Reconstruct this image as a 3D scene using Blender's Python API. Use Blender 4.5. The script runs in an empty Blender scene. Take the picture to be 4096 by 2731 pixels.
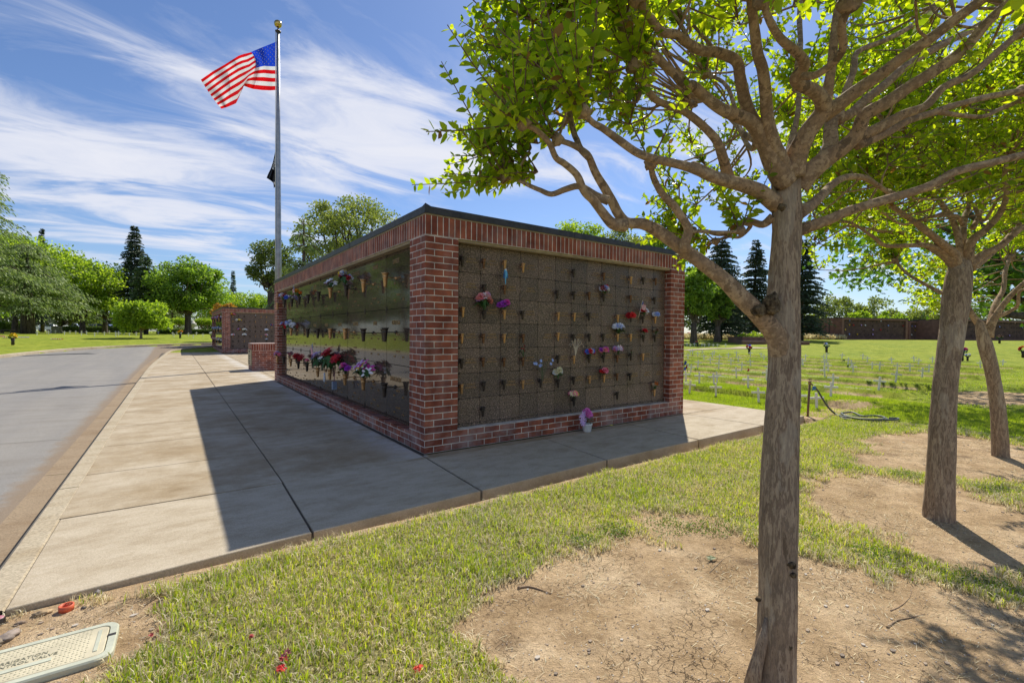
import bpy, bmesh, math, random
import numpy as np
from mathutils import Vector, Matrix, noise as mnoise
R_ = math.radians
rng = np.random.default_rng(7)
random.seed(7)
SC = bpy.context.scene
COL = SC.collection

# ------------------------------------------------------------------ camera
CAM = Vector((-2.0224, -4.2983, 1.2187))
AR = Vector((0.81171582, -0.58400096, 0.0077654))
AU = Vector((0.00414067, 0.01904958, 0.99980997))
AF = Vector((0.58403791, 0.81152942, -0.017881))
FPX = 1872.77
cd = bpy.data.cameras.new('camera'); cam = bpy.data.objects.new('camera', cd); COL.objects.link(cam)
m = Matrix((AR, AU, -AF)).transposed().to_4x4(); m.translation = CAM
cam.matrix_world = m
cd.sensor_width = 36; cd.lens = FPX / 4096 * 36; cd.clip_start = 0.05; cd.clip_end = 3000
SC.camera = cam

# ------------------------------------------------------------------ light and sky
SUN_AZ = math.atan2(1.75, 1.27)          # measured from +Y towards +X
SUN_EL = R_(48.5)
sl = bpy.data.lights.new('sun', 'SUN'); sl.energy = 3.7; sl.angle = R_(0.5); sl.color = (1.0, 0.94, 0.82)
so = bpy.data.objects.new('sun', sl); COL.objects.link(so)
sd = Vector((math.sin(SUN_AZ) * math.cos(SUN_EL), math.cos(SUN_AZ) * math.cos(SUN_EL), math.sin(SUN_EL)))
so.rotation_euler = sd.to_track_quat('Z', 'Y').to_euler(); so.location = (0, 0, 30)
W = bpy.data.worlds.new('World'); SC.world = W; W.use_nodes = True
nt = W.node_tree; N = nt.nodes; L = nt.links; N.clear()
def nd(tree, typ, **kw):
    n = tree.nodes.new(typ)
    for k, v in kw.items():
        if k.startswith('i_'):
            key = k[2:]; key = int(key) if key.isdigit() else key
            n.inputs[key].default_value = v
        else: setattr(n, k, v)
    return n
def mathn(tree, op, a, b=None, clamp=False):
    n = tree.nodes.new('ShaderNodeMath'); n.operation = op; n.use_clamp = clamp
    for i, v in enumerate((a, b)):
        if v is None: continue
        if isinstance(v, (int, float)): n.inputs[i].default_value = v
        else: tree.links.new(v, n.inputs[i])
    return n.outputs[0]
def ramp(tree, fac, stops):
    n = tree.nodes.new('ShaderNodeValToRGB'); cr = n.color_ramp
    while len(cr.elements) > 1: cr.elements.remove(cr.elements[-1])
    cr.elements[0].position = stops[0][0]; cr.elements[0].color = tuple(stops[0][1]) + (1,)
    for p, c in stops[1:]:
        e = cr.elements.new(p); e.color = tuple(c) + (1,)
    tree.links.new(fac, n.inputs[0]); return n.outputs[0]
def mixc(tree, fac, a, b, mode='MIX'):
    n = tree.nodes.new('ShaderNodeMix'); n.data_type = 'RGBA'; n.blend_type = mode
    for s, v in ((n.inputs[0], fac), (n.inputs[6], a), (n.inputs[7], b)):
        if isinstance(v, (int, float)): s.default_value = v
        elif isinstance(v, (tuple, list)): s.default_value = tuple(v) + (1,) if len(v) == 3 else v
        else: tree.links.new(v, s)
    return n.outputs[2]
sky = nd(nt, 'ShaderNodeTexSky', sky_type='NISHITA', sun_disc=False, sun_elevation=SUN_EL, sun_rotation=SUN_AZ,
         altitude=50, air_density=1.0, dust_density=0.4, ozone_density=3.0)
tc = nd(nt, 'ShaderNodeTexCoord')
sep = nd(nt, 'ShaderNodeSeparateXYZ'); L.new(tc.outputs['Generated'], sep.inputs[0])
zc = mathn(nt, 'ADD', mathn(nt, 'MAXIMUM', sep.outputs[2], 0.0), 0.10)
cu = mathn(nt, 'DIVIDE', sep.outputs[0], zc); cv = mathn(nt, 'DIVIDE', sep.outputs[1], zc)
comb = nd(nt, 'ShaderNodeCombineXYZ'); L.new(cu, comb.inputs[0]); L.new(cv, comb.inputs[1])
# high thin cloud streaks, stretched along one wind direction
mp = nd(nt, 'ShaderNodeMapping'); L.new(comb.outputs[0], mp.inputs[0])
mp.inputs['Rotation'].default_value = (0, 0, R_(28)); mp.inputs['Scale'].default_value = (0.55, 1.15, 1); mp.inputs['Location'].default_value = (3.1, 1.7, 0)
n1 = nd(nt, 'ShaderNodeTexNoise', i_Scale=0.8, i_Detail=3.0, i_Roughness=0.5, i_Distortion=0.4); L.new(mp.outputs[0], n1.inputs['Vector'])
n2 = nd(nt, 'ShaderNodeTexNoise', i_Scale=2.5, i_Detail=12.0, i_Roughness=0.62, i_Distortion=0.75); L.new(mp.outputs[0], n2.inputs['Vector'])
# broad banks of cloud, each a soft patch in one direction of the sky
def patch(az_px, y_px, w, h, amt):
    d = (AR * ((az_px - 2048) / FPX) - AU * ((y_px - 1365.5) / FPX) + AF).normalized()
    vn = nd(nt, 'ShaderNodeVectorMath', operation='SUBTRACT'); L.new(tc.outputs['Generated'], vn.inputs[0]); vn.inputs[1].default_value = d
    e1 = d.cross(Vector((0, 0, 1))).normalized(); e2 = e1.cross(d)
    o = []
    for e, s in ((e1, w), (e2, h)):
        dn = nd(nt, 'ShaderNodeVectorMath', operation='DOT_PRODUCT'); L.new(vn.outputs[0], dn.inputs[0]); dn.inputs[1].default_value = e
        q = mathn(nt, 'DIVIDE', dn.outputs['Value'], s); o.append(mathn(nt, 'MULTIPLY', q, q))
    g = mathn(nt, 'POWER', 2.718, mathn(nt, 'MULTIPLY', mathn(nt, 'ADD', o[0], o[1]), -1.0))
    return mathn(nt, 'MULTIPLY', g, amt)
acc = None
for a in ((280, 90, .20, .06, .20), (620, 640, .34, .07, .36), (1480, 450, .20, .08, .62), (350, 880, .5, .09, .38), (1750, 650, .24, .05, .42),
          (2500, 560, .5, .10, .24), (1900, 1050, .5, .05, .14), (820, 330, .14, .05, .22), (3500, 900, .6, .2, .16), (100, 560, .16, .05, .30), (1000, 150, .20, .05, .04)):
    p_ = patch(*a); acc = p_ if acc is None else mathn(nt, 'ADD', acc, p_)
cl = mathn(nt, 'ADD', mathn(nt, 'MULTIPLY', n1.outputs[0], 0.45), mathn(nt, 'SUBTRACT', mathn(nt, 'MULTIPLY', n2.outputs[0], 2.3), 0.95))
cl = mathn(nt, 'ADD', cl, acc)
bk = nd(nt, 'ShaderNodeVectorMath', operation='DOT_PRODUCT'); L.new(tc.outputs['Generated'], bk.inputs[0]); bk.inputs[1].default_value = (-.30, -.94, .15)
cl = mathn(nt, 'ADD', cl, mathn(nt, 'MULTIPLY', mathn(nt, 'MAXIMUM', bk.outputs['Value'], 0.0), 0.42))  # unseen cloud cover added behind the camera to neutralise the fill in shade
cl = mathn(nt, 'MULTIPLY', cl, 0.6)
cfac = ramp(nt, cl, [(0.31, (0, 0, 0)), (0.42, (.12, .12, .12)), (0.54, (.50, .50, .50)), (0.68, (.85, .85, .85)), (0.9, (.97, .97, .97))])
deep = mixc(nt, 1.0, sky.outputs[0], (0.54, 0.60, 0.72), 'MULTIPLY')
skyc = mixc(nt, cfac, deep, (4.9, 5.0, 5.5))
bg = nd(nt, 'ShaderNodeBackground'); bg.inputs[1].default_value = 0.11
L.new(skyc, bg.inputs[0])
wo = nd(nt, 'ShaderNodeOutputWorld'); L.new(bg.outputs[0], wo.inputs[0])
SC.view_settings.view_transform = 'Standard'; SC.view_settings.look = 'None'; SC.view_settings.gamma = 1
SC.view_settings.exposure = 0.62
SC.cycles.max_bounces = 8; SC.cycles.transparent_max_bounces = 8

# ------------------------------------------------------------------ helpers
def ray(x, y): return AR * ((x - 2048) / FPX) - AU * ((y - 1365.5) / FPX) + AF
def at(x, y, d): return CAM + ray(x, y) * d          # a point d metres ahead of the photographer
def sstep(a, b, x):
    t = np.clip((x - a) / (b - a), 0, 1); return t * t * (3 - 2 * t)
def zt(x, y):
    r = np.hypot(np.asarray(x, float) - CAM.x, np.asarray(y, float) - CAM.y)
    return 0.8 * sstep(24, 72, r)
def G(x, y, dz=0.0):                                 # where a photo pixel meets the ground
    d = ray(x, y); t = 0.3
    while t < 300:
        p = CAM + d * t
        if p.z < float(zt(p.x, p.y)) + dz: break
        t *= 1.004
    p = CAM + d * t
    return p
def tag(o, label=None, cat=None, group=None, kind=None):
    if label: o['label'] = label
    if cat: o['category'] = cat
    if group: o['group'] = group
    if kind: o['kind'] = kind
    return o
def empty(name, loc=(0, 0, 0), rz=0.0, **kw):
    o = bpy.data.objects.new(name, None); COL.objects.link(o); o.location = loc; o.rotation_euler = (0, 0, rz)
    o.empty_display_size = .1
    return tag(o, **kw)
class MB:
    def __init__(s): s.v = []; s.f = []; s.m = []; s.sm = []
    def add(s, vs, fs, mi=0, smooth=False):
        b = len(s.v); s.v += [tuple(p) for p in vs]
        for f in fs: s.f.append(tuple(b + i for i in f)); s.m.append(mi); s.sm.append(smooth)
    def box(s, x0, x1, y0, y1, z0, z1, mi=0):
        s.add([(x0, y0, z0), (x1, y0, z0), (x1, y1, z0), (x0, y1, z0), (x0, y0, z1), (x1, y0, z1), (x1, y1, z1), (x0, y1, z1)],
              [(0, 3, 2, 1), (4, 5, 6, 7), (0, 1, 5, 4), (1, 2, 6, 5), (2, 3, 7, 6), (3, 0, 4, 7)], mi)
    def bbox(s, x0, x1, y0, y1, z0, z1, b, mi=0):     # box with bevelled top edges
        s.add([(x0, y0, z0), (x1, y0, z0), (x1, y1, z0), (x0, y1, z0), (x0, y0, z1 - b), (x1, y0, z1 - b), (x1, y1, z1 - b), (x0, y1, z1 - b),
               (x0 + b, y0 + b, z1), (x1 - b, y0 + b, z1), (x1 - b, y1 - b, z1), (x0 + b, y1 - b, z1)],
              [(0, 3, 2, 1), (8, 9, 10, 11), (0, 1, 5, 4), (1, 2, 6, 5), (2, 3, 7, 6), (3, 0, 4, 7), (4, 5, 9, 8), (5, 6, 10, 9), (6, 7, 11, 10), (7, 4, 8, 11)], mi)
    def obox(s, c, a, b, cc, mi=0):                   # oriented box: centre and three half-axis vectors
        c, a, b, cc = map(Vector, (c, a, b, cc)); vs = []
        for k in (-1, 1):
            for p, q in ((-1, -1), (1, -1), (1, 1), (-1, 1)): vs.append(c + a * p + b * q + cc * k)
        s.add(vs, [(0, 3, 2, 1), (4, 5, 6, 7), (0, 1, 5, 4), (1, 2, 6, 5), (2, 3, 7, 6), (3, 0, 4, 7)], mi)
    def tube(s, pts, rad, n=8, mi=0, rough=0.0, cap=True, seed=0.0):
        pts = [Vector(p) for p in pts]
        if isinstance(rad, (int, float)): rad = [rad] * len(pts)
        t = (pts[1] - pts[0]).normalized(); u = t.orthogonal().normalized(); vs = []
        for i, p in enumerate(pts):
            t2 = ((pts[min(i + 1, len(pts) - 1)] - pts[max(i - 1, 0)])).normalized()
            if t2.length == 0: t2 = t
            u = (u - t2 * u.dot(t2)).normalized(); w = t2.cross(u); t = t2
            for k in range(n):
                a = 2 * math.pi * k / n; r = rad[i]
                d = u * math.cos(a) + w * math.sin(a)
                if rough:
                    q = p + d * r
                    r *= 1 + rough * (mnoise.noise(Vector((q.x * 9 + seed, q.y * 9, q.z * 4))) + .45 * mnoise.noise(q * 30))
                vs.append(p + d * r)
        fs = [(i * n + k, i * n + (k + 1) % n, (i + 1) * n + (k + 1) % n, (i + 1) * n + k) for i in range(len(pts) - 1) for k in range(n)]
        if cap: fs += [tuple(range(n))[::-1], tuple((len(pts) - 1) * n + k for k in range(n))]
        s.add(vs, fs, mi, True)
    def lathe(s, prof, n=14, org=(0, 0, 0), mi=0, smooth=True, axis='Z'):
        o = Vector(org); vs = []
        for r, z in prof:
            for k in range(n):
                a = 2 * math.pi * k / n
                q = (r * math.cos(a), r * math.sin(a), z) if axis == 'Z' else (r * math.cos(a), z, r * math.sin(a)) if axis == 'Y' else (z, r * math.cos(a), r * math.sin(a))
                vs.append(o + Vector(q))
        fs = [(i * n + k, i * n + (k + 1) % n, (i + 1) * n + (k + 1) % n, (i + 1) * n + k) for i in range(len(prof) - 1) for k in range(n)]
        if axis == 'Y': fs = [f[::-1] for f in fs]
        s.add(vs, fs, mi, smooth)
    def ico(s, c, r, sub=1, jit=0.0, sc=(1, 1, 1), mi=0, smooth=True):
        bm = bmesh.new(); bmesh.ops.create_icosphere(bm, subdivisions=sub, radius=1)
        c = Vector(c); vs = []
        for v in bm.verts:
            k = r * (1 + jit * mnoise.noise(v.co * 2.3 + c * 3))
            vs.append((c.x + v.co.x * k * sc[0], c.y + v.co.y * k * sc[1], c.z + v.co.z * k * sc[2]))
        s.add(vs, [tuple(v.index for v in f.verts) for f in bm.faces], mi, smooth); bm.free()
    def build(s, name, mats, parent=None, **kw):
        me = bpy.data.meshes.new(name); me.from_pydata(s.v, [], s.f)
        if not isinstance(mats, (list, tuple)): mats = [mats]
        for m_ in mats: me.materials.append(m_)
        me.polygons.foreach_set('material_index', s.m); me.polygons.foreach_set('use_smooth', s.sm)
        me.update(); o = bpy.data.objects.new(name, me); COL.objects.link(o)
        if parent: o.parent = parent
        return tag(o, **kw)
def npmesh(name, V, F, mats, parent=None, mi=None, smooth=False, attr=None, **kw):
    """V (n,3) array, F (m,k) array of equal-sided faces"""
    me = bpy.data.meshes.new(name); V = np.ascontiguousarray(V, np.float32); F = np.ascontiguousarray(F, np.int32)
    m_, k = F.shape
    me.vertices.add(len(V)); me.vertices.foreach_set('co', V.ravel())
    me.loops.add(m_ * k); me.loops.foreach_set('vertex_index', F.ravel())
    me.polygons.add(m_); me.polygons.foreach_set('loop_start', np.arange(0, m_ * k, k, dtype=np.int32))
    try: me.polygons.foreach_set('loop_total', np.full(m_, k, np.int32))
    except Exception: pass
    if not isinstance(mats, (list, tuple)): mats = [mats]
    for q in mats: me.materials.append(q)
    if mi is not None: me.polygons.foreach_set('material_index', np.asarray(mi, np.int32))
    if smooth: me.polygons.foreach_set('use_smooth', np.ones(m_, bool))
    if attr is not None:
        for an, av in attr.items():
            a = me.attributes.new(an, 'FLOAT', 'POINT'); a.data.foreach_set('value', np.asarray(av, np.float32))
    me.update(calc_edges=True); o = bpy.data.objects.new(name, me); COL.objects.link(o)
    if parent: o.parent = parent
    return tag(o, **kw)
def crv(pts, n=6):                                    # Catmull-Rom through points (any tuple length)
    P = [np.array(p, float) for p in pts]; P = [2 * P[0] - P[1]] + P + [2 * P[-1] - P[-2]]; out = []
    for i in range(1, len(P) - 2):
        for k in range(n):
            t = k / n; a, b, c, d = P[i - 1:i + 3]
            out.append(.5 * (2 * b + (c - a) * t + (2 * a - 5 * b + 4 * c - d) * t * t + (3 * b - a - 3 * c + d) * t ** 3))
    out.append(P[-2]); return out
FONT = {}
def text_geo(s_, size, depth=0.0):
    cu_ = bpy.data.curves.new('t', 'FONT'); cu_.body = s_; cu_.size = size; cu_.extrude = depth; cu_.align_x = 'CENTER'; cu_.align_y = 'CENTER'; cu_.resolution_u = 2
    o = bpy.data.objects.new('t', cu_); COL.objects.link(o); dg = bpy.context.evaluated_depsgraph_get(); dg.update()
    me = o.evaluated_get(dg).to_mesh(); vs = [v.co.copy() for v in me.vertices]; fs = [tuple(p.vertices) for p in me.polygons]
    o.evaluated_get(dg).to_mesh_clear(); bpy.data.objects.remove(o); bpy.data.curves.remove(cu_); return vs, fs
def add_text(mb, s_, size, org, ex, ey, depth=0.002, mi=0, sx=1.0):
    vs, fs = text_geo(s_, size, depth); ex = Vector(ex); ey = Vector(ey); ez = ex.cross(ey); org = Vector(org)
    mb.add([org + ex * v.x * sx + ey * v.y + ez * v.z for v in vs], fs, mi)

# ------------------------------------------------------------------ materials
def newmat(name):
    m_ = bpy.data.materials.new(name); m_.use_nodes = True; t = m_.node_tree
    b = t.nodes['Principled BSDF']; return m_, t, b
def spec(b, v):
    b.inputs['Specular IOR Level'].default_value = v
def plain(name, col, rough=0.6, metal=0.0, var=0.0, scale=30, bump=0.0, sp=0.5):
    m_, t, b = newmat(name); b.inputs['Roughness'].default_value = rough; b.inputs['Metallic'].default_value = metal; spec(b, sp)
    b.inputs['Base Color'].default_value = tuple(col) + (1,)
    if var or bump:
        tc_ = nd(t, 'ShaderNodeTexCoord'); nz = nd(t, 'ShaderNodeTexNoise', i_Scale=scale, i_Detail=6.0); t.links.new(tc_.outputs['Object'], nz.inputs['Vector'])
        if var:
            lo = tuple(c * (1 - var) for c in col); hi = tuple(min(1, c * (1 + var)) for c in col)
            t.links.new(ramp(t, nz.outputs[0], [(.3, lo), (.7, hi)]), b.inputs['Base Color'])
        if bump:
            bp = nd(t, 'ShaderNodeBump', i_Strength=bump, i_Distance=0.004); t.links.new(nz.outputs[0], bp.inputs['Height']); t.links.new(bp.outputs[0], b.inputs['Normal'])
    return m_
def brick_mat(name, soldier=False):
    m_, t, b = newmat(name); b.inputs['Roughness'].default_value = .8; spec(b, .3)
    tc_ = nd(t, 'ShaderNodeTexCoord'); sp_ = nd(t, 'ShaderNodeSeparateXYZ'); t.links.new(tc_.outputs['Object'], sp_.inputs[0])
    h = mathn(t, 'ADD', sp_.outputs[0], sp_.outputs[1]); cb = nd(t, 'ShaderNodeCombineXYZ')
    if soldier: t.links.new(sp_.outputs[2], cb.inputs[0]); t.links.new(h, cb.inputs[1])
    else: t.links.new(h, cb.inputs[0]); t.links.new(sp_.outputs[2], cb.inputs[1])
    wob = nd(t, 'ShaderNodeTexNoise', i_Scale=9.0, i_Detail=3.0); t.links.new(tc_.outputs['Object'], wob.inputs['Vector'])
    wv = nd(t, 'ShaderNodeVectorMath', operation='SCALE'); wv.inputs['Scale'].default_value = 0.006
    ws = nd(t, 'ShaderNodeVectorMath', operation='SUBTRACT'); t.links.new(wob.outputs['Color'], ws.inputs[0]); ws.inputs[1].default_value = (.5, .5, .5)
    t.links.new(ws.outputs[0], wv.inputs[0]); wa = nd(t, 'ShaderNodeVectorMath', operation='ADD'); t.links.new(cb.outputs[0], wa.inputs[0]); t.links.new(wv.outputs[0], wa.inputs[1])
    if soldier: of = nd(t, 'ShaderNodeVectorMath', operation='ADD'); t.links.new(wa.outputs[0], of.inputs[0]); of.inputs[1].default_value = (-2.196, 0.0, 0); wa = of
    br = nd(t, 'ShaderNodeTexBrick'); t.links.new(wa.outputs[0], br.inputs['Vector'])
    br.offset = 0.0 if soldier else 0.5; br.inputs['Scale'].default_value = 1
    br.inputs['Brick Width'].default_value = 0.40 if soldier else 0.2032; br.inputs['Row Height'].default_value = 0.0663
    br.inputs['Mortar Size'].default_value = 0.0046; br.inputs['Mortar Smooth'].default_value = 0.15
    br.inputs['Color1'].default_value = (.22, .058, .034, 1); br.inputs['Color2'].default_value = (.38, .125, .070, 1); br.inputs['Bias'].default_value = -.1
    br.inputs['Mortar'].default_value = (.66, .62, .56, 1)
    nz = nd(t, 'ShaderNodeTexNoise', i_Scale=180.0, i_Detail=4.0); t.links.new(tc_.outputs['Object'], nz.inputs['Vector'])
    hb = nd(t, 'ShaderNodeTexNoise', i_Scale=7.0, i_Detail=3.0); t.links.new(tc_.outputs['Object'], hb.inputs['Vector'])
    tone = mixc(t, .8, br.outputs[0], ramp(t, hb.outputs[0], [(.35, (.62, .58, .60)), (.65, (1.3, 1.25, 1.2))]), 'MULTIPLY')
    c = mixc(t, .55, tone, ramp(t, nz.outputs[0], [(.3, (.62, .6, .58)), (.7, (1.25, 1.25, 1.25))]), 'MULTIPLY')
    # pale lime bloom low on the wall and a few washed patches
    n3 = nd(t, 'ShaderNodeTexNoise', i_Scale=3.2, i_Detail=7.0, i_Roughness=.62); t.links.new(tc_.outputs['Object'], n3.inputs['Vector'])
    low = mathn(t, 'MULTIPLY', mathn(t, 'SUBTRACT', 0.26, sp_.outputs[2], True), 1.6, True)
    st = mathn(t, 'MULTIPLY', ramp(t, n3.outputs[0], [(.45, (0, 0, 0)), (.68, (1, 1, 1))]), mathn(t, 'ADD', low, .22), True)
    c = mixc(t, st, c, (.42, .38, .37)); t.links.new(c, b.inputs['Base Color'])
    hh = mathn(t, 'ADD', mathn(t, 'MULTIPLY', br.outputs['Fac'], -1.0), mathn(t, 'MULTIPLY', nz.outputs[0], .25))
    bp = nd(t, 'ShaderNodeBump', i_Strength=.7, i_Distance=.006); t.links.new(hh, bp.inputs['Height']); t.links.new(bp.outputs[0], b.inputs['Normal'])
    return m_
M_brick = brick_mat('brick running bond'); M_sold = brick_mat('brick soldier course', True)
def granite(name, rough, sp, a=(.020, .014, .011), c_=(.13, .088, .062), bumpy=0.0):
    m_, t, b = newmat(name); tc_ = nd(t, 'ShaderNodeTexCoord'); b.inputs['Roughness'].default_value = rough; spec(b, sp)
    n1_ = nd(t, 'ShaderNodeTexNoise', i_Scale=75.0, i_Detail=4.0, i_Roughness=.7); t.links.new(tc_.outputs['Object'], n1_.inputs['Vector'])
    vo = nd(t, 'ShaderNodeTexVoronoi', i_Scale=130.0); t.links.new(tc_.outputs['Object'], vo.inputs['Vector'])
    n2_ = nd(t, 'ShaderNodeTexNoise', i_Scale=5.0, i_Detail=5.0); t.links.new(tc_.outputs['Object'], n2_.inputs['Vector'])
    base = ramp(t, n1_.outputs[0], [(.36, a), (.52, tuple((p + q) / 2 * .8 for p, q in zip(a, c_))), (.66, c_), (.78, tuple(v * 1.7 for v in c_))])
    base = mixc(t, .5, base, ramp(t, vo.outputs['Color'], [(.2, (.5, .5, .5)), (.8, (1.5, 1.42, 1.35))]), 'MULTIPLY')
    base = mixc(t, .4, base, ramp(t, n2_.outputs[0], [(.3, (.7, .7, .7)), (.7, (1.3, 1.3, 1.3))]), 'MULTIPLY')
    oi = nd(t, 'ShaderNodeObjectInfo'); base = mixc(t, 1.0, base, ramp(t, oi.outputs['Random'], [(0, (.78, .79, .80)), (1, (1.2, 1.18, 1.15))]), 'MULTIPLY')
    t.links.new(base, b.inputs['Base Color'])
    t.links.new(ramp(t, n2_.outputs[0], [(.3, (rough,) * 3), (.75, (rough * 1.8,) * 3)]), b.inputs['Roughness'])
    return m_
M_gran = granite('polished brown granite', .05, .72, (.036, .028, .022), (.20, .145, .11)); M_gran2 = granite('satin brown granite', .30, .35, (.036, .027, .023), (.34, .25, .20))
M_joint = plain('dark joint', (.012, .011, .010), .9)
M_groove = plain('dirty groove', (.10, .08, .06), .95, 0, .3, 40)
M_cop = plain('dark metal coping', (.045, .042, .045), .42, .3, .35, 14)
M_copg = plain('weathered grey coping', (.16, .16, .165), .5, .2, .25, 10)
M_trim = plain('tan sealant trim', (.34, .27, .17), .7, 0, .2, 20)
M_bronze = plain('polished bronze', (.52, .31, .14), .36, .7, .25, 60)
M_mid = plain('worn bronze', (.20, .11, .06), .42, .75, .5, 40)
M_dark = plain('tarnished dark bronze', (.062, .05, .042), .45, .6, .35, 60)
M_letter = plain('bronze lettering', (.42, .27, .14), .4, .6)
def concrete(name, col, var=.12, sc=140, grime=(.55, .48, .38), gs=.35):
    m_, t, b = newmat(name); tc_ = nd(t, 'ShaderNodeTexCoord'); b.inputs['Roughness'].default_value = .88; spec(b, .25)
    f = nd(t, 'ShaderNodeTexNoise', i_Scale=sc, i_Detail=5.0, i_Roughness=.75); t.links.new(tc_.outputs['Object'], f.inputs['Vector'])
    v = nd(t, 'ShaderNodeTexVoronoi', i_Scale=sc * 1.6); t.links.new(tc_.outputs['Object'], v.inputs['Vector'])
    mp2 = nd(t, 'ShaderNodeMapping'); mp2.inputs['Scale'].default_value = (.8, 2.2, 1); t.links.new(tc_.outputs['Object'], mp2.inputs[0]); g = nd(t, 'ShaderNodeTexNoise', i_Scale=1.6, i_Detail=12.0, i_Roughness=.74, i_Distortion=.2); t.links.new(mp2.outputs[0], g.inputs['Vector'])
    c = ramp(t, f.outputs[0], [(.3, tuple(x * (1 - var * 2.2) for x in col)), (.5, col), (.72, tuple(min(1, x * (1 + var)) for x in col))])
    c = mixc(t, .5, c, ramp(t, v.outputs['Color'], [(.1, (.72, .71, .69)), (.9, (1.2, 1.2, 1.2))]), 'MULTIPLY')
    c = mixc(t, mathn(t, 'MULTIPLY', ramp(t, g.outputs[0], [(.45, (0, 0, 0)), (.72, (1, 1, 1))]), gs), c, grime, 'MULTIPLY')
    t.links.new(c, b.inputs['Base Color'])
    bp = nd(t, 'ShaderNodeBump', i_Strength=.35, i_Distance=.003); t.links.new(f.outputs[0], bp.inputs['Height']); t.links.new(bp.outputs[0], b.inputs['Normal'])
    return m_
M_walk = concrete('sidewalk concrete', (.52, .445, .335)); M_kerb = concrete('kerb concrete', (.47, .40, .29), .2, 60, (.6, .5, .36), .7)
M_gut = concrete('gutter concrete', (.31, .235, .155), .2, 90, (.6, .5, .4), .7)
M_asph = concrete('asphalt', (.275, .262, .245), .16, 120, (.78, .74, .70), .8)
M_stone = concrete('flat grave stone', (.36, .33, .30), .15, 60)
M_white = plain('white painted wood', (.80, .76, .74), .6, 0, .06, 40)
M_alu = plain('brushed aluminium', (.30, .31, .33), .42, .8, .2, 8)
M_gold = plain('gold ball', (.60, .42, .13), .22, 1.0)
M_rust = plain('brown steel', (.17, .10, .065), .7, .2, .3, 60)
M_rubber = plain('grey green rubber hose', (.075, .085, .075), .5)
def leafmat(name, c1, c2, tr=.45, rough=.5, trc=None, var=True):
    m_, t, b = newmat(name); ge = nd(t, 'ShaderNodeNewGeometry')
    c = ramp(t, ge.outputs['Random Per Island'], [(0.0, c1), (1.0, c2)])
    tc_ = nd(t, 'ShaderNodeTexCoord'); nz = nd(t, 'ShaderNodeTexNoise', i_Scale=.9, i_Detail=3.0); t.links.new(tc_.outputs['Object'], nz.inputs['Vector'])
    c = mixc(t, .5, c, ramp(t, nz.outputs[0], [(.3, (.7, .75, .8)), (.7, (1.35, 1.22, 1.0))]), 'MULTIPLY')
    t.links.new(c, b.inputs['Base Color']); b.inputs['Roughness'].default_value = rough; spec(b, .35)
    tl = nd(t, 'ShaderNodeBsdfTranslucent'); k = trc or (1.5, 1.6, .55)
    t.links.new(mixc(t, 1.0, c, k, 'MULTIPLY'), tl.inputs[0])
    mx = nd(t, 'ShaderNodeMixShader'); mx.inputs[0].default_value = tr
    t.links.new(b.outputs[0], mx.inputs[1]); t.links.new(tl.outputs[0], mx.inputs[2])
    t.links.new(mx.outputs[0], t.nodes['Material Output'].inputs[0]); return m_
M_myrtle = leafmat('crape myrtle leaf', (.085, .165, .016), (.31, .40, .045), .64, .38, (2.9, 2.6, .35))
M_tipleaf = leafmat('reddish young leaf', (.22, .10, .04), (.30, .17, .05), .4)
M_maple = leafmat('maple leaf', (.04, .09, .02), (.13, .24, .035), .5, .45, (1.8, 1.9, .4))
M_oak = leafmat('oak leaf', (.07, .11, .03), (.19, .24, .07), .35)
M_olive = leafmat('pale oak leaf', (.13, .17, .06), (.30, .34, .12), .45)
M_lime = leafmat('bright leaf', (.13, .22, .03), (.40, .50, .08), .55)
M_mid_leaf = leafmat('mid green leaf', (.08, .16, .03), (.30, .42, .09), .52)
M_conif = leafmat('dark conifer needles', (.035, .065, .04), (.11, .15, .08), .15, .6, (1, 1, .8))
M_conif2 = leafmat('green conifer needles', (.05, .10, .035), (.13, .20, .06), .2, .6, (1.1, 1.2, .7))
M_cedar = leafmat('cedar needles', (.10, .16, .055), (.38, .47, .19), .4, .6, (1.1, 1.2, .7))
M_hedge = leafmat('hedge leaf', (.05, .09, .02), (.15, .22, .04), .3)
M_blade = leafmat('grass blade', (.15, .27, .02), (.58, .62, .12), .45, .5, (1.6, 1.6, .4))
M_blade2 = leafmat('lawn blade', (.18, .28, .025), (.42, .49, .07), .45, .5, (1.6, 1.7, .4))
M_straw = leafmat('dry straw', (.55, .45, .27), (.92, .84, .62), .35, .6, (1, 1, .8))
M_weed = leafmat('low weed leaf', (.08, .15, .03), (.2, .3, .06), .35)
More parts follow.
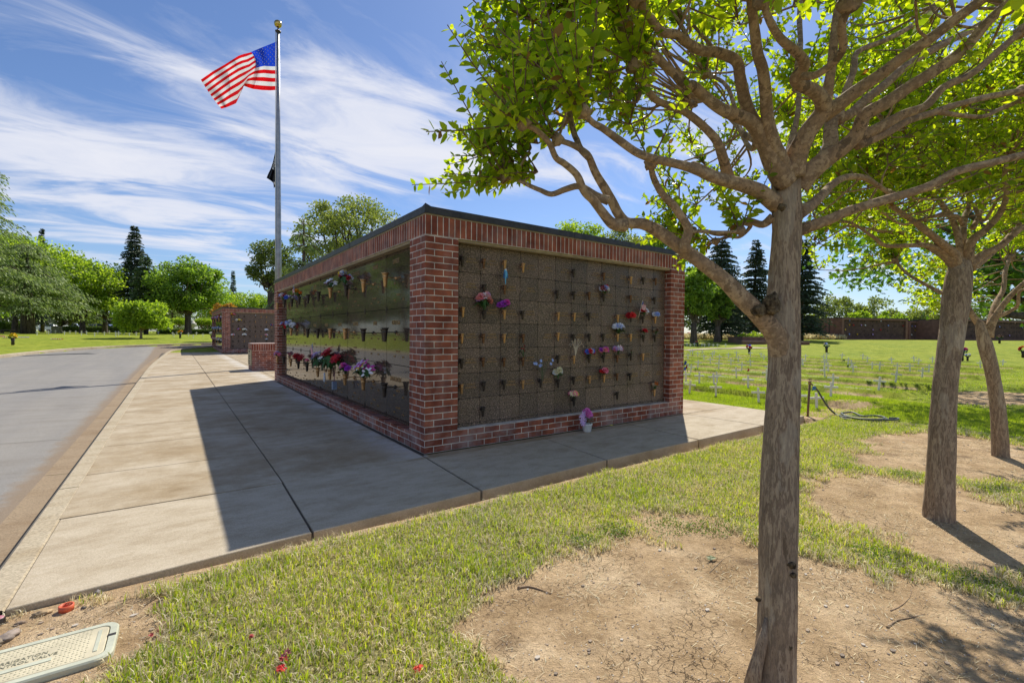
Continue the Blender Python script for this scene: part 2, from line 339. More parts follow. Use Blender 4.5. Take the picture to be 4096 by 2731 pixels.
def barkmat(name, cols, sc=7.0, stretch=.28, bump=.8, detail=55):
    m_, t, b = newmat(name); tc_ = nd(t, 'ShaderNodeTexCoord'); mp_ = nd(t, 'ShaderNodeMapping'); t.links.new(tc_.outputs['Object'], mp_.inputs[0]); mp_.inputs['Scale'].default_value = (1, 1, stretch)
    b.inputs['Roughness'].default_value = .85; spec(b, .2)
    n_ = nd(t, 'ShaderNodeTexNoise', i_Scale=sc, i_Detail=7.0, i_Roughness=.68, i_Distortion=.12); t.links.new(mp_.outputs[0], n_.inputs['Vector'])
    f_ = nd(t, 'ShaderNodeTexNoise', i_Scale=detail, i_Detail=6.0, i_Roughness=.7); t.links.new(mp_.outputs[0], f_.inputs['Vector'])
    k = len(cols); st = []
    for i, c in enumerate(cols):
        p0 = .34 + .32 * i / k; st += [(p0, c), (p0 + .32 / k * .75, c)]
    c = ramp(t, n_.outputs[0], st)
    c = mixc(t, .7, c, ramp(t, f_.outputs[0], [(.3, (.55, .53, .5)), (.7, (1.35, 1.33, 1.3))]), 'MULTIPLY'); t.links.new(c, b.inputs['Base Color'])
    hh = mathn(t, 'ADD', mathn(t, 'MULTIPLY', n_.outputs[0], 1.0), mathn(t, 'MULTIPLY', f_.outputs[0], .5))
    if name.startswith('peeling'):                    # smooth pale areas where old bark has flaked away
        mp3 = nd(t, 'ShaderNodeMapping'); t.links.new(tc_.outputs['Object'], mp3.inputs[0]); mp3.inputs['Scale'].default_value = (1, 1, .33)
        pn = nd(t, 'ShaderNodeTexNoise', i_Scale=8.0, i_Detail=5.0, i_Roughness=.55); t.links.new(mp3.outputs[0], pn.inputs['Vector']); sz = nd(t, 'ShaderNodeSeparateXYZ'); t.links.new(tc_.outputs['Object'], sz.inputs[0])
        k = mathn(t, 'ADD', pn.outputs[0], mathn(t, 'MULTIPLY', mathn(t, 'SUBTRACT', sz.outputs[2], 1.3, True), .10))
        c = mixc(t, ramp(t, k, [(.55, (0, 0, 0)), (.57, (.75, .75, .75))]), c, mixc(t, .5, (.46, .39, .30), c)); t.links.new(c, b.inputs['Base Color'])
    bp = nd(t, 'ShaderNodeBump', i_Strength=bump, i_Distance=.008); t.links.new(hh, bp.inputs['Height']); t.links.new(bp.outputs[0], b.inputs['Normal']); return m_
M_bark = barkmat('peeling crape myrtle bark', [(.20, .14, .095), (.35, .255, .175), (.26, .19, .135), (.41, .31, .215), (.24, .17, .12), (.36, .27, .185), (.50, .40, .29)], 13, .20)
M_limb = barkmat('crape myrtle limb bark', [(.19, .13, .085), (.40, .27, .165), (.30, .205, .13), (.46, .33, .21), (.26, .18, .115)], 9, 1)
M_trunk = barkmat('dark furrowed bark', [(.05, .04, .032), (.09, .072, .056), (.13, .105, .085)], 9, .2)
M_burl = barkmat('rough burl', [(.05, .035, .022), (.12, .085, .05), (.2, .15, .09)], 60, 1, 1)
# ================================================================== ground, road, sidewalk
ROWX = [5.98 + 0.0, 7.35, 9.75, 12.15, 14.55, 16.95, 19.4, 21.9, 24.3]      # grave rows in the right lawn
def vnoise(x, y, s, seed=0.0):
    """cheap smooth value noise on arrays"""
    X = x * s + seed * 17.3; Y = y * s + seed * 9.1; xi = np.floor(X).astype(np.int64); yi = np.floor(Y).astype(np.int64); fx = X - xi; fy = Y - yi
    fx = fx * fx * (3 - 2 * fx); fy = fy * fy * (3 - 2 * fy)
    def h(a, b):
        n = (a * 374761393 + b * 668265263 + int(seed * 1000) * 2147483) & 0x7fffffff; n = ((n ^ (n >> 13)) * 1274126177) & 0x7fffffff
        return ((n ^ (n >> 16)) & 0xffff) / 65535.0
    return (h(xi, yi) * (1 - fx) + h(xi + 1, yi) * fx) * (1 - fy) + (h(xi, yi + 1) * (1 - fx) + h(xi + 1, yi + 1) * fx) * fy
DIRT = [(0.12, -3.34, .95, .97), (-.45, -2.95, .62, .55), (0.35, -4.2, 1.5, 1.0), (2.35, -3.25, .98, .78), (1.9, -3.65, .7, .45), (3.7, -2.95, .8, .5), (4.65, -3.05, 1.3, .85), (3.4, -4.4, .9, .5), (11.9, -2.2, 1.6, .75),
        (-2.52, -1.80, .42, .42), (-2.9, -2.3, .5, .6), (-2.05, -1.42, .28, .10)]
def grass_amt(x, y):
    """1 where turf grows, 0 on bare soil"""
    x = np.asarray(x, float); y = np.asarray(y, float)
    e = (vnoise(x, y, 2.3, 1) - .5) * .5 + (vnoise(x, y, 7, 2) - .5) * .35 + (vnoise(x, y, 21, 3) - .5) * .2
    d = np.full(x.shape, 9.0)
    for cx, cy, rx, ry in DIRT: d = np.minimum(d, np.hypot((x - cx) / rx, (y - cy) / ry))
    g = sstep(.90, 1.12, d + e)
    # strips of turf left between the bare rings
    def strip(a, b, w):
        ax, ay = a; bx, by = b; L2 = (bx - ax) ** 2 + (by - ay) ** 2; t = np.clip(((x - ax) * (bx - ax) + (y - ay) * (by - ay)) / L2, 0, 1)
        return 1 - sstep(w * .6, w * 1.2, np.hypot(x - ax - t * (bx - ax), y - ay - t * (by - ay)) + e * .35)
    g = np.maximum(g, .8 * strip((1.02, -2.9), (1.35, -4.3), .17)); g = np.maximum(g, .8 * strip((3.15, -2.75), (3.5, -3.75), .14))
    # worn edge beside the slab
    g = g * sstep(.02, .12, np.where((x < 5.9) & (y < 0), (-1.40 - y), 9) + e * .10 + .02)
    g = g * np.where((x > 5.6) & (x < 8.5) & (np.abs(y + 1.15) < .25), .35, 1)
    for rx in ROWX[1:]:
        g = g * (1 - .75 * (np.exp(-((x - rx - .12) / .09) ** 2)) * (y > -1.0) * (vnoise(x, y, .9, 4) > .32))
    return g
def rowz(x, y):
    """shallow terraces of the grave rows"""
    z = np.zeros_like(x)
    for rx in ROWX[1:]:
        d = x - rx; z = z + np.where(y > -1.2, 1, 0) * (sstep(.12, .22, d) - sstep(.3, 2.2, d)) * .11
    return z
def gz(x, y):
    x = np.asarray(x, float); y = np.asarray(y, float)
    z = zt(x, y) - .055 + rowz(x, y) + (vnoise(x, y, .8, 6) - .5) * .03 * sstep(0, .5, -1.5 - y) + (vnoise(x, y, 5, 8) - .5) * .010
    z = z + .038 * sstep(-.6, -1.3, y) * sstep(7.5, 5.5, x)
    z = z - .012 * (1 - grass_amt(x, y))
    return z
def kerbx(y):                                         # road edge beside the sidewalk
    return -2.75 + np.where(y > 12, .0016 * (y - 12) ** 2, 0)
def farx(y):                                          # far edge of the road
    y = np.asarray(y, float)
    return np.interp(y, [-30, 5, 15, 22, 26, 31.6, 35.3, 38.4, 40.5, 42], [-11.2, -10.2, -9.6, -9.0, -8.39, -7.03, -4.71, .37, 6.5, 14])
def neary(x):                                         # south edge of the road once it has turned right
    return np.interp(x, [-2.4, -1.6, -.6, .3, 2, 6, 14], [28.8, 30.9, 32.8, 34.3, 35.2, 36.2, 37.6])
def axis(a, segs):
    o = [a]
    for b, st in segs:
        n = max(1, int(round((b - o[-1]) / st))); o += list(np.linspace(o[-1], b, n + 1)[1:])
    return np.array(o)
gx = axis(-260, [(-60, 20), (-15, 3), (-3.4, .6), (-2.9, .05), (6, .035), (9, .08), (26, .11), (40, .5), (120, 4), (300, 20)])
gy = axis(-120, [(-20, 10), (-7, .8), (-5, .12), (-1.3, .035), (-.9, .1), (6, .3), (30, .5), (45, .8), (120, 4), (300, 20)])
X, Y = np.meshgrid(gx, gy); Z = gz(X, Y)
hidden = ((X > -2.72) & (X < 5.7) & (Y > -1.34) & (Y < .9)) | ((X > -2.72) & (X < 5.6) & (Y > -1.34) & (Y < 27.4))
road = ((X < kerbx(Y) + .06) & (X > farx(Y) - .12) & (Y < 30)) | ((Y >= 28.7) & (X >= farx(Y) - .1) & (Y > neary(X)) & (X < 14) & (Y < np.interp(X, [-8.4, -7, -4.7, .4, 6.5, 14], [26, 31.6, 35.3, 38.4, 40.5, 42])))
Z = np.where(hidden | road, Z - .30, Z)
ny, nx = X.shape
idx = np.arange(ny * nx).reshape(ny, nx)
F = np.stack([idx[:-1, :-1], idx[:-1, 1:], idx[1:, 1:], idx[1:, :-1]], -1).reshape(-1, 4)
GA = grass_amt(X, Y)
def ground_mat():
    m_, t, b = newmat('lawn and soil'); b.inputs['Roughness'].default_value = .95; spec(b, .1)
    tc_ = nd(t, 'ShaderNodeTexCoord'); P = tc_.outputs['Object']
    at_ = nd(t, 'ShaderNodeAttribute', attribute_name='turf')
    def nz(s, d=5.0, r=.6, di=0.0):
        n = nd(t, 'ShaderNodeTexNoise', i_Scale=s, i_Detail=d, i_Roughness=r, i_Distortion=di); t.links.new(P, n.inputs['Vector']); return n.outputs[0]
    big = nz(.35, 4); mid_ = nz(2.2, 5); fine = nz(38, 5, .75); vf = nz(160, 3, .8)
    g = ramp(t, mid_, [(.30, (.15, .20, .02)), (.5, (.26, .31, .035)), (.72, (.38, .40, .07))])
    g = mixc(t, .55, g, ramp(t, fine, [(.30, (.45, .5, .4)), (.7, (1.4, 1.35, 1.2))]), 'MULTIPLY')
    g = mixc(t, .5, g, ramp(t, big, [(.35, (.75, .85, .8)), (.65, (1.2, 1.1, 1.1))]), 'MULTIPLY')
    sepp = nd(t, 'ShaderNodeSeparateXYZ'); t.links.new(P, sepp.inputs[0])
    # thin dry turf near the trees
    dry = mathn(t, 'MULTIPLY', mathn(t, 'MULTIPLY', mathn(t, 'SUBTRACT', -1.2, sepp.outputs[1]), 3.0, True), mathn(t, 'SUBTRACT', 7.5, sepp.outputs[0], True), True)
    g = mixc(t, mathn(t, 'MULTIPLY', dry, .75), g, ramp(t, fine, [(.3, (.12, .09, .04)), (.55, (.34, .28, .14)), (.8, (.58, .49, .29))]))
    s = ramp(t, mid_, [(.3, (.42, .29, .16)), (.55, (.60, .44, .27)), (.75, (.72, .56, .37))])
    s = mixc(t, .75, s, ramp(t, nz(7, 6, .7), [(.34, (.66, .62, .58)), (.62, (1.12, 1.12, 1.12))]), 'MULTIPLY')
    s = mixc(t, .7, s, ramp(t, fine, [(.28, (.55, .5, .45)), (.5, (1, 1, 1)), (.75, (1.22, 1.2, 1.18))]), 'MULTIPLY')
    s = mixc(t, .4, s, ramp(t, vf, [(.3, (.55, .52, .5)), (.7, (1.35, 1.35, 1.35))]), 'MULTIPLY')
    vn = nd(t, 'ShaderNodeTexVoronoi', feature='DISTANCE_TO_EDGE', i_Scale=19.0); 
    wn = nd(t, 'ShaderNodeTexNoise', i_Scale=9.0, i_Detail=4.0); t.links.new(P, wn.inputs['Vector'])
    wm = nd(t, 'ShaderNodeVectorMath', operation='MULTIPLY_ADD'); t.links.new(wn.outputs['Color'], wm.inputs[0]); wm.inputs[1].default_value = (.16, .16, .16); t.links.new(P, wm.inputs[2]); t.links.new(wm.outputs[0], vn.inputs['Vector'])
    crk = mathn(t, 'MULTIPLY', ramp(t, vn.outputs['Distance'], [(0, (1, 1, 1)), (.035, (0, 0, 0))]), ramp(t, nz(2.6, 4), [(.50, (0, 0, 0)), (.62, (1, 1, 1))]))
    s = mixc(t, mathn(t, 'MULTIPLY', crk, .6), s, (.10, .065, .04))
    # loose darker soil heaps
    hp = nd(t, 'ShaderNodeTexVoronoi', i_Scale=2.4); t.links.new(wm.outputs[0], hp.inputs['Vector'])
    s = mixc(t, mathn(t, 'MULTIPLY', ramp(t, hp.outputs['Distance'], [(.05, (1, 1, 1)), (.24, (0, 0, 0))]), .75), s, mixc(t, .8, (.19, .125, .075), ramp(t, vf, [(.3, (.5, .5, .5)), (.7, (1.3, 1.3, 1.3))]), 'MULTIPLY'))
    fac = mathn(t, 'ADD', at_.outputs['Fac'], mathn(t, 'MULTIPLY', mathn(t, 'SUBTRACT', fine, .5), .9), True)
    fac = ramp(t, fac, [(.35, (0, 0, 0)), (.62, (1, 1, 1))])
    t.links.new(mixc(t, fac, s, g), b.inputs['Base Color'])
    h = mathn(t, 'ADD', mathn(t, 'MULTIPLY', fine, 1.0), mathn(t, 'ADD', mathn(t, 'MULTIPLY', crk, -.8), mathn(t, 'MULTIPLY', vf, .5)))
    bp = nd(t, 'ShaderNodeBump', i_Strength=.9, i_Distance=.02); t.links.new(h, bp.inputs['Height']); t.links.new(bp.outputs[0], b.inputs['Normal'])
    return m_
npmesh('ground', np.stack([X, Y, Z], -1).reshape(-1, 3), F, ground_mat(), smooth=True, attr={'turf': GA.ravel()}, kind='structure')

# road: strip mesh between the near and far edges, then bending to the right
V = []; ys = np.concatenate([np.linspace(-40, 10, 30), np.linspace(11, 28, 18)])
NS = 14; rows = []
for y in ys: rows.append([(float(kerbx(y)) - .20, y), (float(farx(y)) + .10, y)])
for xn, yn, xf, yf in ((-2.55, 28.9, -8.2, 26.9), (-2.35, 29.6, -7.9, 28.4), (-1.95, 30.5, -7.3, 30.6), (-1.3, 31.8, -6.5, 32.6), (-.4, 33.2, -5.2, 34.75), (.4, 34.3, -3.0, 36.6), (2, 35.2, .4, 38.3), (6, 36.2, 6.4, 40.4), (14, 37.7, 14, 41.8), (30, 40.5, 30, 44.6)):
    rows.append([(xn, yn), (xf, yf)])
for a, b in rows:
    for k in range(NS + 1):
        t_ = k / NS; x = a[0] + (b[0] - a[0]) * t_; y = a[1] + (b[1] - a[1]) * t_
        V.append((x, y, float(zt(x, y)) - .115 + .05 * math.sin(math.pi * t_)))
F = [(r * (NS + 1) + k, (r + 1) * (NS + 1) + k, (r + 1) * (NS + 1) + k + 1, r * (NS + 1) + k + 1) for r in range(len(rows) - 1) for k in range(NS)]
def asphalt():
    m_ = M_asph; t = m_.node_tree; b = t.nodes['Principled BSDF']; src = b.inputs['Base Color'].links[0].from_socket
    tc_ = nd(t, 'ShaderNodeTexCoord'); mp_ = nd(t, 'ShaderNodeMapping'); t.links.new(tc_.outputs['Object'], mp_.inputs[0]); mp_.inputs['Scale'].default_value = (1.3, .12, 1)
    n_ = nd(t, 'ShaderNodeTexNoise', i_Scale=1.0, i_Detail=5.0, i_Roughness=.6); t.links.new(mp_.outputs[0], n_.inputs['Vector'])
    c = mixc(t, .6, src, ramp(t, n_.outputs[0], [(.35, (.82, .83, .86)), (.65, (1.12, 1.1, 1.06))]), 'MULTIPLY')
    sp_ = nd(t, 'ShaderNodeSeparateXYZ'); t.links.new(tc_.outputs['Object'], sp_.inputs[0])
    for cy in (11.4, 21.0, 3.2, 16.2):               # transverse cracks in the old paving
        q = mathn(t, 'ABSOLUTE', mathn(t, 'SUBTRACT', mathn(t, 'ADD', sp_.outputs[1], mathn(t, 'ADD', mathn(t, 'MULTIPLY', sp_.outputs[0], .12), mathn(t, 'MULTIPLY', n_.outputs[0], .25))), cy))
        c = mixc(t, mathn(t, 'MULTIPLY', mathn(t, 'LESS_THAN', q, .012), .6), c, (.06, .055, .05))
    # soil washed along the gutter and fine grit
    en = nd(t, 'ShaderNodeTexNoise', i_Scale=5.0, i_Detail=8.0, i_Roughness=.7); t.links.new(tc_.outputs['Object'], en.inputs['Vector'])
    eg = mathn(t, 'ADD', mathn(t, 'MULTIPLY', mathn(t, 'ADD', sp_.outputs[0], 3.20), 6.0), mathn(t, 'MULTIPLY', mathn(t, 'SUBTRACT', en.outputs[0], .5), 2.2))
    c = mixc(t, ramp(t, eg, [(.2, (0, 0, 0)), (.9, (.8, .8, .8))]), c, (.24, .175, .115))
    gv = nd(t, 'ShaderNodeTexNoise', i_Scale=260.0, i_Detail=2.0); t.links.new(tc_.outputs['Object'], gv.inputs['Vector']); c = mixc(t, .5, c, ramp(t, gv.outputs[0], [(.35, (.6, .6, .6)), (.65, (1.35, 1.35, 1.35))]), 'MULTIPLY')
    t.links.new(c, b.inputs['Base Color'])
asphalt()
npmesh('road', V, F, M_asph, kind='structure')
# kerbs and gutter
def sweep(name, path, prof, mat_, mi=None):
    """sweep an (offset,z) profile along a list of (x,y); positive offset is to the left of travel"""
    V = []; n = len(prof)
    for i, (x, y) in enumerate(path):
        a = path[max(i - 1, 0)]; c = path[min(i + 1, len(path) - 1)]; dx = c[0] - a[0]; dy = c[1] - a[1]; l = math.hypot(dx, dy)
        for o, z in prof: px = x - dy / l * o; py = y + dx / l * o; V.append((px, py, z + float(zt(px, py))))
    F = [(i * n + k, (i + 1) * n + k, (i + 1) * n + k + 1, i * n + k + 1) for i in range(len(path) - 1) for k in range(n - 1)]
    return V, F
near_path = [(float(kerbx(y)) + .12, y) for y in np.linspace(-1.38, 27.8, 60)]
tailp = [tuple(p[:2]) for p in crv([(-2.2, 28.2), (-2.05, 29.2), (-1.5, 30.8), (-.5, 32.6), (.5, 33.9), (2.1, 34.8), (6, 35.8), (14, 37.3)], 4)]
prof = [(0, -.2), (0, -.008), (.008, 0), (.115, 0), (.135, -.02), (.142, -.115)]
m1 = MB()
for seg in range(0, 60, 1): pass
def kerb_segments(path, prof, gap_every=1.9):
    mb = MB(); cur = [path[0]]; acc_ = 0
    for a, b in zip(path[:-1], path[1:]):
        acc_ += math.dist(a, b); cur.append(b)
        if acc_ > gap_every:
            V, F = sweep('', cur, prof, None); mb.add(V, F)
            dx = (b[0] - a[0]) / math.dist(a, b) * .012; dy = (b[1] - a[1]) / math.dist(a, b) * .012; cur = [(b[0] + dx, b[1] + dy)]; acc_ = 0
    if len(cur) > 1: V, F = sweep('', cur, prof, None); mb.add(V, F)
    return mb
full = near_path + tailp
kerb_segments(full, prof).build('kerb', M_kerb, kind='structure')
gprof = [(.142, -.113), (.30, -.108), (.36, -.104), (.37, -.13)]
kerb_segments(full[:-12], gprof, 2.6).build('gutter', M_gut, kind='structure')
fpath = [(float(farx(y)), y) for y in np.linspace(-40, 25, 30)] + [tuple(p[:2]) for p in crv([(-8.3, 26.2), (-7.9, 28.6), (-7.03, 31.6), (-5.9, 33.7), (-4.71, 35.3), (-2.4, 36.9), (.37, 38.4), (6.5, 40.5), (14, 42), (30, 44.8)], 4)]
fprof = [(.16, -.2), (.16, .01), (.14, .02), (.02, .02), (0, 0), (-.02, -.13)]
kerb_segments(fpath, fprof, 3.0).build('kerb', M_kerb, kind='structure')

# sidewalk slabs, each cast panel a little different in height, with open joints
sw = MB(); base_z = -.012
sw.box(-2.60, 5.60, -1.10, -.0, -.16, base_z, 1); sw.box(-2.60, -.2, -1.20, -1.10, -.16, base_z, 1); sw.box(-2.62, 0.02, 0, 27.4, -.16, base_z, 1)
xs = [-2.632, -1.318, -.035]; ysj = [-1.385, -.17, .955, 2.14, 3.38, 4.66, 5.95, 7.13, 8.28, 9.9, 11.45, 13.5, 15.6, 17.7, 19.6, 21.5, 23.4, 25.4, 27.5]
rs = random.Random(3); g_ = .006
def slab(x0, x1, y0, y1, jl=1): sw.bbox(x0 + g_, x1 - g_, y0 + g_, y1 - g_, -.15, rs.uniform(-.0015, .0015), .004)
def slabq(pts):                                        # quadrilateral slab
    c = np.mean(pts, 0); q = [tuple(c + (np.array(p) - c) * (1 - .008)) for p in pts]; z = rs.uniform(-.001, .001)
    sw.add([(x, y, -.15) for x, y in q] + [(x, y, z - .004) for x, y in q] + [(c[0] + (x - c[0]) * .994, c[1] + (y - c[1]) * .994, z) for x, y in q],
           [(0, 1, 5, 4), (1, 2, 6, 5), (2, 3, 7, 6), (3, 0, 4, 7), (4, 5, 9, 8), (5, 6, 10, 9), (6, 7, 11, 10), (7, 4, 8, 11), (8, 9, 10, 11)])
kx = lambda y: float(kerbx(y)) + .118
for j in range(len(ysj) - 1):
    y0, y1 = ysj[j], ysj[j + 1]
    if j == 0:
        slabq([(kx(0), -1.385), (-1.35, -1.305), (-1.325, -.175), (kx(0), -.175)]); slabq([(-1.345, -1.305), (-.11, -1.25), (-.04, -.04), (-1.32, -.175)]); continue
    for i in range(2):
        if i == 0:
            for a, b in ((y0, y1),): sw.add([(kx(a), a + g_, -.15), (-1.32 - g_, a + g_, -.15), (-1.32 - g_, b - g_, -.15), (kx(b), b - g_, -.15), (kx(a), a + g_, 0), (-1.32 - g_, a + g_, 0), (-1.32 - g_, b - g_, 0), (kx(b), b - g_, 0)],
                                            [(4, 5, 6, 7), (0, 1, 5, 4), (1, 2, 6, 5), (2, 3, 7, 6), (3, 0, 4, 7)])
        elif y1 < 23.5 or y0 > 23: slab(-1.32, -.04 if y1 < 8.7 else 0.1, y0, y1)
slab(-1.32, 0.0, 23.4, 27.5)
slabq([(-.10, -1.25), (1.36, -1.185), (1.47, -.03), (-.03, -.03)])
slabq([(1.37, -1.185), (2.9, -1.18), (2.98, -.03), (1.47, -.03)]); slabq([(2.91, -1.18), (4.40, -1.17), (4.33, -.03), (2.98, -.03)])
slabq([(4.41, -1.17), (5.72, -1.15), (5.76, -.04), (4.33, -.04)]); slabq([(4.345, -.03), (5.76, -.04), (5.76, 1.0), (4.345, 1.2)]); slabq([(4.345, 1.2), (5.76, 1.0), (5.7, 3.5), (4.345, 3.5)]); slabq([(4.345, 3.5), (5.7, 3.5), (5.7, 8.7), (4.345, 8.7)])
for y0, y1 in ((8.72, 11.0), (11.0, 14.0), (14.0, 17), (17, 20), (20, 23)):
    for x0 in (.1, 1.6, 3.1, 4.6): slab(x0, x0 + 1.5, y0, y1)
for y0, y1 in ((23, 25.1),):
    for x0 in (.1, 1.6, 3.1): slab(x0, x0 + 1.5, y0, y1)
def walkmat():
    m_ = M_walk; t = m_.node_tree; b = t.nodes['Principled BSDF']; src = b.inputs['Base Color'].links[0].from_socket
    tc_ = nd(t, 'ShaderNodeTexCoord'); sp_ = nd(t, 'ShaderNodeSeparateXYZ'); t.links.new(tc_.outputs['Object'], sp_.inputs[0])
    mq = nd(t, 'ShaderNodeMapping'); mq.inputs['Scale'].default_value = (.9, 1.7, 1); t.links.new(tc_.outputs['Object'], mq.inputs[0]); n_ = nd(t, 'ShaderNodeTexNoise', i_Scale=3.4, i_Detail=12.0, i_Roughness=.76, i_Distortion=.2); t.links.new(mq.outputs[0], n_.inputs['Vector'])
    # brown run-off stain along the edges of the slabs
    e1 = mathn(t, 'SUBTRACT', 1.0, mathn(t, 'MULTIPLY', mathn(t, 'ABSOLUTE', mathn(t, 'ADD', sp_.outputs[1], .75)), .9), True)
    st = mathn(t, 'MULTIPLY', ramp(t, n_.outputs[0], [(.44, (0, 0, 0)), (.66, (1, 1, 1))]), mathn(t, 'ADD', mathn(t, 'MULTIPLY', e1, .2), .42), True)
    c = mixc(t, st, src, (.60, .53, .42), 'MULTIPLY')
    # pale lime crust where water sits against the wall
    w = mathn(t, 'MULTIPLY', mathn(t, 'SUBTRACT', 1.0, mathn(t, 'MULTIPLY', mathn(t, 'ABSOLUTE', mathn(t, 'ADD', sp_.outputs[0], .10)), 3.2), True), mathn(t, 'MULTIPLY', mathn(t, 'GREATER_THAN', sp_.outputs[1], -.1), mathn(t, 'LESS_THAN', sp_.outputs[0], 0.0)))
    c = mixc(t, mathn(t, 'MULTIPLY', w, ramp(t, n_.outputs[0], [(.35, (0, 0, 0)), (.6, (.75, .75, .75))])), c, (.72, .72, .72))
    # the older slabs beyond the first strip carry more grime
    old = mathn(t, 'GREATER_THAN', sp_.outputs[1], -.17)
    bl = nd(t, 'ShaderNodeTexNoise', i_Scale=1.15, i_Detail=9.0, i_Roughness=.7); t.links.new(tc_.outputs['Object'], bl.inputs['Vector'])
    c = mixc(t, mathn(t, 'MULTIPLY', old, ramp(t, bl.outputs[0], [(.40, (0, 0, 0)), (.62, (.85, .85, .85))])), c, (.66, .58, .46), 'MULTIPLY')
    t.links.new(c, b.inputs['Base Color'])
walkmat()
sw.build('sidewalk', [M_walk, M_groove], kind='structure')
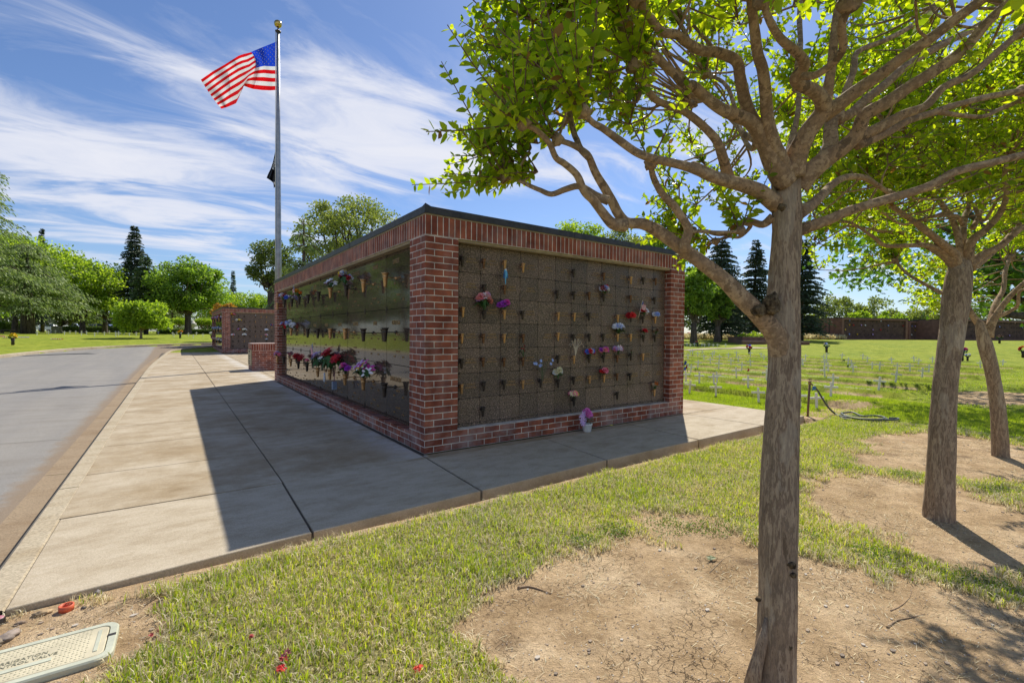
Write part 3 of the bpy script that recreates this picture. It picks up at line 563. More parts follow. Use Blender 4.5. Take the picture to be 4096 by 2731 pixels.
# ================================================================== brick niche walls
ORD = ['first', 'second', 'third', 'fourth', 'fifth', 'sixth', 'seventh', 'eighth', 'ninth', 'tenth', 'eleventh', 'twelfth', 'thirteenth']
HB = 2.39; WX = 4.3276; WY = 8.686; PR = .375
COLX = [.44 + .272 * i for i in range(13)] + [3.982]
ROWZ = [.234, .507, .78, 1.053, 1.326, 1.6, 1.87, 2.165]
COLY = [.375, .51] + [1.32 + .811 * i for i in range(9)] + [8.31]
ROWL = [.167, .831, 1.497, 2.165]
def panel_group(mb, faces):
    pass
def columbarium(loc, label, detail=True, full=True):
    root = empty('columbarium', loc, label=label, cat='memorial wall')
    RC = .105                                          # how far the stone sits back from the brick
    b = MB()
    # piers
    b.box(0, PR, 0, PR, 0, 2.196); b.box(WX - PR + .03, WX, 0, PR, 0, 2.196); b.box(0, PR, WY - PR, WY, 0, 2.196); b.box(WX - PR + .03, WX, WY - PR, WY, 0, 2.196)
    # plinths between piers and the flank walls behind
    b.box(PR, WX - PR + .03, 0.002, RC + .06, 0, .20); b.box(0.002, RC + .06, PR, WY - PR, 0, .165)
    b.box(WX - .16, WX - .002, PR, WY - PR, 0, 2.196); b.box(PR, WX - PR + .03, WY - .16, WY - .002, 0, 2.196)
    b.build('brick_wall', M_brick, root)
    s = MB()                                           # soldier course all round
    s.box(0, WX, 0, .15, 2.196, HB); s.box(0, .15, .15, WY - .15, 2.196, HB); s.box(WX - .15, WX, .15, WY - .15, 2.196, HB); s.box(0, WX, WY - .15, WY, 2.196, HB)
    s.build('soldier_course', M_sold, root)
    t = MB(); t.box(PR, WX - PR + .03, .02, RC + .02, 2.17, 2.1955); t.box(.02, RC + .02, PR, WY - PR, 2.17, 2.1955)
    t.box(-.004, WX + .004, -.004, WY + .004, HB, HB + .014); t.build('trim', M_trim, root)
    c = MB(); o = .016
    c.box(-o, WX + o, -o, .0 + .2, HB + .014, HB + .085); c.box(-o, .2, .2, WY - .2, HB + .014, HB + .085); c.box(WX - .2, WX + o, .2, WY - .2, HB + .014, HB + .085); c.box(-o, WX + o, WY - .2, WY + o, HB + .014, HB + .085)
    for y in ([2.45, 4.9, 7.3] if detail else []): c.box(-o - .003, -.0, y, y + .05, HB + .012, HB + .088)
    if detail:
        c.box(2.0, 2.05, -o - .003, 0, HB + .012, HB + .088)
        c.add([(-o, -o, HB + .085), (-o + .07, -o, HB + .085), (-o, -o + .06, HB + .085), (-o + .012, -o + .01, HB + .112)], [(0, 1, 3), (1, 2, 3), (2, 0, 3), (0, 2, 1)])
    c.build('coping', M_cop, root)
    r = MB(); r.box(.2, WX - .2, .2, WY - .2, HB - .02, HB + .03); r.build('roof', M_copg, root)
    k = MB(); k.box(PR - .02, WX - PR + .05, RC + .012, RC + .05, .18, 2.18); k.box(RC + .012, RC + .05, PR - .02, WY - PR + .02, .15, 2.18); k.build('backing', M_joint, root)
    gp = .0016; rr = random.Random(5)
    if detail:
        for i in range(13):
            for j in range(7):
                p = MB(); y = RC + rr.uniform(-.001, .001); z0 = ROWZ[j]; 
                p.box(COLX[i] + gp * 1.5, COLX[i + 1] - gp * 1.5, y, y + .02, z0 + gp * 1.5, ROWZ[j + 1] - gp * 1.5); p.build('niche_front', M_gran2, root)
        p = MB()
        for i in range(13): p.box(COLX[i] + gp, COLX[i + 1] - gp, RC - .004, RC + .02, .201, .234 - gp)
        p.box(.376, COLX[0] - gp, RC, RC + .02, .201, 2.168); 
        p.build('edge_strip', M_gran2, root)
        for i in range(len(COLY) - 1):
            if i == 0: continue
            for j in range(3):
                p = MB(); x = RC + rr.uniform(-.0006, .0006)
                t1 = rr.uniform(-.0007, .0007); t2 = rr.uniform(-.0007, .0007)
                y0, y1, z0, z1 = COLY[i] + gp, COLY[i + 1] - gp, (.195 if j == 0 else ROWL[j]) + gp, ROWL[j + 1] - gp
                gq = .0022; y0 += gq; y1 -= gq; z0 += gq; z1 -= gq
                p.add([(x + t1, y0, z0), (x + t2, y1, z0), (x + t2, y1, z1), (x + t1, y0, z1), (x + .02, y0, z0), (x + .02, y1, z0), (x + .02, y1, z1), (x + .02, y0, z1)],
                      [(0, 3, 2, 1)[::-1][::-1], (4, 5, 6, 7), (0, 1, 5, 4), (1, 2, 6, 5), (2, 3, 7, 6), (3, 0, 4, 7)])
                p.build('crypt_front', M_gran, root)
        p = MB(); p.box(RC - .004, RC + .02, .376, WY - .376, .166, .193); p.box(RC, RC + .02, .376, COLY[1] - gp, .197, 2.168); p.build('edge_strip', M_gran, root)
        # dark fixing studs where four stones meet
        q0 = None; n_ = 0; q = MB()
        for i in range(14):
            for j in range(8):
                x = COLX[i] if 0 < i < 13 else COLX[i] + (.012 if i == 0 else -.012); n_ += 1
                if n_ > 100: q.ico((x, RC - .004, ROWZ[j]), .011, 1, 0, (1, .6, 1)); continue
                if q0 is None: w = MB(); w.ico((0, 0, 0), .011, 1, 0, (1, .6, 1)); q0 = w.build('fixing_stud', M_dark, root); o_ = q0
                else: o_ = q0.copy(); COL.objects.link(o_)
                o_.location = (x, RC - .004, ROWZ[j])
        for i in range(1, len(COLY) - 1):
            for j in range(4): q.add([(RC - .008, COLY[i] + a, max(ROWL[j], .2) + c_) for a, c_ in ((0, .035), (-.012, 0), (0, -.035), (.012, 0))] + [(RC - .001, COLY[i] + a, max(ROWL[j], .2) + c_) for a, c_ in ((0, .035), (-.012, 0), (0, -.035), (.012, 0))],
                                    [(0, 1, 2, 3), (0, 4, 5, 1), (1, 5, 6, 2), (2, 6, 7, 3), (3, 7, 4, 0)])
        q.build('fixing_stud', M_dark, root, kind='stuff')
    else:
        p = MB()
        for i in range(13):
            for j in range(7): p.box(COLX[i] + gp, COLX[i + 1] - gp, RC, RC + .02, ROWZ[j] + gp, ROWZ[j + 1] - gp)
        p.box(.376, COLX[0] - gp, RC, RC + .02, .205, 2.168); p.build('niche_panel', M_gran2, root)
        p = MB()
        for i in range(len(COLY) - 1):
            for j in range(3): p.box(RC, RC + .02, COLY[i] + gp, COLY[i + 1] - gp, ROWL[j] + gp, ROWL[j + 1] - gp)
        p.build('crypt_panel', M_gran, root)
    return root
near = columbarium((0, 0, 0), 'near red brick memorial wall with brown granite niche fronts, closest to the flagpole')
B2 = (0.03, 25.15, .03)
far = columbarium(B2, 'smaller looking brick memorial wall beyond the pedestal at the end of the sidewalk', detail=False)
# lettering on the polished stones (part of the wall)
lt = MB(); X0 = .105 - .0035
def wl(s_, size, y, z, sx=1.0): add_text(lt, s_, size, (X0, y, z), (0, -1, 0), (0, 0, 1), .002, 0, sx)
names = {(2, 0): 'SWEET', (2, 1): 'SHAW', (2, 2): 'SANDOVAL', (2, 4): 'HUNT', (2, 5): 'IVERN', (1, 0): 'ORTEGA', (1, 1): 'KIER', (1, 2): 'PIAZZA', (1, 3): 'HARTI', (1, 4): 'HAKEL', (1, 5): 'MOSES', (0, 0): 'MOSGROVE'}
for (row, col), s_ in names.items():
    yc = COLY[1] + .405 + .811 * col + (.10 if col == 0 else 0); wl(s_, .075, yc, ROWL[row] + (.56 if row == 2 else .50 if row == 1 else .49), .85)
rr = random.Random(11); sm = ['1925', '2002', '1928', '1906', '1938', '1921', '1907', '1919', '1930', '2016', '1998', '1915', '2009']
for row in range(3):
    for col in range(9):
        yc = COLY[1] + .405 + .811 * col
        for q, zz in enumerate((.36, .30, .16, .10)):
            if q % 2 == 0: wl({0: 'EUGENE', 1: 'EDNA S', 2: 'CECILIA M'}.get((row + q + col) % 3, 'LOUIS'), .030, yc + .03, ROWL[row] + zz, 1)
            else: wl(sm[(row * 7 + col * 3 + q) % 13], .028, yc + .14, ROWL[row] + zz, 1); wl(sm[(row * 5 + col * 2 + q) % 13], .028, yc - .12, ROWL[row] + zz, 1)
lt.build('lettering', M_letter, near)
lt = MB()
for i in range(13):
    for j in range(1, 7):
        if (i * 7 + j * 5) % 4 == 0: continue
        xc = COLX[i] + .155; z = ROWZ[j] + .15
        for q, w_ in ((0, 'LOUIS M'), (.035, 'BORN 1921')): add_text(lt, w_, .027, (xc, .105 - .0035, z - q), (1, 0, 0), (0, 0, 1), .001)
lt.build('lettering', M_letter, near)

# ------------------------------------------------------------------ bronze vases
def vase_geo(h, r):
    m1 = MB(); m1.lathe([(r * .34, 0), (r * .42, .004), (r * .48, h * .15), (r * .62, h * .62), (r * .70, h * .66), (r * .70, h * .70), (r * .66, h * .72), (r * .80, h * .90), (r * 1.12, h), (r * 1.02, h), (r * .66, h * .8), (r * .3, h * .3), (0, h * .28)], 14)
    return m1
VB = {}
def vase(kind, x, y, z, ax, L_, size, label, group):
    """z is the rim height; ax is the wall direction the bracket reaches to ('x' or 'y'), L_ its length"""
    key = (kind, ax, size); mat_ = {'B': M_bronze, 'M': M_mid, 'D': M_dark}[kind]; h = size; r = size * .26
    if key not in VB:
        e = empty('flower_vase', (x, y, z - h)); m1 = vase_geo(h, r); m1.build('cup', mat_, e)
        br = MB(); d = Vector((1, 0, 0)) if ax == 'x' else Vector((0, 1, 0)); zz = h * .68
        br.tube([d * r * .6 + Vector((0, 0, zz)), d * (L_ * .5) + Vector((0, 0, zz)), d * (L_ - .003) + Vector((0, 0, zz))], [.0035 * size / .1] * 3, 6)
        k = size / .12
        br.lathe([(.0035 * k, -.02 * k), (.009 * k, -.012 * k), (.016 * k, -.005 * k), (.016 * k, -.001), (0, -.001)], 10, tuple(d * L_ + Vector((0, 0, zz))), axis='X' if ax == 'x' else 'Y')
        br.tube([Vector((r * .72 * math.cos(a), r * .72 * math.sin(a), zz)) for a in np.linspace(0, 2 * math.pi, 13)], .003 * k, 5)
        br.build('bracket', M_dark if kind == 'D' else mat_, e); VB[key] = e; o = e
    else:
        src = VB[key]; o = src.copy(); COL.objects.link(o); o.location = (x, y, z - h)
        for ch in src.children: c = ch.copy(); COL.objects.link(c); c.parent = o
    for k_ in list(o.keys()): del o[k_]
    tag(o, label, 'vase', group); return o
KN = {'B': 'golden bronze', 'M': 'worn bronze', 'D': 'dark tarnished'}
RV = """0.46,2.03,D 0.73,2.03,M 1.01,2.04,B 1.27,2.03,B 2.07,2.03,D 2.62,2.03,M 3.16,2.02,B 3.43,2.03,D 3.71,2.04,M 0.74,1.75,D 1.01,1.76,M 1.80,1.75,D 2.08,1.75,D 2.35,1.76,M 2.62,1.75,D 3.16,1.76,M 3.69,1.76,D 0.47,1.49,B 0.74,1.47,D 1.01,1.48,B 1.27,1.48,D 1.82,1.48,B 2.09,1.48,B 2.35,1.49,D 2.90,1.48,B 3.17,1.49,D 3.43,1.48,D 3.71,1.48,B 0.46,1.21,B 0.73,1.21,M 1.01,1.21,B 1.28,1.21,M 1.82,1.23,B 2.08,1.21,D 2.36,1.22,D 2.62,1.22,D 2.90,1.22,B 3.17,1.22,B 3.45,1.21,D 3.71,1.21,D 0.46,0.94,D 0.73,0.95,M 1.01,0.94,M 1.28,0.94,M 1.82,0.95,D 2.09,0.94,B 2.36,0.94,D 2.63,0.94,D 2.90,0.93,M 3.18,0.95,D 3.44,0.94,B 0.46,0.67,B 0.74,0.68,D 1.01,0.68,D 1.28,0.67,B 1.55,0.67,D 1.83,0.65,D 2.09,0.67,D 2.37,0.67,B 2.64,0.67,B 2.90,0.68,M 3.17,0.67,D 3.71,0.41,B 0.73,0.40,D 2.10,0.40,D 2.91,0.42,D"""
RZ = [2.03, 1.755, 1.48, 1.215, .945, .67, .41]
for s_ in RV.split():
    x, z, k = s_.split(','); x = float(x); z = float(z); ci = round((x - .46) / .272); ri = min(range(7), key=lambda i: abs(RZ[i] - z))
    vase(k, x, .066, z, 'y', .038, .105, f'{KN[k]} vase on the niche wall, {ORD[ri]} row down, {ORD[ci]} column from the brick corner', 'vases on the niche fronts of the near wall')
LV = """1.01,1.91,B 1.79,1.90,B 2.55,1.89,D 3.39,1.91,B 4.14,1.90,D 4.92,1.90,D 5.68,1.91,D 6.40,1.90,D 7.22,1.92,D 8.10,1.90,B 1.01,1.27,D 1.79,1.26,D 2.60,1.27,B 3.39,1.27,B 4.19,1.27,D 4.95,1.27,D 6.47,1.29,B 7.27,1.29,D 1.03,0.62,D 1.79,0.62,B 2.60,0.61,B 3.41,0.62,B 4.19,0.60,B 5.00,0.64,D 5.75,0.64,D 6.52,0.64,B 7.31,0.64,D 8.10,0.63,B"""
LZ = [1.905, 1.27, .62]
for s_ in LV.split():
    y, z, k = s_.split(','); y = float(y); z = float(z); ci = round((y - 1.01) / .79); ri = min(range(3), key=lambda i: abs(LZ[i] - z)); 
    vase(k, -.03, y, z, 'x', .134, .165, f'{KN[k]} vase on the polished wall, {["top", "middle", "bottom"][ri]} row, {ORD[ci]} from the brick corner', 'vases on the crypt fronts of the near wall')

# ------------------------------------------------------------------ artificial flowers
FC = {}
def fmat(rgb):
    if rgb not in FC: FC[rgb] = plain('petal %02x%02x%02x' % tuple(int(c * 255) for c in rgb), rgb, .6, 0, .18, 90)
    return FC[rgb]
RED = (.62, .015, .02); DRED = (.36, .01, .02); PINK = (.85, .22, .33); CORAL = (.86, .32, .27); WHT = (.82, .83, .88); BLU = (.09, .18, .70); LBLU = (.35, .47, .85); YEL = (.85, .62, .03); CRM = (.78, .72, .45)
PUR = (.38, .05, .50); LIL = (.62, .42, .78); MAG = (.72, .06, .40); ORG = (.80, .22, .02); BRN = (.22, .11, .06); STRAWC = (.5, .40, .25)
M_green = plain('artificial leaf green', (.045, .12, .025), .55, 0, .3, 50)
FOLI = 0
def head(mb, c, r, nd_, seed, style='rose'):
    """one flower head facing direction nd_: rings of separate petals round a centre"""
    rr = random.Random(seed); n = Vector(nd_).normalized(); u = n.orthogonal().normalized(); w = n.cross(u); c = Vector(c)
    rings = {'rose': ((7, 1.0, .15), (6, .72, .5), (5, .42, .85)), 'daisy': ((11, 1.0, .10), (8, .75, .25)), 'lily': ((6, 1.25, .35),), 'ball': ((8, 1.0, -.1), (8, .9, .4), (6, .6, .8), (4, .3, 1.0)), 'spike': ((9, 1.1, .0), (9, 1.0, .5), (7, .8, 1.0))}[style]
    wd = {'rose': .52, 'daisy': .20, 'lily': .26, 'ball': .38, 'spike': .15}[style]
    for cnt, R, lift in rings:
        ph = rr.random() * 6
        for k in range(cnt):
            a = ph + 2 * math.pi * k / cnt + rr.uniform(-.12, .12); d = (u * math.cos(a) + w * math.sin(a)); e = n.cross(d)
            R2 = r * R * rr.uniform(.85, 1.12); l = lift
            p1 = c + d * R2 * .5 + n * r * l * .45; p2 = c + d * R2 + n * r * (l * .8 + (.12 if style != 'lily' else -.1)); q = e * r * wd * R
            mb.add([c, p1 - q, p1 + q, p2 - q * .65, p2 + q * .65, p2 + d * R2 * .12 - n * r * .08], [(0, 1, 2), (1, 3, 4, 2), (3, 5, 4)])
BQN = 0
def bouquet(x, y, z, out, label, cols, n=8, r=.03, spread=.06, height=.07, style='ball', leaf=10, group=None, up=0.5, name='bouquet', droop=0):
    """flowers standing in a vase whose rim is at (x,y,z); out = outward direction of the wall"""
    global BQN; BQN += 1; rr = random.Random(BQN * 13 + 1)
    e = empty(name, (x, y, z), label=label, cat='flowers', group=group)
    per = {}
    st = MB(); o = Vector(out); side = Vector((-o.y, o.x, 0))
    for i in range(n):
        c = cols[i % len(cols)]; mb = per.setdefault(c, MB())
        a = 2 * math.pi * (i + rr.random() * .6) / max(n, 1); k = math.sqrt((i + .6) / n)
        dx = math.cos(a) * spread * k; dy = math.sin(a) * spread * .65 * k + spread * .12
        dz = height * (1.0 - .45 * k * k + rr.uniform(-.12, .12)) + (abs(math.sin(a)) * 0)
        p = side * dx + o * dy + Vector((0, 0, dz + math.sin(a) * 0))
        d = (p + Vector((0, 0, spread * .2)) + o * spread * .8)
        head(mb, p, r * rr.uniform(.82, 1.15), d, BQN * 77 + i, style)
        st.tube([Vector((0, 0, -.02)), p * .5 + Vector((0, 0, .004)), p], [.0022, .0018, .0015], 4)
    for i in range(leaf):
        a = rr.uniform(0, 6.28); L_ = rr.uniform(.6, 1.25) * (spread + height * .4); d = side * math.cos(a) + o * math.sin(a) * .7; b_ = Vector((0, 0, rr.uniform(-.0, .02)))
        w = Vector((0, 0, 1)).cross(d).normalized() * L_ * .13; m_ = b_ + d * L_ * .5 + Vector((0, 0, height * rr.uniform(.25, .7))); t_ = b_ + d * L_ + Vector((0, 0, height * rr.uniform(-.2, .6)))
        st.add([b_, m_ - w, m_ + w, t_], [(0, 1, 2), (1, 3, 2)])
    for c, mb in per.items(): mb.build('bloom', fmat(c), e)
    if st.v: st.build('foliage', M_green, e)
    return e
OR = (0, -1, 0); OL = (-1, 0, 0)
def rb(ci, ri, what, cols, **k):
    k['r'] = k['r'] * 1.15; return bouquet(.46 + .272 * ci, .058, RZ[ri] + .0, OR, what + f', {ORD[ri]} row and {ORD[ci]} column of the niche wall', cols, group='artificial flowers on the near wall', **k)
rb(8, 1, 'red, white and blue artificial flowers', [RED, WHT, LBLU, DRED, WHT], n=7, r=.034, spread=.062, height=.085)
rb(1, 2, 'large bunch of coral and white flowers', [CORAL, CORAL, CORAL, LIL, CORAL, WHT, PINK], n=16, r=.034, spread=.095, height=.15, leaf=14)
rb(2, 2, 'magenta orchid bunch', [PUR, MAG, PUR, PUR], n=6, r=.036, spread=.065, height=.085, style='rose')
rb(10, 2, 'pair of drooping red roses', [RED, RED, DRED], n=4, r=.036, spread=.07, height=.0, style='rose', leaf=6)
rb(11, 2, 'white and red roses', [WHT, WHT, RED], n=5, r=.036, spread=.05, height=.09, style='rose')
rb(12, 2, 'pale blue hydrangea bunch', [LBLU, WHT, LBLU], n=8, r=.028, spread=.055, height=.04)
rb(9, 3, 'white daisy sprays', [WHT, WHT, LBLU], n=7, r=.045, spread=.085, height=.12, style='daisy', leaf=16)
rb(11, 3, 'single red rose with dark leaves', [RED], n=2, r=.036, spread=.03, height=.06, style='rose', leaf=12)
rb(12, 3, 'dried brown flower bunch', [BRN, STRAWC, BRN], n=9, r=.02, spread=.05, height=.08, leaf=6)
rb(7, 4, 'red and blue flower ball', [RED, BLU, WHT, RED, BLU], n=9, r=.03, spread=.075, height=.055)
rb(8, 4, 'purple and coral bunch', [PUR, CORAL, MAG, CORAL], n=9, r=.034, spread=.075, height=.07, style='rose')
rb(9, 4, 'lilac and pink bunch', [LIL, PINK, LIL, WHT], n=10, r=.032, spread=.07, height=.085, style='spike')
rb(3, 4, 'thin twig with red berries', [DRED, DRED], n=4, r=.012, spread=.03, height=.12, leaf=2)
rb(10, 4, 'small dry twig', [BRN], n=3, r=.01, spread=.02, height=.06, leaf=2)
rb(5, 5, 'cream and pale yellow bunch', [CRM, WHT, CRM], n=8, r=.034, spread=.06, height=.10, style='rose')
rb(8, 5, 'dark red bunch with a pink bloom', [RED, DRED, PINK, RED], n=7, r=.034, spread=.062, height=.07, style='rose')
rb(12, 6, 'orange sunflower bunch', [ORG, BRN, ORG, STRAWC], n=7, r=.032, spread=.05, height=.105, style='daisy')
rb(6, 6, 'pink, yellow and green bunch', [PINK, YEL, PINK, CRM], n=7, r=.032, spread=.06, height=.065, style='daisy')
# dried grasses and wiry white sprigs
def sprig(x, y, z, label, col, n, h, spread, tips, bl, name='dried_grass'):
    rr = random.Random(int(x * 100)); e = empty(name, (x, y, z), label=label, cat='dried flowers'); mb = MB(); tp = MB()
    for i in range(n):
        a = rr.uniform(-1, 1) * spread; p = [Vector((0, 0, -.02)), Vector((a * .35, -.01, h * .45)), Vector((a, -.02 + rr.uniform(-.02, .02), h * rr.uniform(.6, 1)))]
        if rr.random() < .3: p.append(p[-1] + Vector((a * .3, 0, -h * .15)))
        mb.tube([Vector(q) for q in crv([tuple(v) for v in p], 4)], .0016, 4)
        if i % 2 == 0: head(tp, p[-1], bl, (0, -1, .4), i, 'daisy')
    mb.build('stem', plain('dry stem', col, .8), e); tp.build('bloom', fmat(tips), e)
sprig(.46 + .272 * 6, .04, .945, 'bleached dried grass plume, fifth row and seventh column of the niche wall', (.62, .55, .45), 26, .21, .10, (.55, .36, .2), .008)
sprig(.46 + .272 * 4, .04, .67, 'wiry sprigs with pale blue blossoms low on the niche wall', (.10, .13, .07), 14, .25, .16, LBLU, .02, 'flower_sprig')
# blue parakeet ornament hanging on the third vase of the top row
def parakeet():
    e = empty('parakeet_ornament', (1.0, .035, 1.86), label='small blue parakeet ornament below the top row of vases', cat='ornament')
    b = MB(); b.lathe([(0, .075), (.012, .073), (.017, .062), (.016, .052), (.02, .035), (.021, .015), (.014, -.01), (.007, -.03), (.006, -.07), (.002, -.095), (0, -.096)], 10, (0, -.0, 0)); b.build('body', plain('sky blue plumage', (.12, .45, .80), .6), e)
    h = MB(); h.ico((0, -.004, .066), .0165, 1); h.build('face', plain('white face', (.8, .82, .85), .6), e)
    w = MB(); w.obox((.017, -.002, .01), (.004, 0, 0), (0, .012, 0), (-.004, 0, .035)); w.obox((-.017, -.002, .01), (.004, 0, 0), (0, .012, 0), (.004, 0, .035)); w.build('wing', plain('dark blue wing', (.05, .17, .42), .6), e)
    k = MB(); k.ico((0, -.020, .062), .004, 1, 0, (1, 1, 1.4)); k.build('beak', plain('beak', (.5, .35, .12), .5), e)
parakeet()
def mini_flag(loc, wall, label, tilt=.35, s=1.0, lean=1):
    """small hand flag: stick, striped cloth, starry canton"""
    e = empty('hand_flag', loc, label=label, cat='flag'); o = Vector(wall); side = Vector((-o.y, o.x, 0))
    st = MB(); top = side * (.06 * lean * tilt) + Vector((0, 0, .20 * s)) + o * .02; st.tube([Vector((0, 0, -.04)), top], .0028, 6); st.ico(top, .006, 1); st.build('stick', plain('stick', (.75, .72, .66), .5), e)
    f = MB(); nx_, nz_ = 10, 13; W_ = .10 * s; H_ = .085 * s
    d = (top - Vector((0, 0, -.04))).normalized(); hang = (side * lean * .72 - Vector((0, 0, .62))).normalized()
    P = [[top - d * (.01 + H_ * j / nz_) + hang * (W_ * i / nx_) + o * (.012 * math.sin(i * .9 + j * .1)) for i in range(nx_ + 1)] for j in range(nz_ + 1)]
    for j in range(nz_):
        for i in range(nx_):
            mi_ = 2 if (i < 4 and j < 7) else (0 if j % 2 == 0 else 1)
            f.add([P[j][i], P[j][i + 1], P[j + 1][i + 1], P[j + 1][i]], [(0, 1, 2, 3)], mi_, True)
    f.build('cloth', [fmat((.55, .02, .04)), fmat((.78, .76, .76)), fmat((.03, .06, .28))], e)
mini_flag((.46 + .272 * 10.4, .03, 1.49), OR, 'small stars and stripes hand flag leaning left on the niche wall', lean=1, tilt=1)
def lb(ci, ri, what, cols, **k):
    return bouquet(-.03, 1.01 + .787 * ci, LZ[ri], OL, what + f' in the {["top", "middle", "bottom"][ri]} row of the polished wall', cols, group='artificial flowers on the near wall', **k)
lb(2, 0, 'big mixed bouquet with yellow and blue flowers', [YEL, LBLU, WHT, DRED, YEL, LBLU, LBLU, WHT, MAG], n=13, r=.048, spread=.12, height=.15, leaf=20)
lb(3, 0, 'white poinsettia with dark pansies', [WHT, WHT, PUR, LIL], n=6, r=.06, spread=.09, height=.11, style='lily', leaf=20)
lb(8, 0, 'red, white and blue carnation balls', [RED, WHT, BLU, DRED, WHT], n=8, r=.06, spread=.13, height=.13)
lb(6, 0, 'orange autumn flowers', [ORG, YEL, ORG, BRN], n=9, r=.04, spread=.08, height=.13, leaf=16)
lb(7, 0, 'pale faded blossoms', [LIL, WHT], n=4, r=.03, spread=.05, height=.06)
lb(7, 1, 'white peony and pale blue sprays', [WHT, LBLU, WHT, LBLU, WHT], n=11, r=.055, spread=.13, height=.14, leaf=18)
lb(8, 1, 'red, white and blue spray', [RED, LBLU, WHT, RED], n=8, r=.05, spread=.10, height=.12)
lb(1, 2, 'stargazer lilies with yellow and magenta blooms', [MAG, WHT, YEL, LIL, MAG, WHT, YEL], n=13, r=.062, spread=.14, height=.17, style='lily', leaf=26)
lb(2, 2, 'purple and yellow orchid bunch', [PUR, MAG, CRM, PUR, BLU], n=9, r=.05, spread=.10, height=.13, style='rose', leaf=18)
lb(3, 2, 'very large dark red lily bush', [RED, DRED, RED], n=44, r=.05, spread=.20, height=.30, style='lily', leaf=34)
lb(4, 2, 'lavender daisies and dark greenery', [LIL, WHT, LIL, LIL], n=10, r=.055, spread=.13, height=.22, style='daisy', leaf=30)
lb(5, 2, 'single pink rosebud', [PINK], n=2, r=.04, spread=.03, height=.07, style='rose', leaf=6)
lb(6, 2, 'spiky red chrysanthemum', [RED, DRED, RED], n=11, r=.06, spread=.11, height=.12, style='spike')
lb(9, 2, 'pink and lavender carnations', [LIL, PINK, LIL], n=8, r=.045, spread=.09, height=.08)
mini_flag((-.05, 1.01 + .787 * 6.3, LZ[0] + .02), OL, 'small stars and stripes hand flag upright in the top row', lean=-1, s=1.1)
mini_flag((-.10, 1.01 + .787 * 4.0, LZ[2] + .10), OL, 'larger stars and stripes hand flag drooping in the bottom row', lean=-1, s=1.5, tilt=.2)
def lantern():
    e = empty('wind_chime', (-.06, 3.05, .34), label='small blue grey box hanging from a beaded cord under the red lily bush', cat='ornament')
    b = MB(); b.bbox(-.03, .03, -.03, .03, 0, .12, .006); b.build('box', plain('blue grey paint', (.16, .22, .33), .5, 0, .2), e)
    c = MB(); c.tube([(0, 0, .118), (0, 0, .28)], .004, 6)
    for i in range(8): c.ico((0, 0, .135 + .016 * i), .009, 1)
    c.build('cord', plain('beads', (.25, .1, .12), .5), e)
    e = empty('wind_chime', (-.06, 3.62, .40), label='small white figure hanging beside the red lily bush', cat='ornament')
    b = MB(); b.lathe([(0, 0), (.018, .01), (.02, .06), (.012, .11), (.017, .13), (.012, .15), (0, .155)], 8); b.build('figure', plain('pale plastic', (.6, .65, .72), .5), e)
    c = MB(); c.tube([(0, 0, .15), (0, 0, .24)], .002, 5); c.build('cord', M_dark, e)
lantern()
# white flower pot on the slab
def pot():
    g = Vector((2.14, -.13, 0)); e = empty('potted_flowers', g, label='white plastic pot of pink orchids and green leaves on the slab against the brick plinth', cat='potted plant')
    b = MB(); b.lathe([(0, .001), (.046, .001), (.05, .006), (.062, .085), (.067, .088), (.067, .104), (.061, .104), (.056, .085), (0, .082)], 20); b.build('pot', plain('white plastic', (.80, .82, .84), .35), e)
    rr = random.Random(2); l = MB()
    for i in range(240):
        a = rr.uniform(0, 6.28); k = rr.random() ** .6 * .085; p = Vector((math.cos(a) * k, math.sin(a) * k, .10 + rr.uniform(0, .085))); d = Vector((rr.uniform(-1, 1), rr.uniform(-1, 1), rr.uniform(0, 1))).normalized() * .02; w = d.orthogonal().normalized() * .006
        l.add([p, p + d * .5 + w, p + d, p + d * .5 - w], [(0, 1, 2, 3)])
    l.build('foliage', plain('grey green leaf', (.16, .20, .12), .6, 0, .4, 80), e)
    f1 = MB(); f2 = MB()
    for i in range(15):
        a = rr.uniform(0, 6.28); k = rr.uniform(0, .065); head(f1, (math.cos(a) * k - .01, math.sin(a) * k * .7 - .02, .20 + rr.uniform(0, .075)), .034, (rr.uniform(-.6, .6), -1, .6), i, 'rose')
    for i in range(5): head(f2, (-.09 + rr.uniform(-.02, .02), -.02, .11 + .03 * i), .028, (-.5, -1, .3), i, 'lily')
    f1.build('bloom', fmat((.80, .22, .62)), e); f2.build('bloom', fmat(LIL), e)
pot()
# ------------------------------------------------------------------ vases and flowers of the second wall
def c8(x, y): return 800 + x / 3.92, 1200 + y / 3.92
def onwall(px, py, yw):
    d = ray(px, py); t = (yw - CAM.y) / d.y; return CAM + d * t
v2 = []
cx8 = [535, 625, 714, 802, 890, 978, 1062, 1145]; ry8 = [245, 325, 400, 480, 555, 635, 712]
bz = {(0, 1), (6, 0), (5, 0), (4, 1), (6, 1), (0, 4), (4, 4), (5, 4), (2, 5), (3, 5), (0, 0), (6, 4), (7, 2)}
miss = {(3, 0), (5, 1), (7, 0), (7, 1), (3, 6), (1, 6), (4, 6), (5, 6), (6, 6), (7, 6), (1, 3), (5, 5)}
tiny = {}
for i in range(8):
    for j in range(7):
        if (i, j) in miss: continue
        x = B2[0] + .46 + .272 * (i + 0) + .04; z = B2[2] + RZ[j]; k = 'B' if (i, j) in bz else 'D'
        vase(k, x, B2[1] + .066, z, 'y', .038, .105, f'{KN[k]} vase on the second wall, {ORD[j]} row down, {ORD[i]} from its brick corner', 'vases on the second wall')
def fb(i, j, what, cols, dz=0, **k):
    bouquet(B2[0] + .50 + .272 * i, B2[1] + .04, B2[2] + RZ[j] + dz, OR, what + ' on the second wall', cols, group='flowers on the second wall', **k)
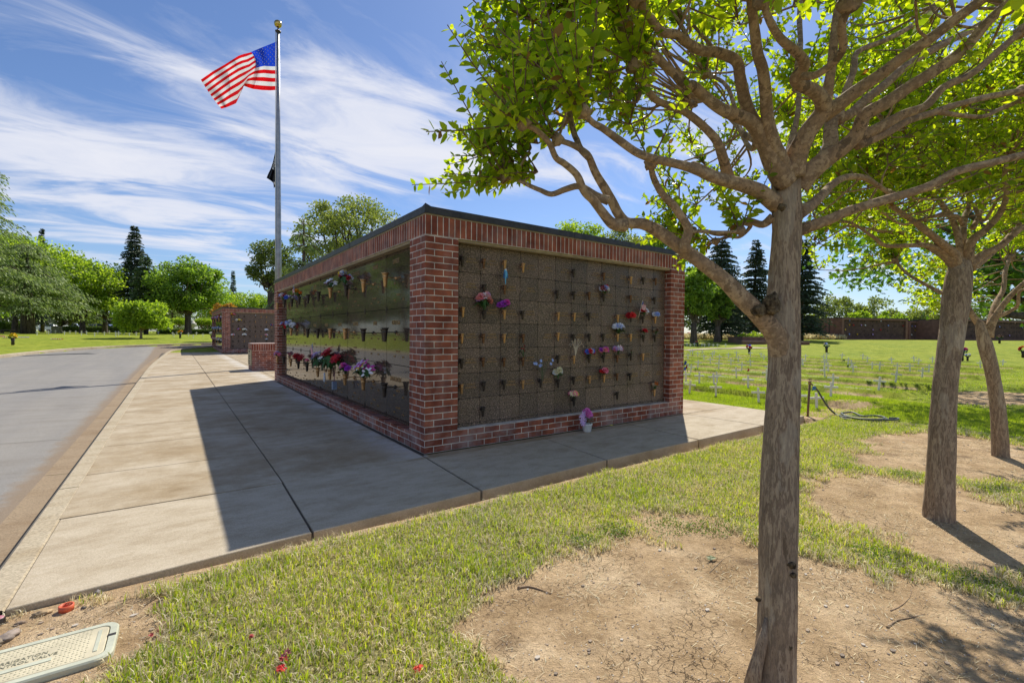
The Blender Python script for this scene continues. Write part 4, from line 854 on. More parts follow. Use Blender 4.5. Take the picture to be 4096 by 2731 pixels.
fb(0, 0, 'yellow and pink flowers', [YEL, PINK, ORG], n=8, r=.045, spread=.11, height=.09)
fb(1, 1, 'tall yellow and white bouquet', [CRM, WHT, YEL], n=9, r=.05, spread=.14, height=.06, leaf=14)
fb(1, 3, 'purple and orange bunch', [PUR, ORG, LIL], n=8, r=.04, spread=.08, height=.09)
fb(2, 3, 'cream ribbon bunch', [CRM, WHT], n=8, r=.05, spread=.10, height=.10, style='lily')
fb(2, 4, 'white lilies low on the left', [WHT, WHT, CRM], n=7, r=.05, spread=.10, height=.08, style='lily')
fb(0, 4, 'white and pink bunch', [WHT, PINK, WHT], n=7, r=.04, spread=.10, height=.06)
fb(6, 3, 'white poinsettias', [WHT], n=6, r=.055, spread=.08, height=.08, style='lily')
fb(7, 2, 'small red, white and blue bunch', [WHT, RED, BLU], n=6, r=.035, spread=.06, height=.08)
fb(6, 4, 'pink and white bunch', [PINK, WHT], n=6, r=.045, spread=.08, height=.06, style='daisy')
fb(6, 5, 'large white daisy', [WHT], n=3, r=.07, spread=.03, height=.09, style='daisy')
fb(4, 0, 'single white ball flower', [WHT], n=1, r=.03, spread=.01, height=.03, leaf=0)
for r_i, z in enumerate(LZ):
    for i in range(9):
        y = B2[1] + 1.01 + .787 * i; cols = [[RED, WHT, LIL], [WHT, LBLU], [CRM, WHT, PINK]][r_i]
        k = 'DBD'[(i + r_i) % 3]
        vase(k, B2[0] - .03, y, B2[2] + z, 'x', .134, .165, f'{KN[k]} rod vase on the second wall road side, {["top", "middle", "bottom"][r_i]} row, {ORD[i]} from corner', 'vases on the second wall')
        if (i * 3 + r_i) % 4 != 1: bouquet(B2[0] - .03, y, B2[2] + z, OL, f'{["red and white", "white and pale blue", "cream and pink"][r_i]} flowers on the second wall road side, {ORD[i]} from corner', [cols[i % len(cols)], cols[(i + 1) % len(cols)]], n=6, r=.06, spread=.12, height=.11, leaf=6, group='flowers on the second wall')

# ------------------------------------------------------------------ brick pedestal with a cast plaque
def pedestal():
    x0, x1, y0, y1, h = -.11, 1.25, 12.0, 12.86, .82
    e = empty('brick_pedestal', (0, 0, 0), label='low square brick pedestal with a cast plaque beside the flagpole', cat='pedestal')
    b = MB(); b.box(x0, x1, y0, y1, 0.0, h - .20); b.build('brick_base', M_brick, e)
    s = MB(); s.box(x0, x1, y0, y1, h - .20, h); s.build('soldier_course', M_sold2, e)
    t = MB(); t.bbox(x0 - .01, x1 + .01, y0 - .01, y1 + .01, h, h + .02, .004); t.build('cap', plain('pinkish cap', (.42, .30, .26), .8, 0, .15), e)
    p = MB(); p.bbox(-.02, .02, -.34, .34, -.0, .46, .004)
    pl = MB(); pl.box(x0 - .022, x0 - .001, y0 + .06, y1 - .06, .16, .64); po = pl.build('plaque', plain('cast bronze plaque', (.36, .32, .22), .5, .4, .3, 40), e)
    tx = MB()
    for q, (w_, z, sz) in enumerate((('IN MEMORY', .58, .06), ('OF', .51, .04), ('THOSE WHO', .44, .045), ('SERVED', .36, .06), ('OUR COUNTRY', .28, .045), ('WITH HONOR', .21, .045))):
        add_text(tx, w_, sz, (x0 - .0235, (y0 + y1) / 2, z), (0, -1, 0), (0, 0, 1), .002)
    tx.build('lettering', plain('dark lettering', (.05, .045, .04), .5), po)
M_sold2 = brick_mat('brick soldier course low', True)
for n_ in M_sold2.node_tree.nodes:
    if n_.bl_idname == 'ShaderNodeVectorMath' and n_.operation == 'ADD' and abs(n_.inputs[1].default_value[0] + 2.196) < 1e-3: n_.inputs[1].default_value = (-.62, 0, 0)
pedestal()

# ------------------------------------------------------------------ flagpole and flags
PB = Vector((.86, 13.45, 0))
pdep = (PB - CAM).dot(AF)
PH = CAM.z + (1332 - 152) / FPX * pdep
def onp(px, py, dy=0.0):                               # photo pixel -> point in the upright plane through the pole
    return at(px, py, pdep + dy)
def flagpole():
    e = empty('flagpole', PB, label='tall tapered aluminium flagpole with a gold ball behind the near wall', cat='flagpole')
    p = MB(); p.tube([(0, 0, 0), (0, 0, PH * .35), (0, 0, PH * .7), (0, 0, PH)], [.104, .094, .070, .047], 20); p.build('pole', M_alu, e)
    b = MB(); b.lathe([(.2, 0), (.2, .03), (.15, .06), (.125, .09), (.112, .1)], 24); b.build('base_collar', M_alu, e)
    t = MB(); t.lathe([(.054, PH - .02), (.09, PH - .0), (.095, PH + .03), (.03, PH + .05), (.016, PH + .16)], 16); t.build('truck', M_dark, e)
    g = MB(); g.ico((0, 0, PH + .27), .125, 3); g.build('ball', M_gold, e)
    h = MB(); h.tube([(-.085, -.03, 1.2), (-.088, -.02, PH * .5), (-.07, -.01, PH - .02)], .006, 5); h.tube([(-.095, .02, 1.2), (-.09, .02, PH * .5), (-.075, .02, PH - .02)], .006, 5); h.build('halyard', plain('rope', (.7, .7, .7), .7), e)
    c = MB(); c.box(-.14, -.11, -.01, .01, 1.15, 1.3); c.build('cleat', M_dark, e)
flagpole()
M_fr = leafmat('red nylon', (.48, .004, .008), (.48, .004, .008), .5, .5, (1.5, .6, .6)); M_fw = leafmat('white nylon', (.78, .78, .80), (.78, .78, .8), .5, .5, (1, 1, 1)); M_fb = leafmat('blue nylon', (.012, .05, .40), (.012, .05, .40), .5, .5, (.9, 1.1, 1.6))
for m_ in (M_fr, M_fw, M_fb):                          # flags are one even dye
    t = m_.node_tree
    for n_ in t.nodes:
        if n_.bl_idname == 'ShaderNodeMix': n_.inputs[0].default_value = n_.inputs[0].default_value if n_.inputs[0].default_value == 1.0 else 0.0
def big_flag():
    c4 = lambda x, y: (780 + x / 2.24, 80 + y / 2.24)
    # control columns: u, (top), (canton line 7/13), (bottom), depth offset
    C_ = [(0, (742, 190), (742, 418), (742, 628), (0, 0, 0)), (.12, (676, 218), (686, 418), (676, 633), (.10, .05, -.03)), (.24, (600, 248), (618, 414), (600, 630), (-.02, .06, .10)), (.35, (528, 278), (572, 424), (520, 620), (-.12, -.04, .12)),
          (.42, (492, 294), (536, 434), (474, 606), (-.1, -.16, -.05)), (.50, (440, 306), (488, 466), (432, 590), (.08, -.15, -.3)), (.56, (392, 322), (446, 494), (396, 690), (.2, .02, -.32)), (.63, (350, 348), (398, 520), (368, 748), (.22, .18, -.1)),
          (.75, (268, 400), (312, 572), (318, 770), (.05, .22, .15)), (.88, (160, 462), (222, 636), (278, 786), (-.12, .05, .22)), (1.0, (52, 537), (150, 688), (236, 797), (-.1, -.08, .15))]
    nu, nv = 60, 39
    ctrl = [[np.array((*c4(*a), d[0])), np.array((*c4(*b), d[1])), np.array((*c4(*c), d[2]))] for _, a, b, c, d in C_]
    us = [c[0] for c in C_]
    def P(u, v, off=0):
        cols = []
        for k in range(3):
            cols.append(np.array([np.interp(u, us, [ctrl[i][k][q] for i in range(len(us))]) for q in range(3)]))
        a, b, c = cols; vv = v; m_ = 7 / 13
        l0 = (vv - m_) * (vv - 1) / ((0 - m_) * (0 - 1)); l1 = vv * (vv - 1) / (m_ * (m_ - 1)); l2 = vv * (vv - m_) / ((1 - m_) * 1)
        l = a * l0 + b * l1 + c * l2
        px, py, dd = l; dd += .025 * math.sin(u * 34 + v * 5) + off
        return onp(px, py, dd)
    e = empty('national_flag', onp(*c4(742, 628)), label='large stars and stripes flag flying to the left at the top of the pole', cat='flag'); o0 = Vector(e.location)
    G_ = [[P(i / nu, j / nv) - o0 for i in range(nu + 1)] for j in range(nv + 1)]
    st = MB(); ca = MB()
    for j in range(nv):
        for i in range(nu):
            q = [G_[j][i], G_[j][i + 1], G_[j + 1][i + 1], G_[j + 1][i]]
            if i < nu * .4 and j < 21: ca.add(q, [(0, 1, 2, 3)], 0, True)
            else: st.add(q, [(0, 1, 2, 3)], (j // 3) % 2, True)
    st.build('stripes', [M_fr, M_fw], e); ca.build('canton', M_fb, e)
    sm_ = MB()
    for r in range(9):
        for c in range(6 if r % 2 == 0 else 5):
            u0 = (.4) * ((2 * c + (1 if r % 2 == 0 else 2)) / 12); v0 = (7 / 13) * ((r + 1) / 10)
            for off in (-.012, .012):
                vs = []
                for k in range(10):
                    a = math.pi * 2 * k / 10; R2 = .0155 if k % 2 == 0 else .0065; vs.append(P(u0 + R2 * math.sin(a) * .62, v0 - R2 * math.cos(a) * 1.5, off) - o0)
                vs.append(P(u0, v0, off) - o0); sm_.add(vs, [(k, (k + 1) % 10, 10) for k in range(10)])
    sm_.build('stars', M_fw, e)
    hm = MB(); hm.tube([onp(*c4(744, 186)) - o0, onp(*c4(744, 630)) - o0], .012, 6); hm.build('header', M_fw, e)
big_flag()
def pow_flag():
    c4 = lambda x, y: (780 + x / 2.24, 80 + y / 2.24)
    e = empty('memorial_flag', onp(*c4(735, 1300)), label='limp black flag with white POW MIA lettering hanging halfway up the pole', cat='flag'); o0 = Vector(e.location)
    rowsF = [((738, 1096), (740, 1100), 0), ((724, 1150), (738, 1160), .03), ((712, 1210), (737, 1225), .06), ((698, 1275), (736, 1292), .02), ((680, 1330), (731, 1350), -.05), ((655, 1380), (728, 1410), .0), ((641, 1415), (724, 1445), .08), ((672, 1436), (723, 1470), .05), ((702, 1456), (722, 1492), 0), ((706, 1508), (714, 1500), 0)]
    f = MB(); n = 10; P = []
    for a, b, d in rowsF:
        P.append([onp(*c4(a[0] + (b[0] - a[0]) * k / n, a[1] + (b[1] - a[1]) * k / n), d + .07 * math.sin(k * 1.5)) - o0 for k in range(n + 1)])
    for j in range(len(P) - 1):
        for k in range(n): f.add([P[j][k], P[j][k + 1], P[j + 1][k + 1], P[j + 1][k]], [(0, 1, 2, 3)], 0, True)
    mb_ = plain('black nylon', (.022, .025, .04), .6); f.build('cloth', mb_, e)
    t = MB(); p0 = onp(*c4(706, 1322), -.14) - o0; p1 = onp(*c4(731, 1218), -.14) - o0; ex = (p1 - p0).normalized(); L_ = (p1 - p0).length
    nrm = -AF; ey = nrm.cross(ex).normalized()
    add_text(t, 'POW*MIA', L_ / 3.3, (p0 + p1) / 2, ex, ey, .002); t.build('lettering', fmat(WHT), e)
    w = MB(); w.tube([onp(*c4(733, 1300), -.02) - o0, onp(*c4(729, 1350), -.02) - o0, onp(*c4(730, 1440), -.02) - o0], .012, 5); w.build('hem', fmat(WHT), e)
pow_flag()
# ================================================================== trees
def leaf_arrays(P, D, L_, Wd, curl=.25, Nn=None):
    """pointed oval leaves: base P, direction D, length L_, half width Wd -> 6-vertex leaf made of 4 quads/tris as quads"""
    n = len(P); D = D / np.linalg.norm(D, axis=1, keepdims=True)
    if Nn is None: Nn = rng.normal(size=(n, 3)); Nn[:, 2] += 1.0
    S = np.cross(D, Nn); S /= np.maximum(np.linalg.norm(S, axis=1, keepdims=True), 1e-6); U = np.cross(S, D)
    L_ = np.asarray(L_).reshape(-1, 1) * np.ones((n, 1)); Wd = np.asarray(Wd).reshape(-1, 1) * np.ones((n, 1))
    c = curl * L_
    p0 = P; p1 = P + D * L_ * .35 + S * Wd - U * c * .05; p1b = P + D * L_ * .35 - S * Wd - U * c * .05
    m1 = P + D * L_ * .4 - U * c * .28; t = P + D * L_ - U * c * .6; p2 = P + D * L_ * .72 + S * Wd * .72 - U * c * .25; p2b = P + D * L_ * .72 - S * Wd * .72 - U * c * .25
    V = np.stack([p0, p1, p2, t, p2b, p1b, m1], 1).reshape(-1, 3)
    b = (np.arange(n) * 7)[:, None, None]
    F = (b + np.array([[0, 1, 2, 6], [6, 2, 3, 4], [0, 6, 4, 5]])[None]).reshape(-1, 4)
    return V, F
def diamond_arrays(P, D, L_, Wd, Nn=None):
    n = len(P); D = D / np.maximum(np.linalg.norm(D, axis=1, keepdims=True), 1e-6)
    if Nn is None: Nn = rng.normal(size=(n, 3))
    S = np.cross(D, Nn); S /= np.maximum(np.linalg.norm(S, axis=1, keepdims=True), 1e-6)
    L_ = np.asarray(L_).reshape(-1, 1) * np.ones((n, 1)); Wd = np.asarray(Wd).reshape(-1, 1) * np.ones((n, 1))
    V = np.stack([P, P + D * L_ * .5 + S * Wd, P + D * L_, P + D * L_ * .5 - S * Wd], 1).reshape(-1, 3)
    return V, (np.arange(n) * 4)[:, None] + np.arange(4)[None]
PA = lambda x, y: (1740 + x / 1.4259, y / 1.4259)
PBc = lambda x, y: (2700 + x / 1.4255, y / 1.4255)
PD = lambda x, y: (x * 1.7415, y * 1.7415)
P5 = lambda x, y: (2700 + x / 1.568, 900 + y / 1.568)
def branch3(pts, f, sub=5):
    """pts: (x, y, depth, radius in photo pixels) -> world points and radii"""
    q = []
    for x, y, d, r in pts:
        sx, sy = f(x, y); p = at(sx, sy, d); q.append((p.x, p.y, p.z, r / FPX * d))
    c = crv(q, sub); return [Vector(v[:3]) for v in c], [max(.0015, v[3]) for v in c]
def shoots(origins, dirs, nper, L0, leafL, leafs, P_, D_, LL_, WW_, twigs, rr, up=.5, spread=.9, droop=0.0):
    """straight young shoots with paired leaves, bursting from pruned branch ends"""
    for o, d in zip(origins, dirs):
        for _ in range(nper):
            v = Vector((rr.gauss(0, 1), rr.gauss(0, 1), rr.gauss(0, 1))).normalized() * spread + Vector(d) * 1.0 + Vector((0, 0, up)); v.normalize()
            L_ = L0 * rr.uniform(.45, 1.15); side = v.orthogonal().normalized(); n = max(4, int(L_ / leafs))
            bend = Vector((rr.uniform(-.3, .3), rr.uniform(-.3, .3), .15 - droop))
            pts = [o + v * (L_ * t) + bend * (L_ * t * t) * .5 for t in (0, .33, .66, 1)]
            twigs.append(pts)
            a0 = rr.uniform(0, 3)
            for i in range(n):
                t = .12 + .88 * (i + .5) / n; p = o + v * (L_ * t) + bend * (L_ * t * t) * .5
                ax = (v + bend * t).normalized(); a = a0 + (i % 2) * 1.5 + rr.uniform(-.3, .3); s_ = (side * math.cos(a) + ax.cross(side) * math.sin(a))
                for sg in (1, -1):
                    dd = (s_ * sg + ax * .55 + Vector((rr.uniform(-.3, .3), rr.uniform(-.3, .3), rr.uniform(-.35, .25)))).normalized()
                    l = leafL * rr.uniform(.65, 1.15) * (1 - .45 * t ** 3); P_.append(tuple(p)); D_.append(tuple(dd)); LL_.append(l); WW_.append(l * rr.uniform(.24, .30))
def myrtle(name, trunk, branches, label, fills, leafL, seed, rough=.06, sides=14, sh=(9, .27), extra=None):
    e = empty(name, label=label, cat='tree', group='crape myrtles in a row on the bare soil')
    tp, tr = trunk; e.location = tp[0]; o = tp[0]; rr = random.Random(seed)
    mb = MB(); mb.tube([p - o for p in tp], tr, 22, 0, rough, True, seed); mb.build('trunk', M_bark, e)
    lm = MB(); P_, D_, LL_, WW_, tw = [], [], [], [], []
    for pts, rad, knob in branches:
        lm.tube([p - o for p in pts], rad, sides, 0, .10, True, seed + 3)
        if knob:
            lm.ico(pts[-1] - o, rad[-1] * 1.9 + .006, 2, .7)
            d = (pts[-1] - pts[-3]).normalized(); shoots([pts[-1]], [d], int(sh[0] * knob), sh[1], leafL, leafL * .52, P_, D_, LL_, WW_, tw, rr)
    LP = np.array([tuple(p) for pts, rad, k in branches for p in pts[len(pts) // 3:]])
    for o_, d_, n_, L_, ll in fills:               # thin wood that carries each leafy end
        dd = np.linalg.norm(LP - np.array(o_), axis=1) + .35 * np.maximum(0, LP[:, 2] - o_.z); a = Vector(LP[int(dd.argmin())]); ln = (o_ - a).length
        if .05 < ln < .75: mid = a.lerp(o_, .5) + Vector((rr.uniform(-.12, .12) * ln, rr.uniform(-.12, .12) * ln, -.06 * ln)); q = crv([tuple(a), tuple(mid), tuple(o_)], 4); lm.tube([Vector(v) - o for v in q], list(np.linspace(.004 + .004 * min(ln, 1.2), .0028, len(q))), 6, 0, 0, False)
    for o_, d_, n_, L_, ll in fills: shoots([o_], [d_], n_, L_, ll, ll * .52, P_, D_, LL_, WW_, tw, rr, .35, 1.0)
    lm.build('limbs', M_limb, e)
    tm = MB()
    for pts in tw: tm.tube([p - o for p in pts], [.0026, .0022, .0017, .001], 4, 0, 0, False)
    tm.build('twigs', plain('twig bark', (.20, .12, .07), .8), e)
    P_ = np.array(P_) - np.array(o); V, F = leaf_arrays(P_, np.array(D_), np.array(LL_), np.array(WW_), .35)
    tip = rng.random(len(P_)) < .035; mi = np.repeat(tip.astype(int), 3)
    npmesh('leaves', V, F, [M_myrtle, M_tipleaf], e, mi); print(name, 'leaves', len(P_))
    return e
def BR(f, pts, d0, d1, r0, r1, knob=1.0, rs=random.Random(1)):
    n = len(pts); q = [(x, y, d0 + (d1 - d0) * i / (n - 1), r0 + (r1 - r0) * (i / (n - 1)) ** .8) for i, (x, y) in enumerate(pts)]
    P, Rr = branch3(q, f); Rr = [r * (1 - .20 * min(1, i / len(Rr) * 3)) for i, r in enumerate(Rr)]; return (P, Rr, knob)
A1 = lambda pts: [PBc(*p) for p in pts]
AA = lambda pts: [PA(*p) for p in pts]
ID = lambda x, y: (x, y)
T1 = branch3([(1776, 1600, 1.63, 92), (1777, 1562, 1.63, 80), (1781, 1500, 1.63, 73), (1786, 1380, 1.63, 70), (1786, 1250, 1.635, 68), (1790, 1100, 1.64, 68), (1797, 950, 1.645, 64), (1802, 830, 1.65, 58), (1799, 740, 1.65, 62), (1801, 640, 1.65, 58), (1807, 540, 1.65, 54), (1806, 450, 1.65, 53), (1806, 400, 1.65, 52), (1806, 375, 1.65, 40)], PD, 8)
B1 = []
def b_(pts, d0, d1, r0, r1, k=1.0): B1.append(BR(ID, pts, d0, d1, r0, r1, k))
b_([PD(1800, 830), PD(1784, 775), PD(1752, 732), PD(1704, 684), PD(1650, 632)] + AA([(1400, 1410), (1290, 1330), (1190, 1278), (1100, 1270), (1050, 1225), (1005, 1140), (960, 1060), (915, 985), (880, 900), (850, 865), (780, 825), (700, 800)]), 1.65, 1.35, 46, 12)
b_(AA([(1080, 1285), (1010, 1275), (950, 1205), (900, 1140), (850, 1090), (810, 1000), (740, 935), (690, 900), (650, 815), (580, 745), (500, 705)]), 1.42, 1.15, 26, 13)
b_(AA([(990, 1145), (920, 1120), (850, 1075), (810, 1062), (740, 1082), (665, 1108), (600, 1085), (540, 1060), (470, 1025), (400, 1015)]), 1.38, 1.45, 20, 9)
b_(AA([(880, 900), (830, 850), (810, 800), (790, 750), (740, 560), (620, 400), (520, 320)]), 1.36, 1.5, 14, 14)
b_(A1([(600, 1180), (545, 1140), (480, 1090), (380, 1055), (290, 1030), (200, 1000), (100, 950)]) + AA([(1654, 1030), (1560, 1000), (1450, 955), (1330, 925), (1240, 905), (1150, 870), (1050, 800), (960, 735), (900, 700), (845, 640)]), 1.66, 1.15, 36, 15, 1.4)
b_(AA([(1430, 1420), (1422, 1395), (1445, 1310), (1400, 1230), (1360, 1170), (1295, 1105), (1245, 1010), (1230, 930)]), 1.52, 1.40, 26, 14, .3)
b_(AA([(1450, 1320), (1530, 1320), (1620, 1325), (1740, 1320)]), 1.52, 1.62, 8, 8, .7)
b_(A1([(560, 1235), (500, 1280), (430, 1260), (395, 1260), (350, 1320), (250, 1335), (180, 1320), (100, 1320)]), 1.66, 1.80, 18, 9, 1.2)
b_(A1([(400, 1270), (430, 1290), (370, 1350), (300, 1350), (230, 1375)]), 1.7, 1.75, 12, 6, .8)
b_(A1([(630, 1040), (570, 950), (520, 830), (470, 740), (420, 690), (340, 655), (260, 620), (180, 560), (100, 490)]) + AA([(1440, 490), (1340, 400), (1240, 310), (1140, 200), (1080, 130)]), 1.62, 1.25, 44, 16, 1.2)
b_(A1([(310, 1030), (290, 960), (270, 890), (235, 800), (150, 710), (60, 640)]) + AA([(1368, 615), (1260, 570), (1200, 500), (1150, 420), (1125, 370)]), 1.62, 1.3, 24, 14)
b_(A1([(640, 1020), (590, 900), (545, 780), (525, 650), (515, 520), (500, 400), (470, 300), (455, 180), (440, 60), (430, -60)]), 1.62, 1.25, 38, 20)
b_(A1([(560, 850), (500, 770), (430, 660), (395, 560), (372, 450), (350, 350), (240, 300), (150, 290), (60, 240)]) + AA([(1380, 200), (1290, 180), (1220, 90), (1150, -20)]), 1.62, 1.15, 30, 19, .8)
b_(A1([(670, 1000), (700, 870), (760, 750), (840, 640), (835, 570), (790, 520), (710, 480), (690, 440), (735, 385), (725, 335), (670, 280), (600, 220), (540, 120), (500, 0)]), 1.62, 1.2, 46, 16)
b_(A1([(730, 435), (800, 430), (870, 385), (930, 330), (960, 260), (950, 150), (1000, 20)]), 1.35, 1.15, 15, 20)
b_(A1([(855, 640), (870, 520), (890, 400), (905, 250), (920, 100), (950, -50)]), 1.55, 1.5, 24, 16)
b_(A1([(700, 380), (715, 250), (710, 120), (715, 0)]), 1.5, 1.8, 12, 12)
b_(A1([(840, 660), (930, 600), (1050, 510), (1180, 420), (1310, 320), (1450, 225), (1600, 110), (1750, 0), (1900, -120)]), 1.55, 1.25, 32, 24)
b_(A1([(700, 1060), (760, 990), (860, 910), (960, 840), (1040, 760), (1080, 660), (1200, 590), (1330, 500), (1450, 425), (1640, 290), (1770, 140), (1900, 20), (2000, -60)]), 1.66, 1.35, 46, 20)
b_(A1([(1010, 800), (1150, 735), (1300, 655), (1430, 605), (1530, 500), (1660, 440), (1760, 370), (1870, 270), (1990, 170)]), 1.62, 1.6, 24, 15)
b_(A1([(1040, 830), (1200, 760), (1330, 690), (1450, 650), (1600, 600), (1800, 550), (2000, 515)]), 1.62, 1.8, 20, 13)
b_(A1([(1500, 640), (1640, 660), (1760, 665), (1860, 620), (2000, 560)]), 1.72, 1.9, 10, 9)
b_(A1([(840, 930), (885, 830), (895, 700), (1000, 650), (1100, 560), (1200, 480), (1330, 370), (1500, 270), (1700, 170), (1900, 50)]), 1.7, 1.95, 34, 12)
b_(A1([(900, 900), (1000, 840), (1120, 760), (1200, 700)]), 1.75, 2.2, 16, 8)
b_(A1([(930, 700), (960, 560), (1020, 400), (1040, 300), (1200, 230), (1350, 150), (1500, 30)]), 1.75, 1.9, 18, 10)
b_(A1([(690, 1320), (760, 1295), (870, 1255), (1000, 1200), (1200, 1140), (1400, 1080), (1500, 1035), (1600, 980), (1800, 930), (2000, 880), (2150, 840)]), 1.66, 1.5, 26, 17)
b_(A1([(700, 1215), (770, 1175), (840, 1110), (900, 1050), (980, 1010), (1080, 1015), (1160, 1060), (1230, 1110)]), 1.68, 2.3, 28, 9)
b_(A1([(640, 950), (660, 820), (690, 700), (705, 600), (705, 500)]), 1.68, 2.0, 18, 10)
b_(A1([(520, 820), (400, 770), (330, 690), (200, 580), (100, 590)]), 1.7, 2.1, 16, 8)
b_(A1([(470, 780), (440, 850), (380, 760), (300, 500), (180, 420)]), 1.75, 2.2, 14, 8)
rr1 = random.Random(41); fills = []
def fill(x, y, d, n=4, L_=.36, ll=.045, f=PD, dr=None):
    o_ = at(*f(x, y), d); c = at(*PD(1800, 500), 1.7); v = (o_ - c).normalized() if dr is None else Vector(dr); fills.append((o_, v, n, L_, ll))
# leafy outer ends of the crown: left mass, top and the far side
for x, y, d in ((1120, 120, 1.5), (1150, 50, 1.4), (1180, 0, 1.6), (1130, 220, 1.5), (1170, 160, 1.3), (1210, 90, 1.5), (1120, 290, 1.7), (1160, 330, 1.6), (1180, 250, 1.4), (1240, 200, 1.3), (1250, 30, 1.4), (1300, 100, 1.6), (1340, 20, 1.4),
                (1160, 395, 1.5), (1270, 250, 1.6), (1330, 210, 1.8), (1350, 130, 1.5), (1400, 60, 1.6), (1420, 180, 2.0), (1440, 250, 2.1), (1480, 300, 2.2), (1500, 120, 2.0), (1560, 60, 1.6), (1230, -60, 1.5), (1330, -80, 1.4), (1450, -60, 1.4), (1480, 30, 1.8)):
    fill(x + 75 * (x < 1300), y, d, 8, .20, .038)
for i in range(42):
    fill(rr1.uniform(1150, 1500), rr1.uniform(-60, 300), rr1.uniform(1.3, 2.1), 6, .18, .040)
for x, y in ((1150, 330), (1180, 370), (1220, 340), (1165, 290), (1240, 300), (1130, 350), (1200, 395)): fill(x, y, 1.5, 7, .14, .038)
for x, y, d in ((1560, 430, 2.0), (1600, 470, 2.1), (1640, 440, 2.2), (1680, 480, 2.0), (1560, 500, 1.9), (1700, 420, 2.2), (1620, 380, 2.3), (1660, 340, 2.3), (1590, 330, 2.2), (1540, 380, 2.2)): fill(x, y, d, 6, .19, .034)
for i in range(140):
    x = rr1.uniform(1480, 2420); y = rr1.uniform(-160, 330 if x < 1850 else 430); d = rr1.uniform(1.9, 3.4)
    if 1480 < x < 1660 and y > 230: continue
    fill(x, y, d, 5, .30, .042)
for i in range(26): fill(rr1.uniform(1350, 2380), rr1.uniform(-140, 40), rr1.uniform(1.0, 1.5), 3, .26, .045, PD, (rr1.uniform(-.4, .4), rr1.uniform(-.4, .4), .2))
for x, y, d in ((1870, 500, 2.3), (1900, 440, 2.4), (1950, 480, 2.5), (1880, 560, 2.4), (1960, 400, 2.2), (2040, 380, 2.2)): fill(x, y, d, 5, .3, .04)
tree1 = myrtle('crape_myrtle', T1, B1, 'nearest crape myrtle with smooth peeling trunk, a rough burl and long branches over the lawn', fills, .040, 5)
bu = MB(); c0 = at(3086, 1215, 1.58) - Vector(tree1.location); 
bu.ico(c0, .030, 3, .35, (1.0, .8, 1.25)); bu.ico(c0 + AR * -.042 + Vector((0, 0, -.022)), .024, 3, .4, (1.3, .9, .9)); bu.build('burl', M_burl, tree1)
for x, y, r in ((1818, 1297, .013), (1821, 1320, .010), (1795, 477, .014), (1742, 1375, .009), (1812, 1485, .010)): kn = MB(); kn.ico(at(*PD(x, y), 1.575) - Vector(tree1.location), r, 2, .5); kn.build('knot', M_burl, tree1)
fl = MB(); fl.tube([at(*PD(x, y), 1.60) - Vector(tree1.location) for x, y in ((1728, 1575), (1736, 1530), (1752, 1470), (1760, 1420))], [.028, .022, .016, .006], 8, 0, .1); fl.build('root_flare', M_bark, tree1)
# second tree
T2 = branch3([(2152, 1212, 3.20, 60), (2156, 1195, 3.20, 52), (2160, 1100, 3.2, 46), (2165, 980, 3.2, 42), (2172, 880, 3.2, 39), (2185, 780, 3.2, 40), (2196, 690, 3.2, 44), (2203, 630, 3.2, 40), (2208, 600, 3.2, 30)], PD, 7)
B2_ = []
def b2(pts, d0, d1, r0, r1, k=1.0, f=None): B2_.append(BR(ID, A1(pts), d0, d1, r0, r1, k))
b2([(1610, 1530), (1590, 1450), (1500, 1370), (1400, 1290), (1330, 1240), (1230, 1170), (1150, 1100), (1110, 1000), (1120, 920)], 3.2, 2.9, 22, 7)
b2([(1610, 1540), (1540, 1440), (1440, 1400), (1330, 1400), (1200, 1400), (1130, 1350), (1000, 1270), (900, 1270)], 3.2, 3.0, 16, 6)
b2([(1600, 1560), (1530, 1470), (1450, 1420), (1300, 1330), (1200, 1320), (1000, 1290), (860, 1310)], 3.2, 3.6, 10, 4)
b2([(1640, 1510), (1625, 1400), (1590, 1270), (1540, 1190), (1470, 1100), (1440, 1000), (1400, 900)], 3.2, 3.3, 18, 7)
b2([(1650, 1500), (1640, 1380), (1650, 1250), (1680, 1150), (1660, 1000), (1680, 900)], 3.2, 3.5, 18, 8)
b2([(1660, 1500), (1690, 1380), (1770, 1310), (1850, 1220), (1890, 1120), (1880, 1000), (1900, 880)], 3.2, 3.0, 22, 8)
b2([(1670, 1520), (1760, 1450), (1860, 1400), (1950, 1320), (2050, 1260), (2200, 1200)], 3.2, 3.1, 20, 9)
b2([(1680, 1540), (1800, 1450), (1900, 1350), (1990, 1250), (2100, 1150)], 3.2, 3.6, 14, 7)
b2([(1640, 1280), (1600, 1230), (1450, 1240), (1380, 1260), (1300, 1280), (1220, 1240), (1150, 1180)], 3.2, 2.9, 9, 5)
b2([(1700, 1160), (1760, 1260), (1850, 1130), (1950, 1100)], 3.3, 3.1, 8, 6)
b2([(1700, 1300), (1760, 1180), (1830, 1090), (1980, 1060)], 3.3, 3.6, 10, 6)
B2_.append(BR(ID, [P5(*p) for p in [(1715, 440), (1640, 410), (1530, 350), (1450, 300), (1380, 225)]], 3.2, 3.5, 10, 6, 1.0))
fills = []
def in_c2(x, y): return ((x - 2180) / 330) ** 2 + ((y - 350) / 250) ** 2 < 1
k_ = 0
while k_ < 300:
    x = rr1.uniform(1850, 2500); y = rr1.uniform(120, 600)
    if not in_c2(x, y) or (abs(x - 2200) < 60 and y > 500): continue
    k_ += 1; d = rr1.uniform(2.5, 4.2) if y < 480 else rr1.uniform(3.2, 4.4); c = at(*PD(2190, 560), 3.3); o_ = at(*PD(x, y), d); fills.append((o_, (o_ - c).normalized(), 4, .34, .046))
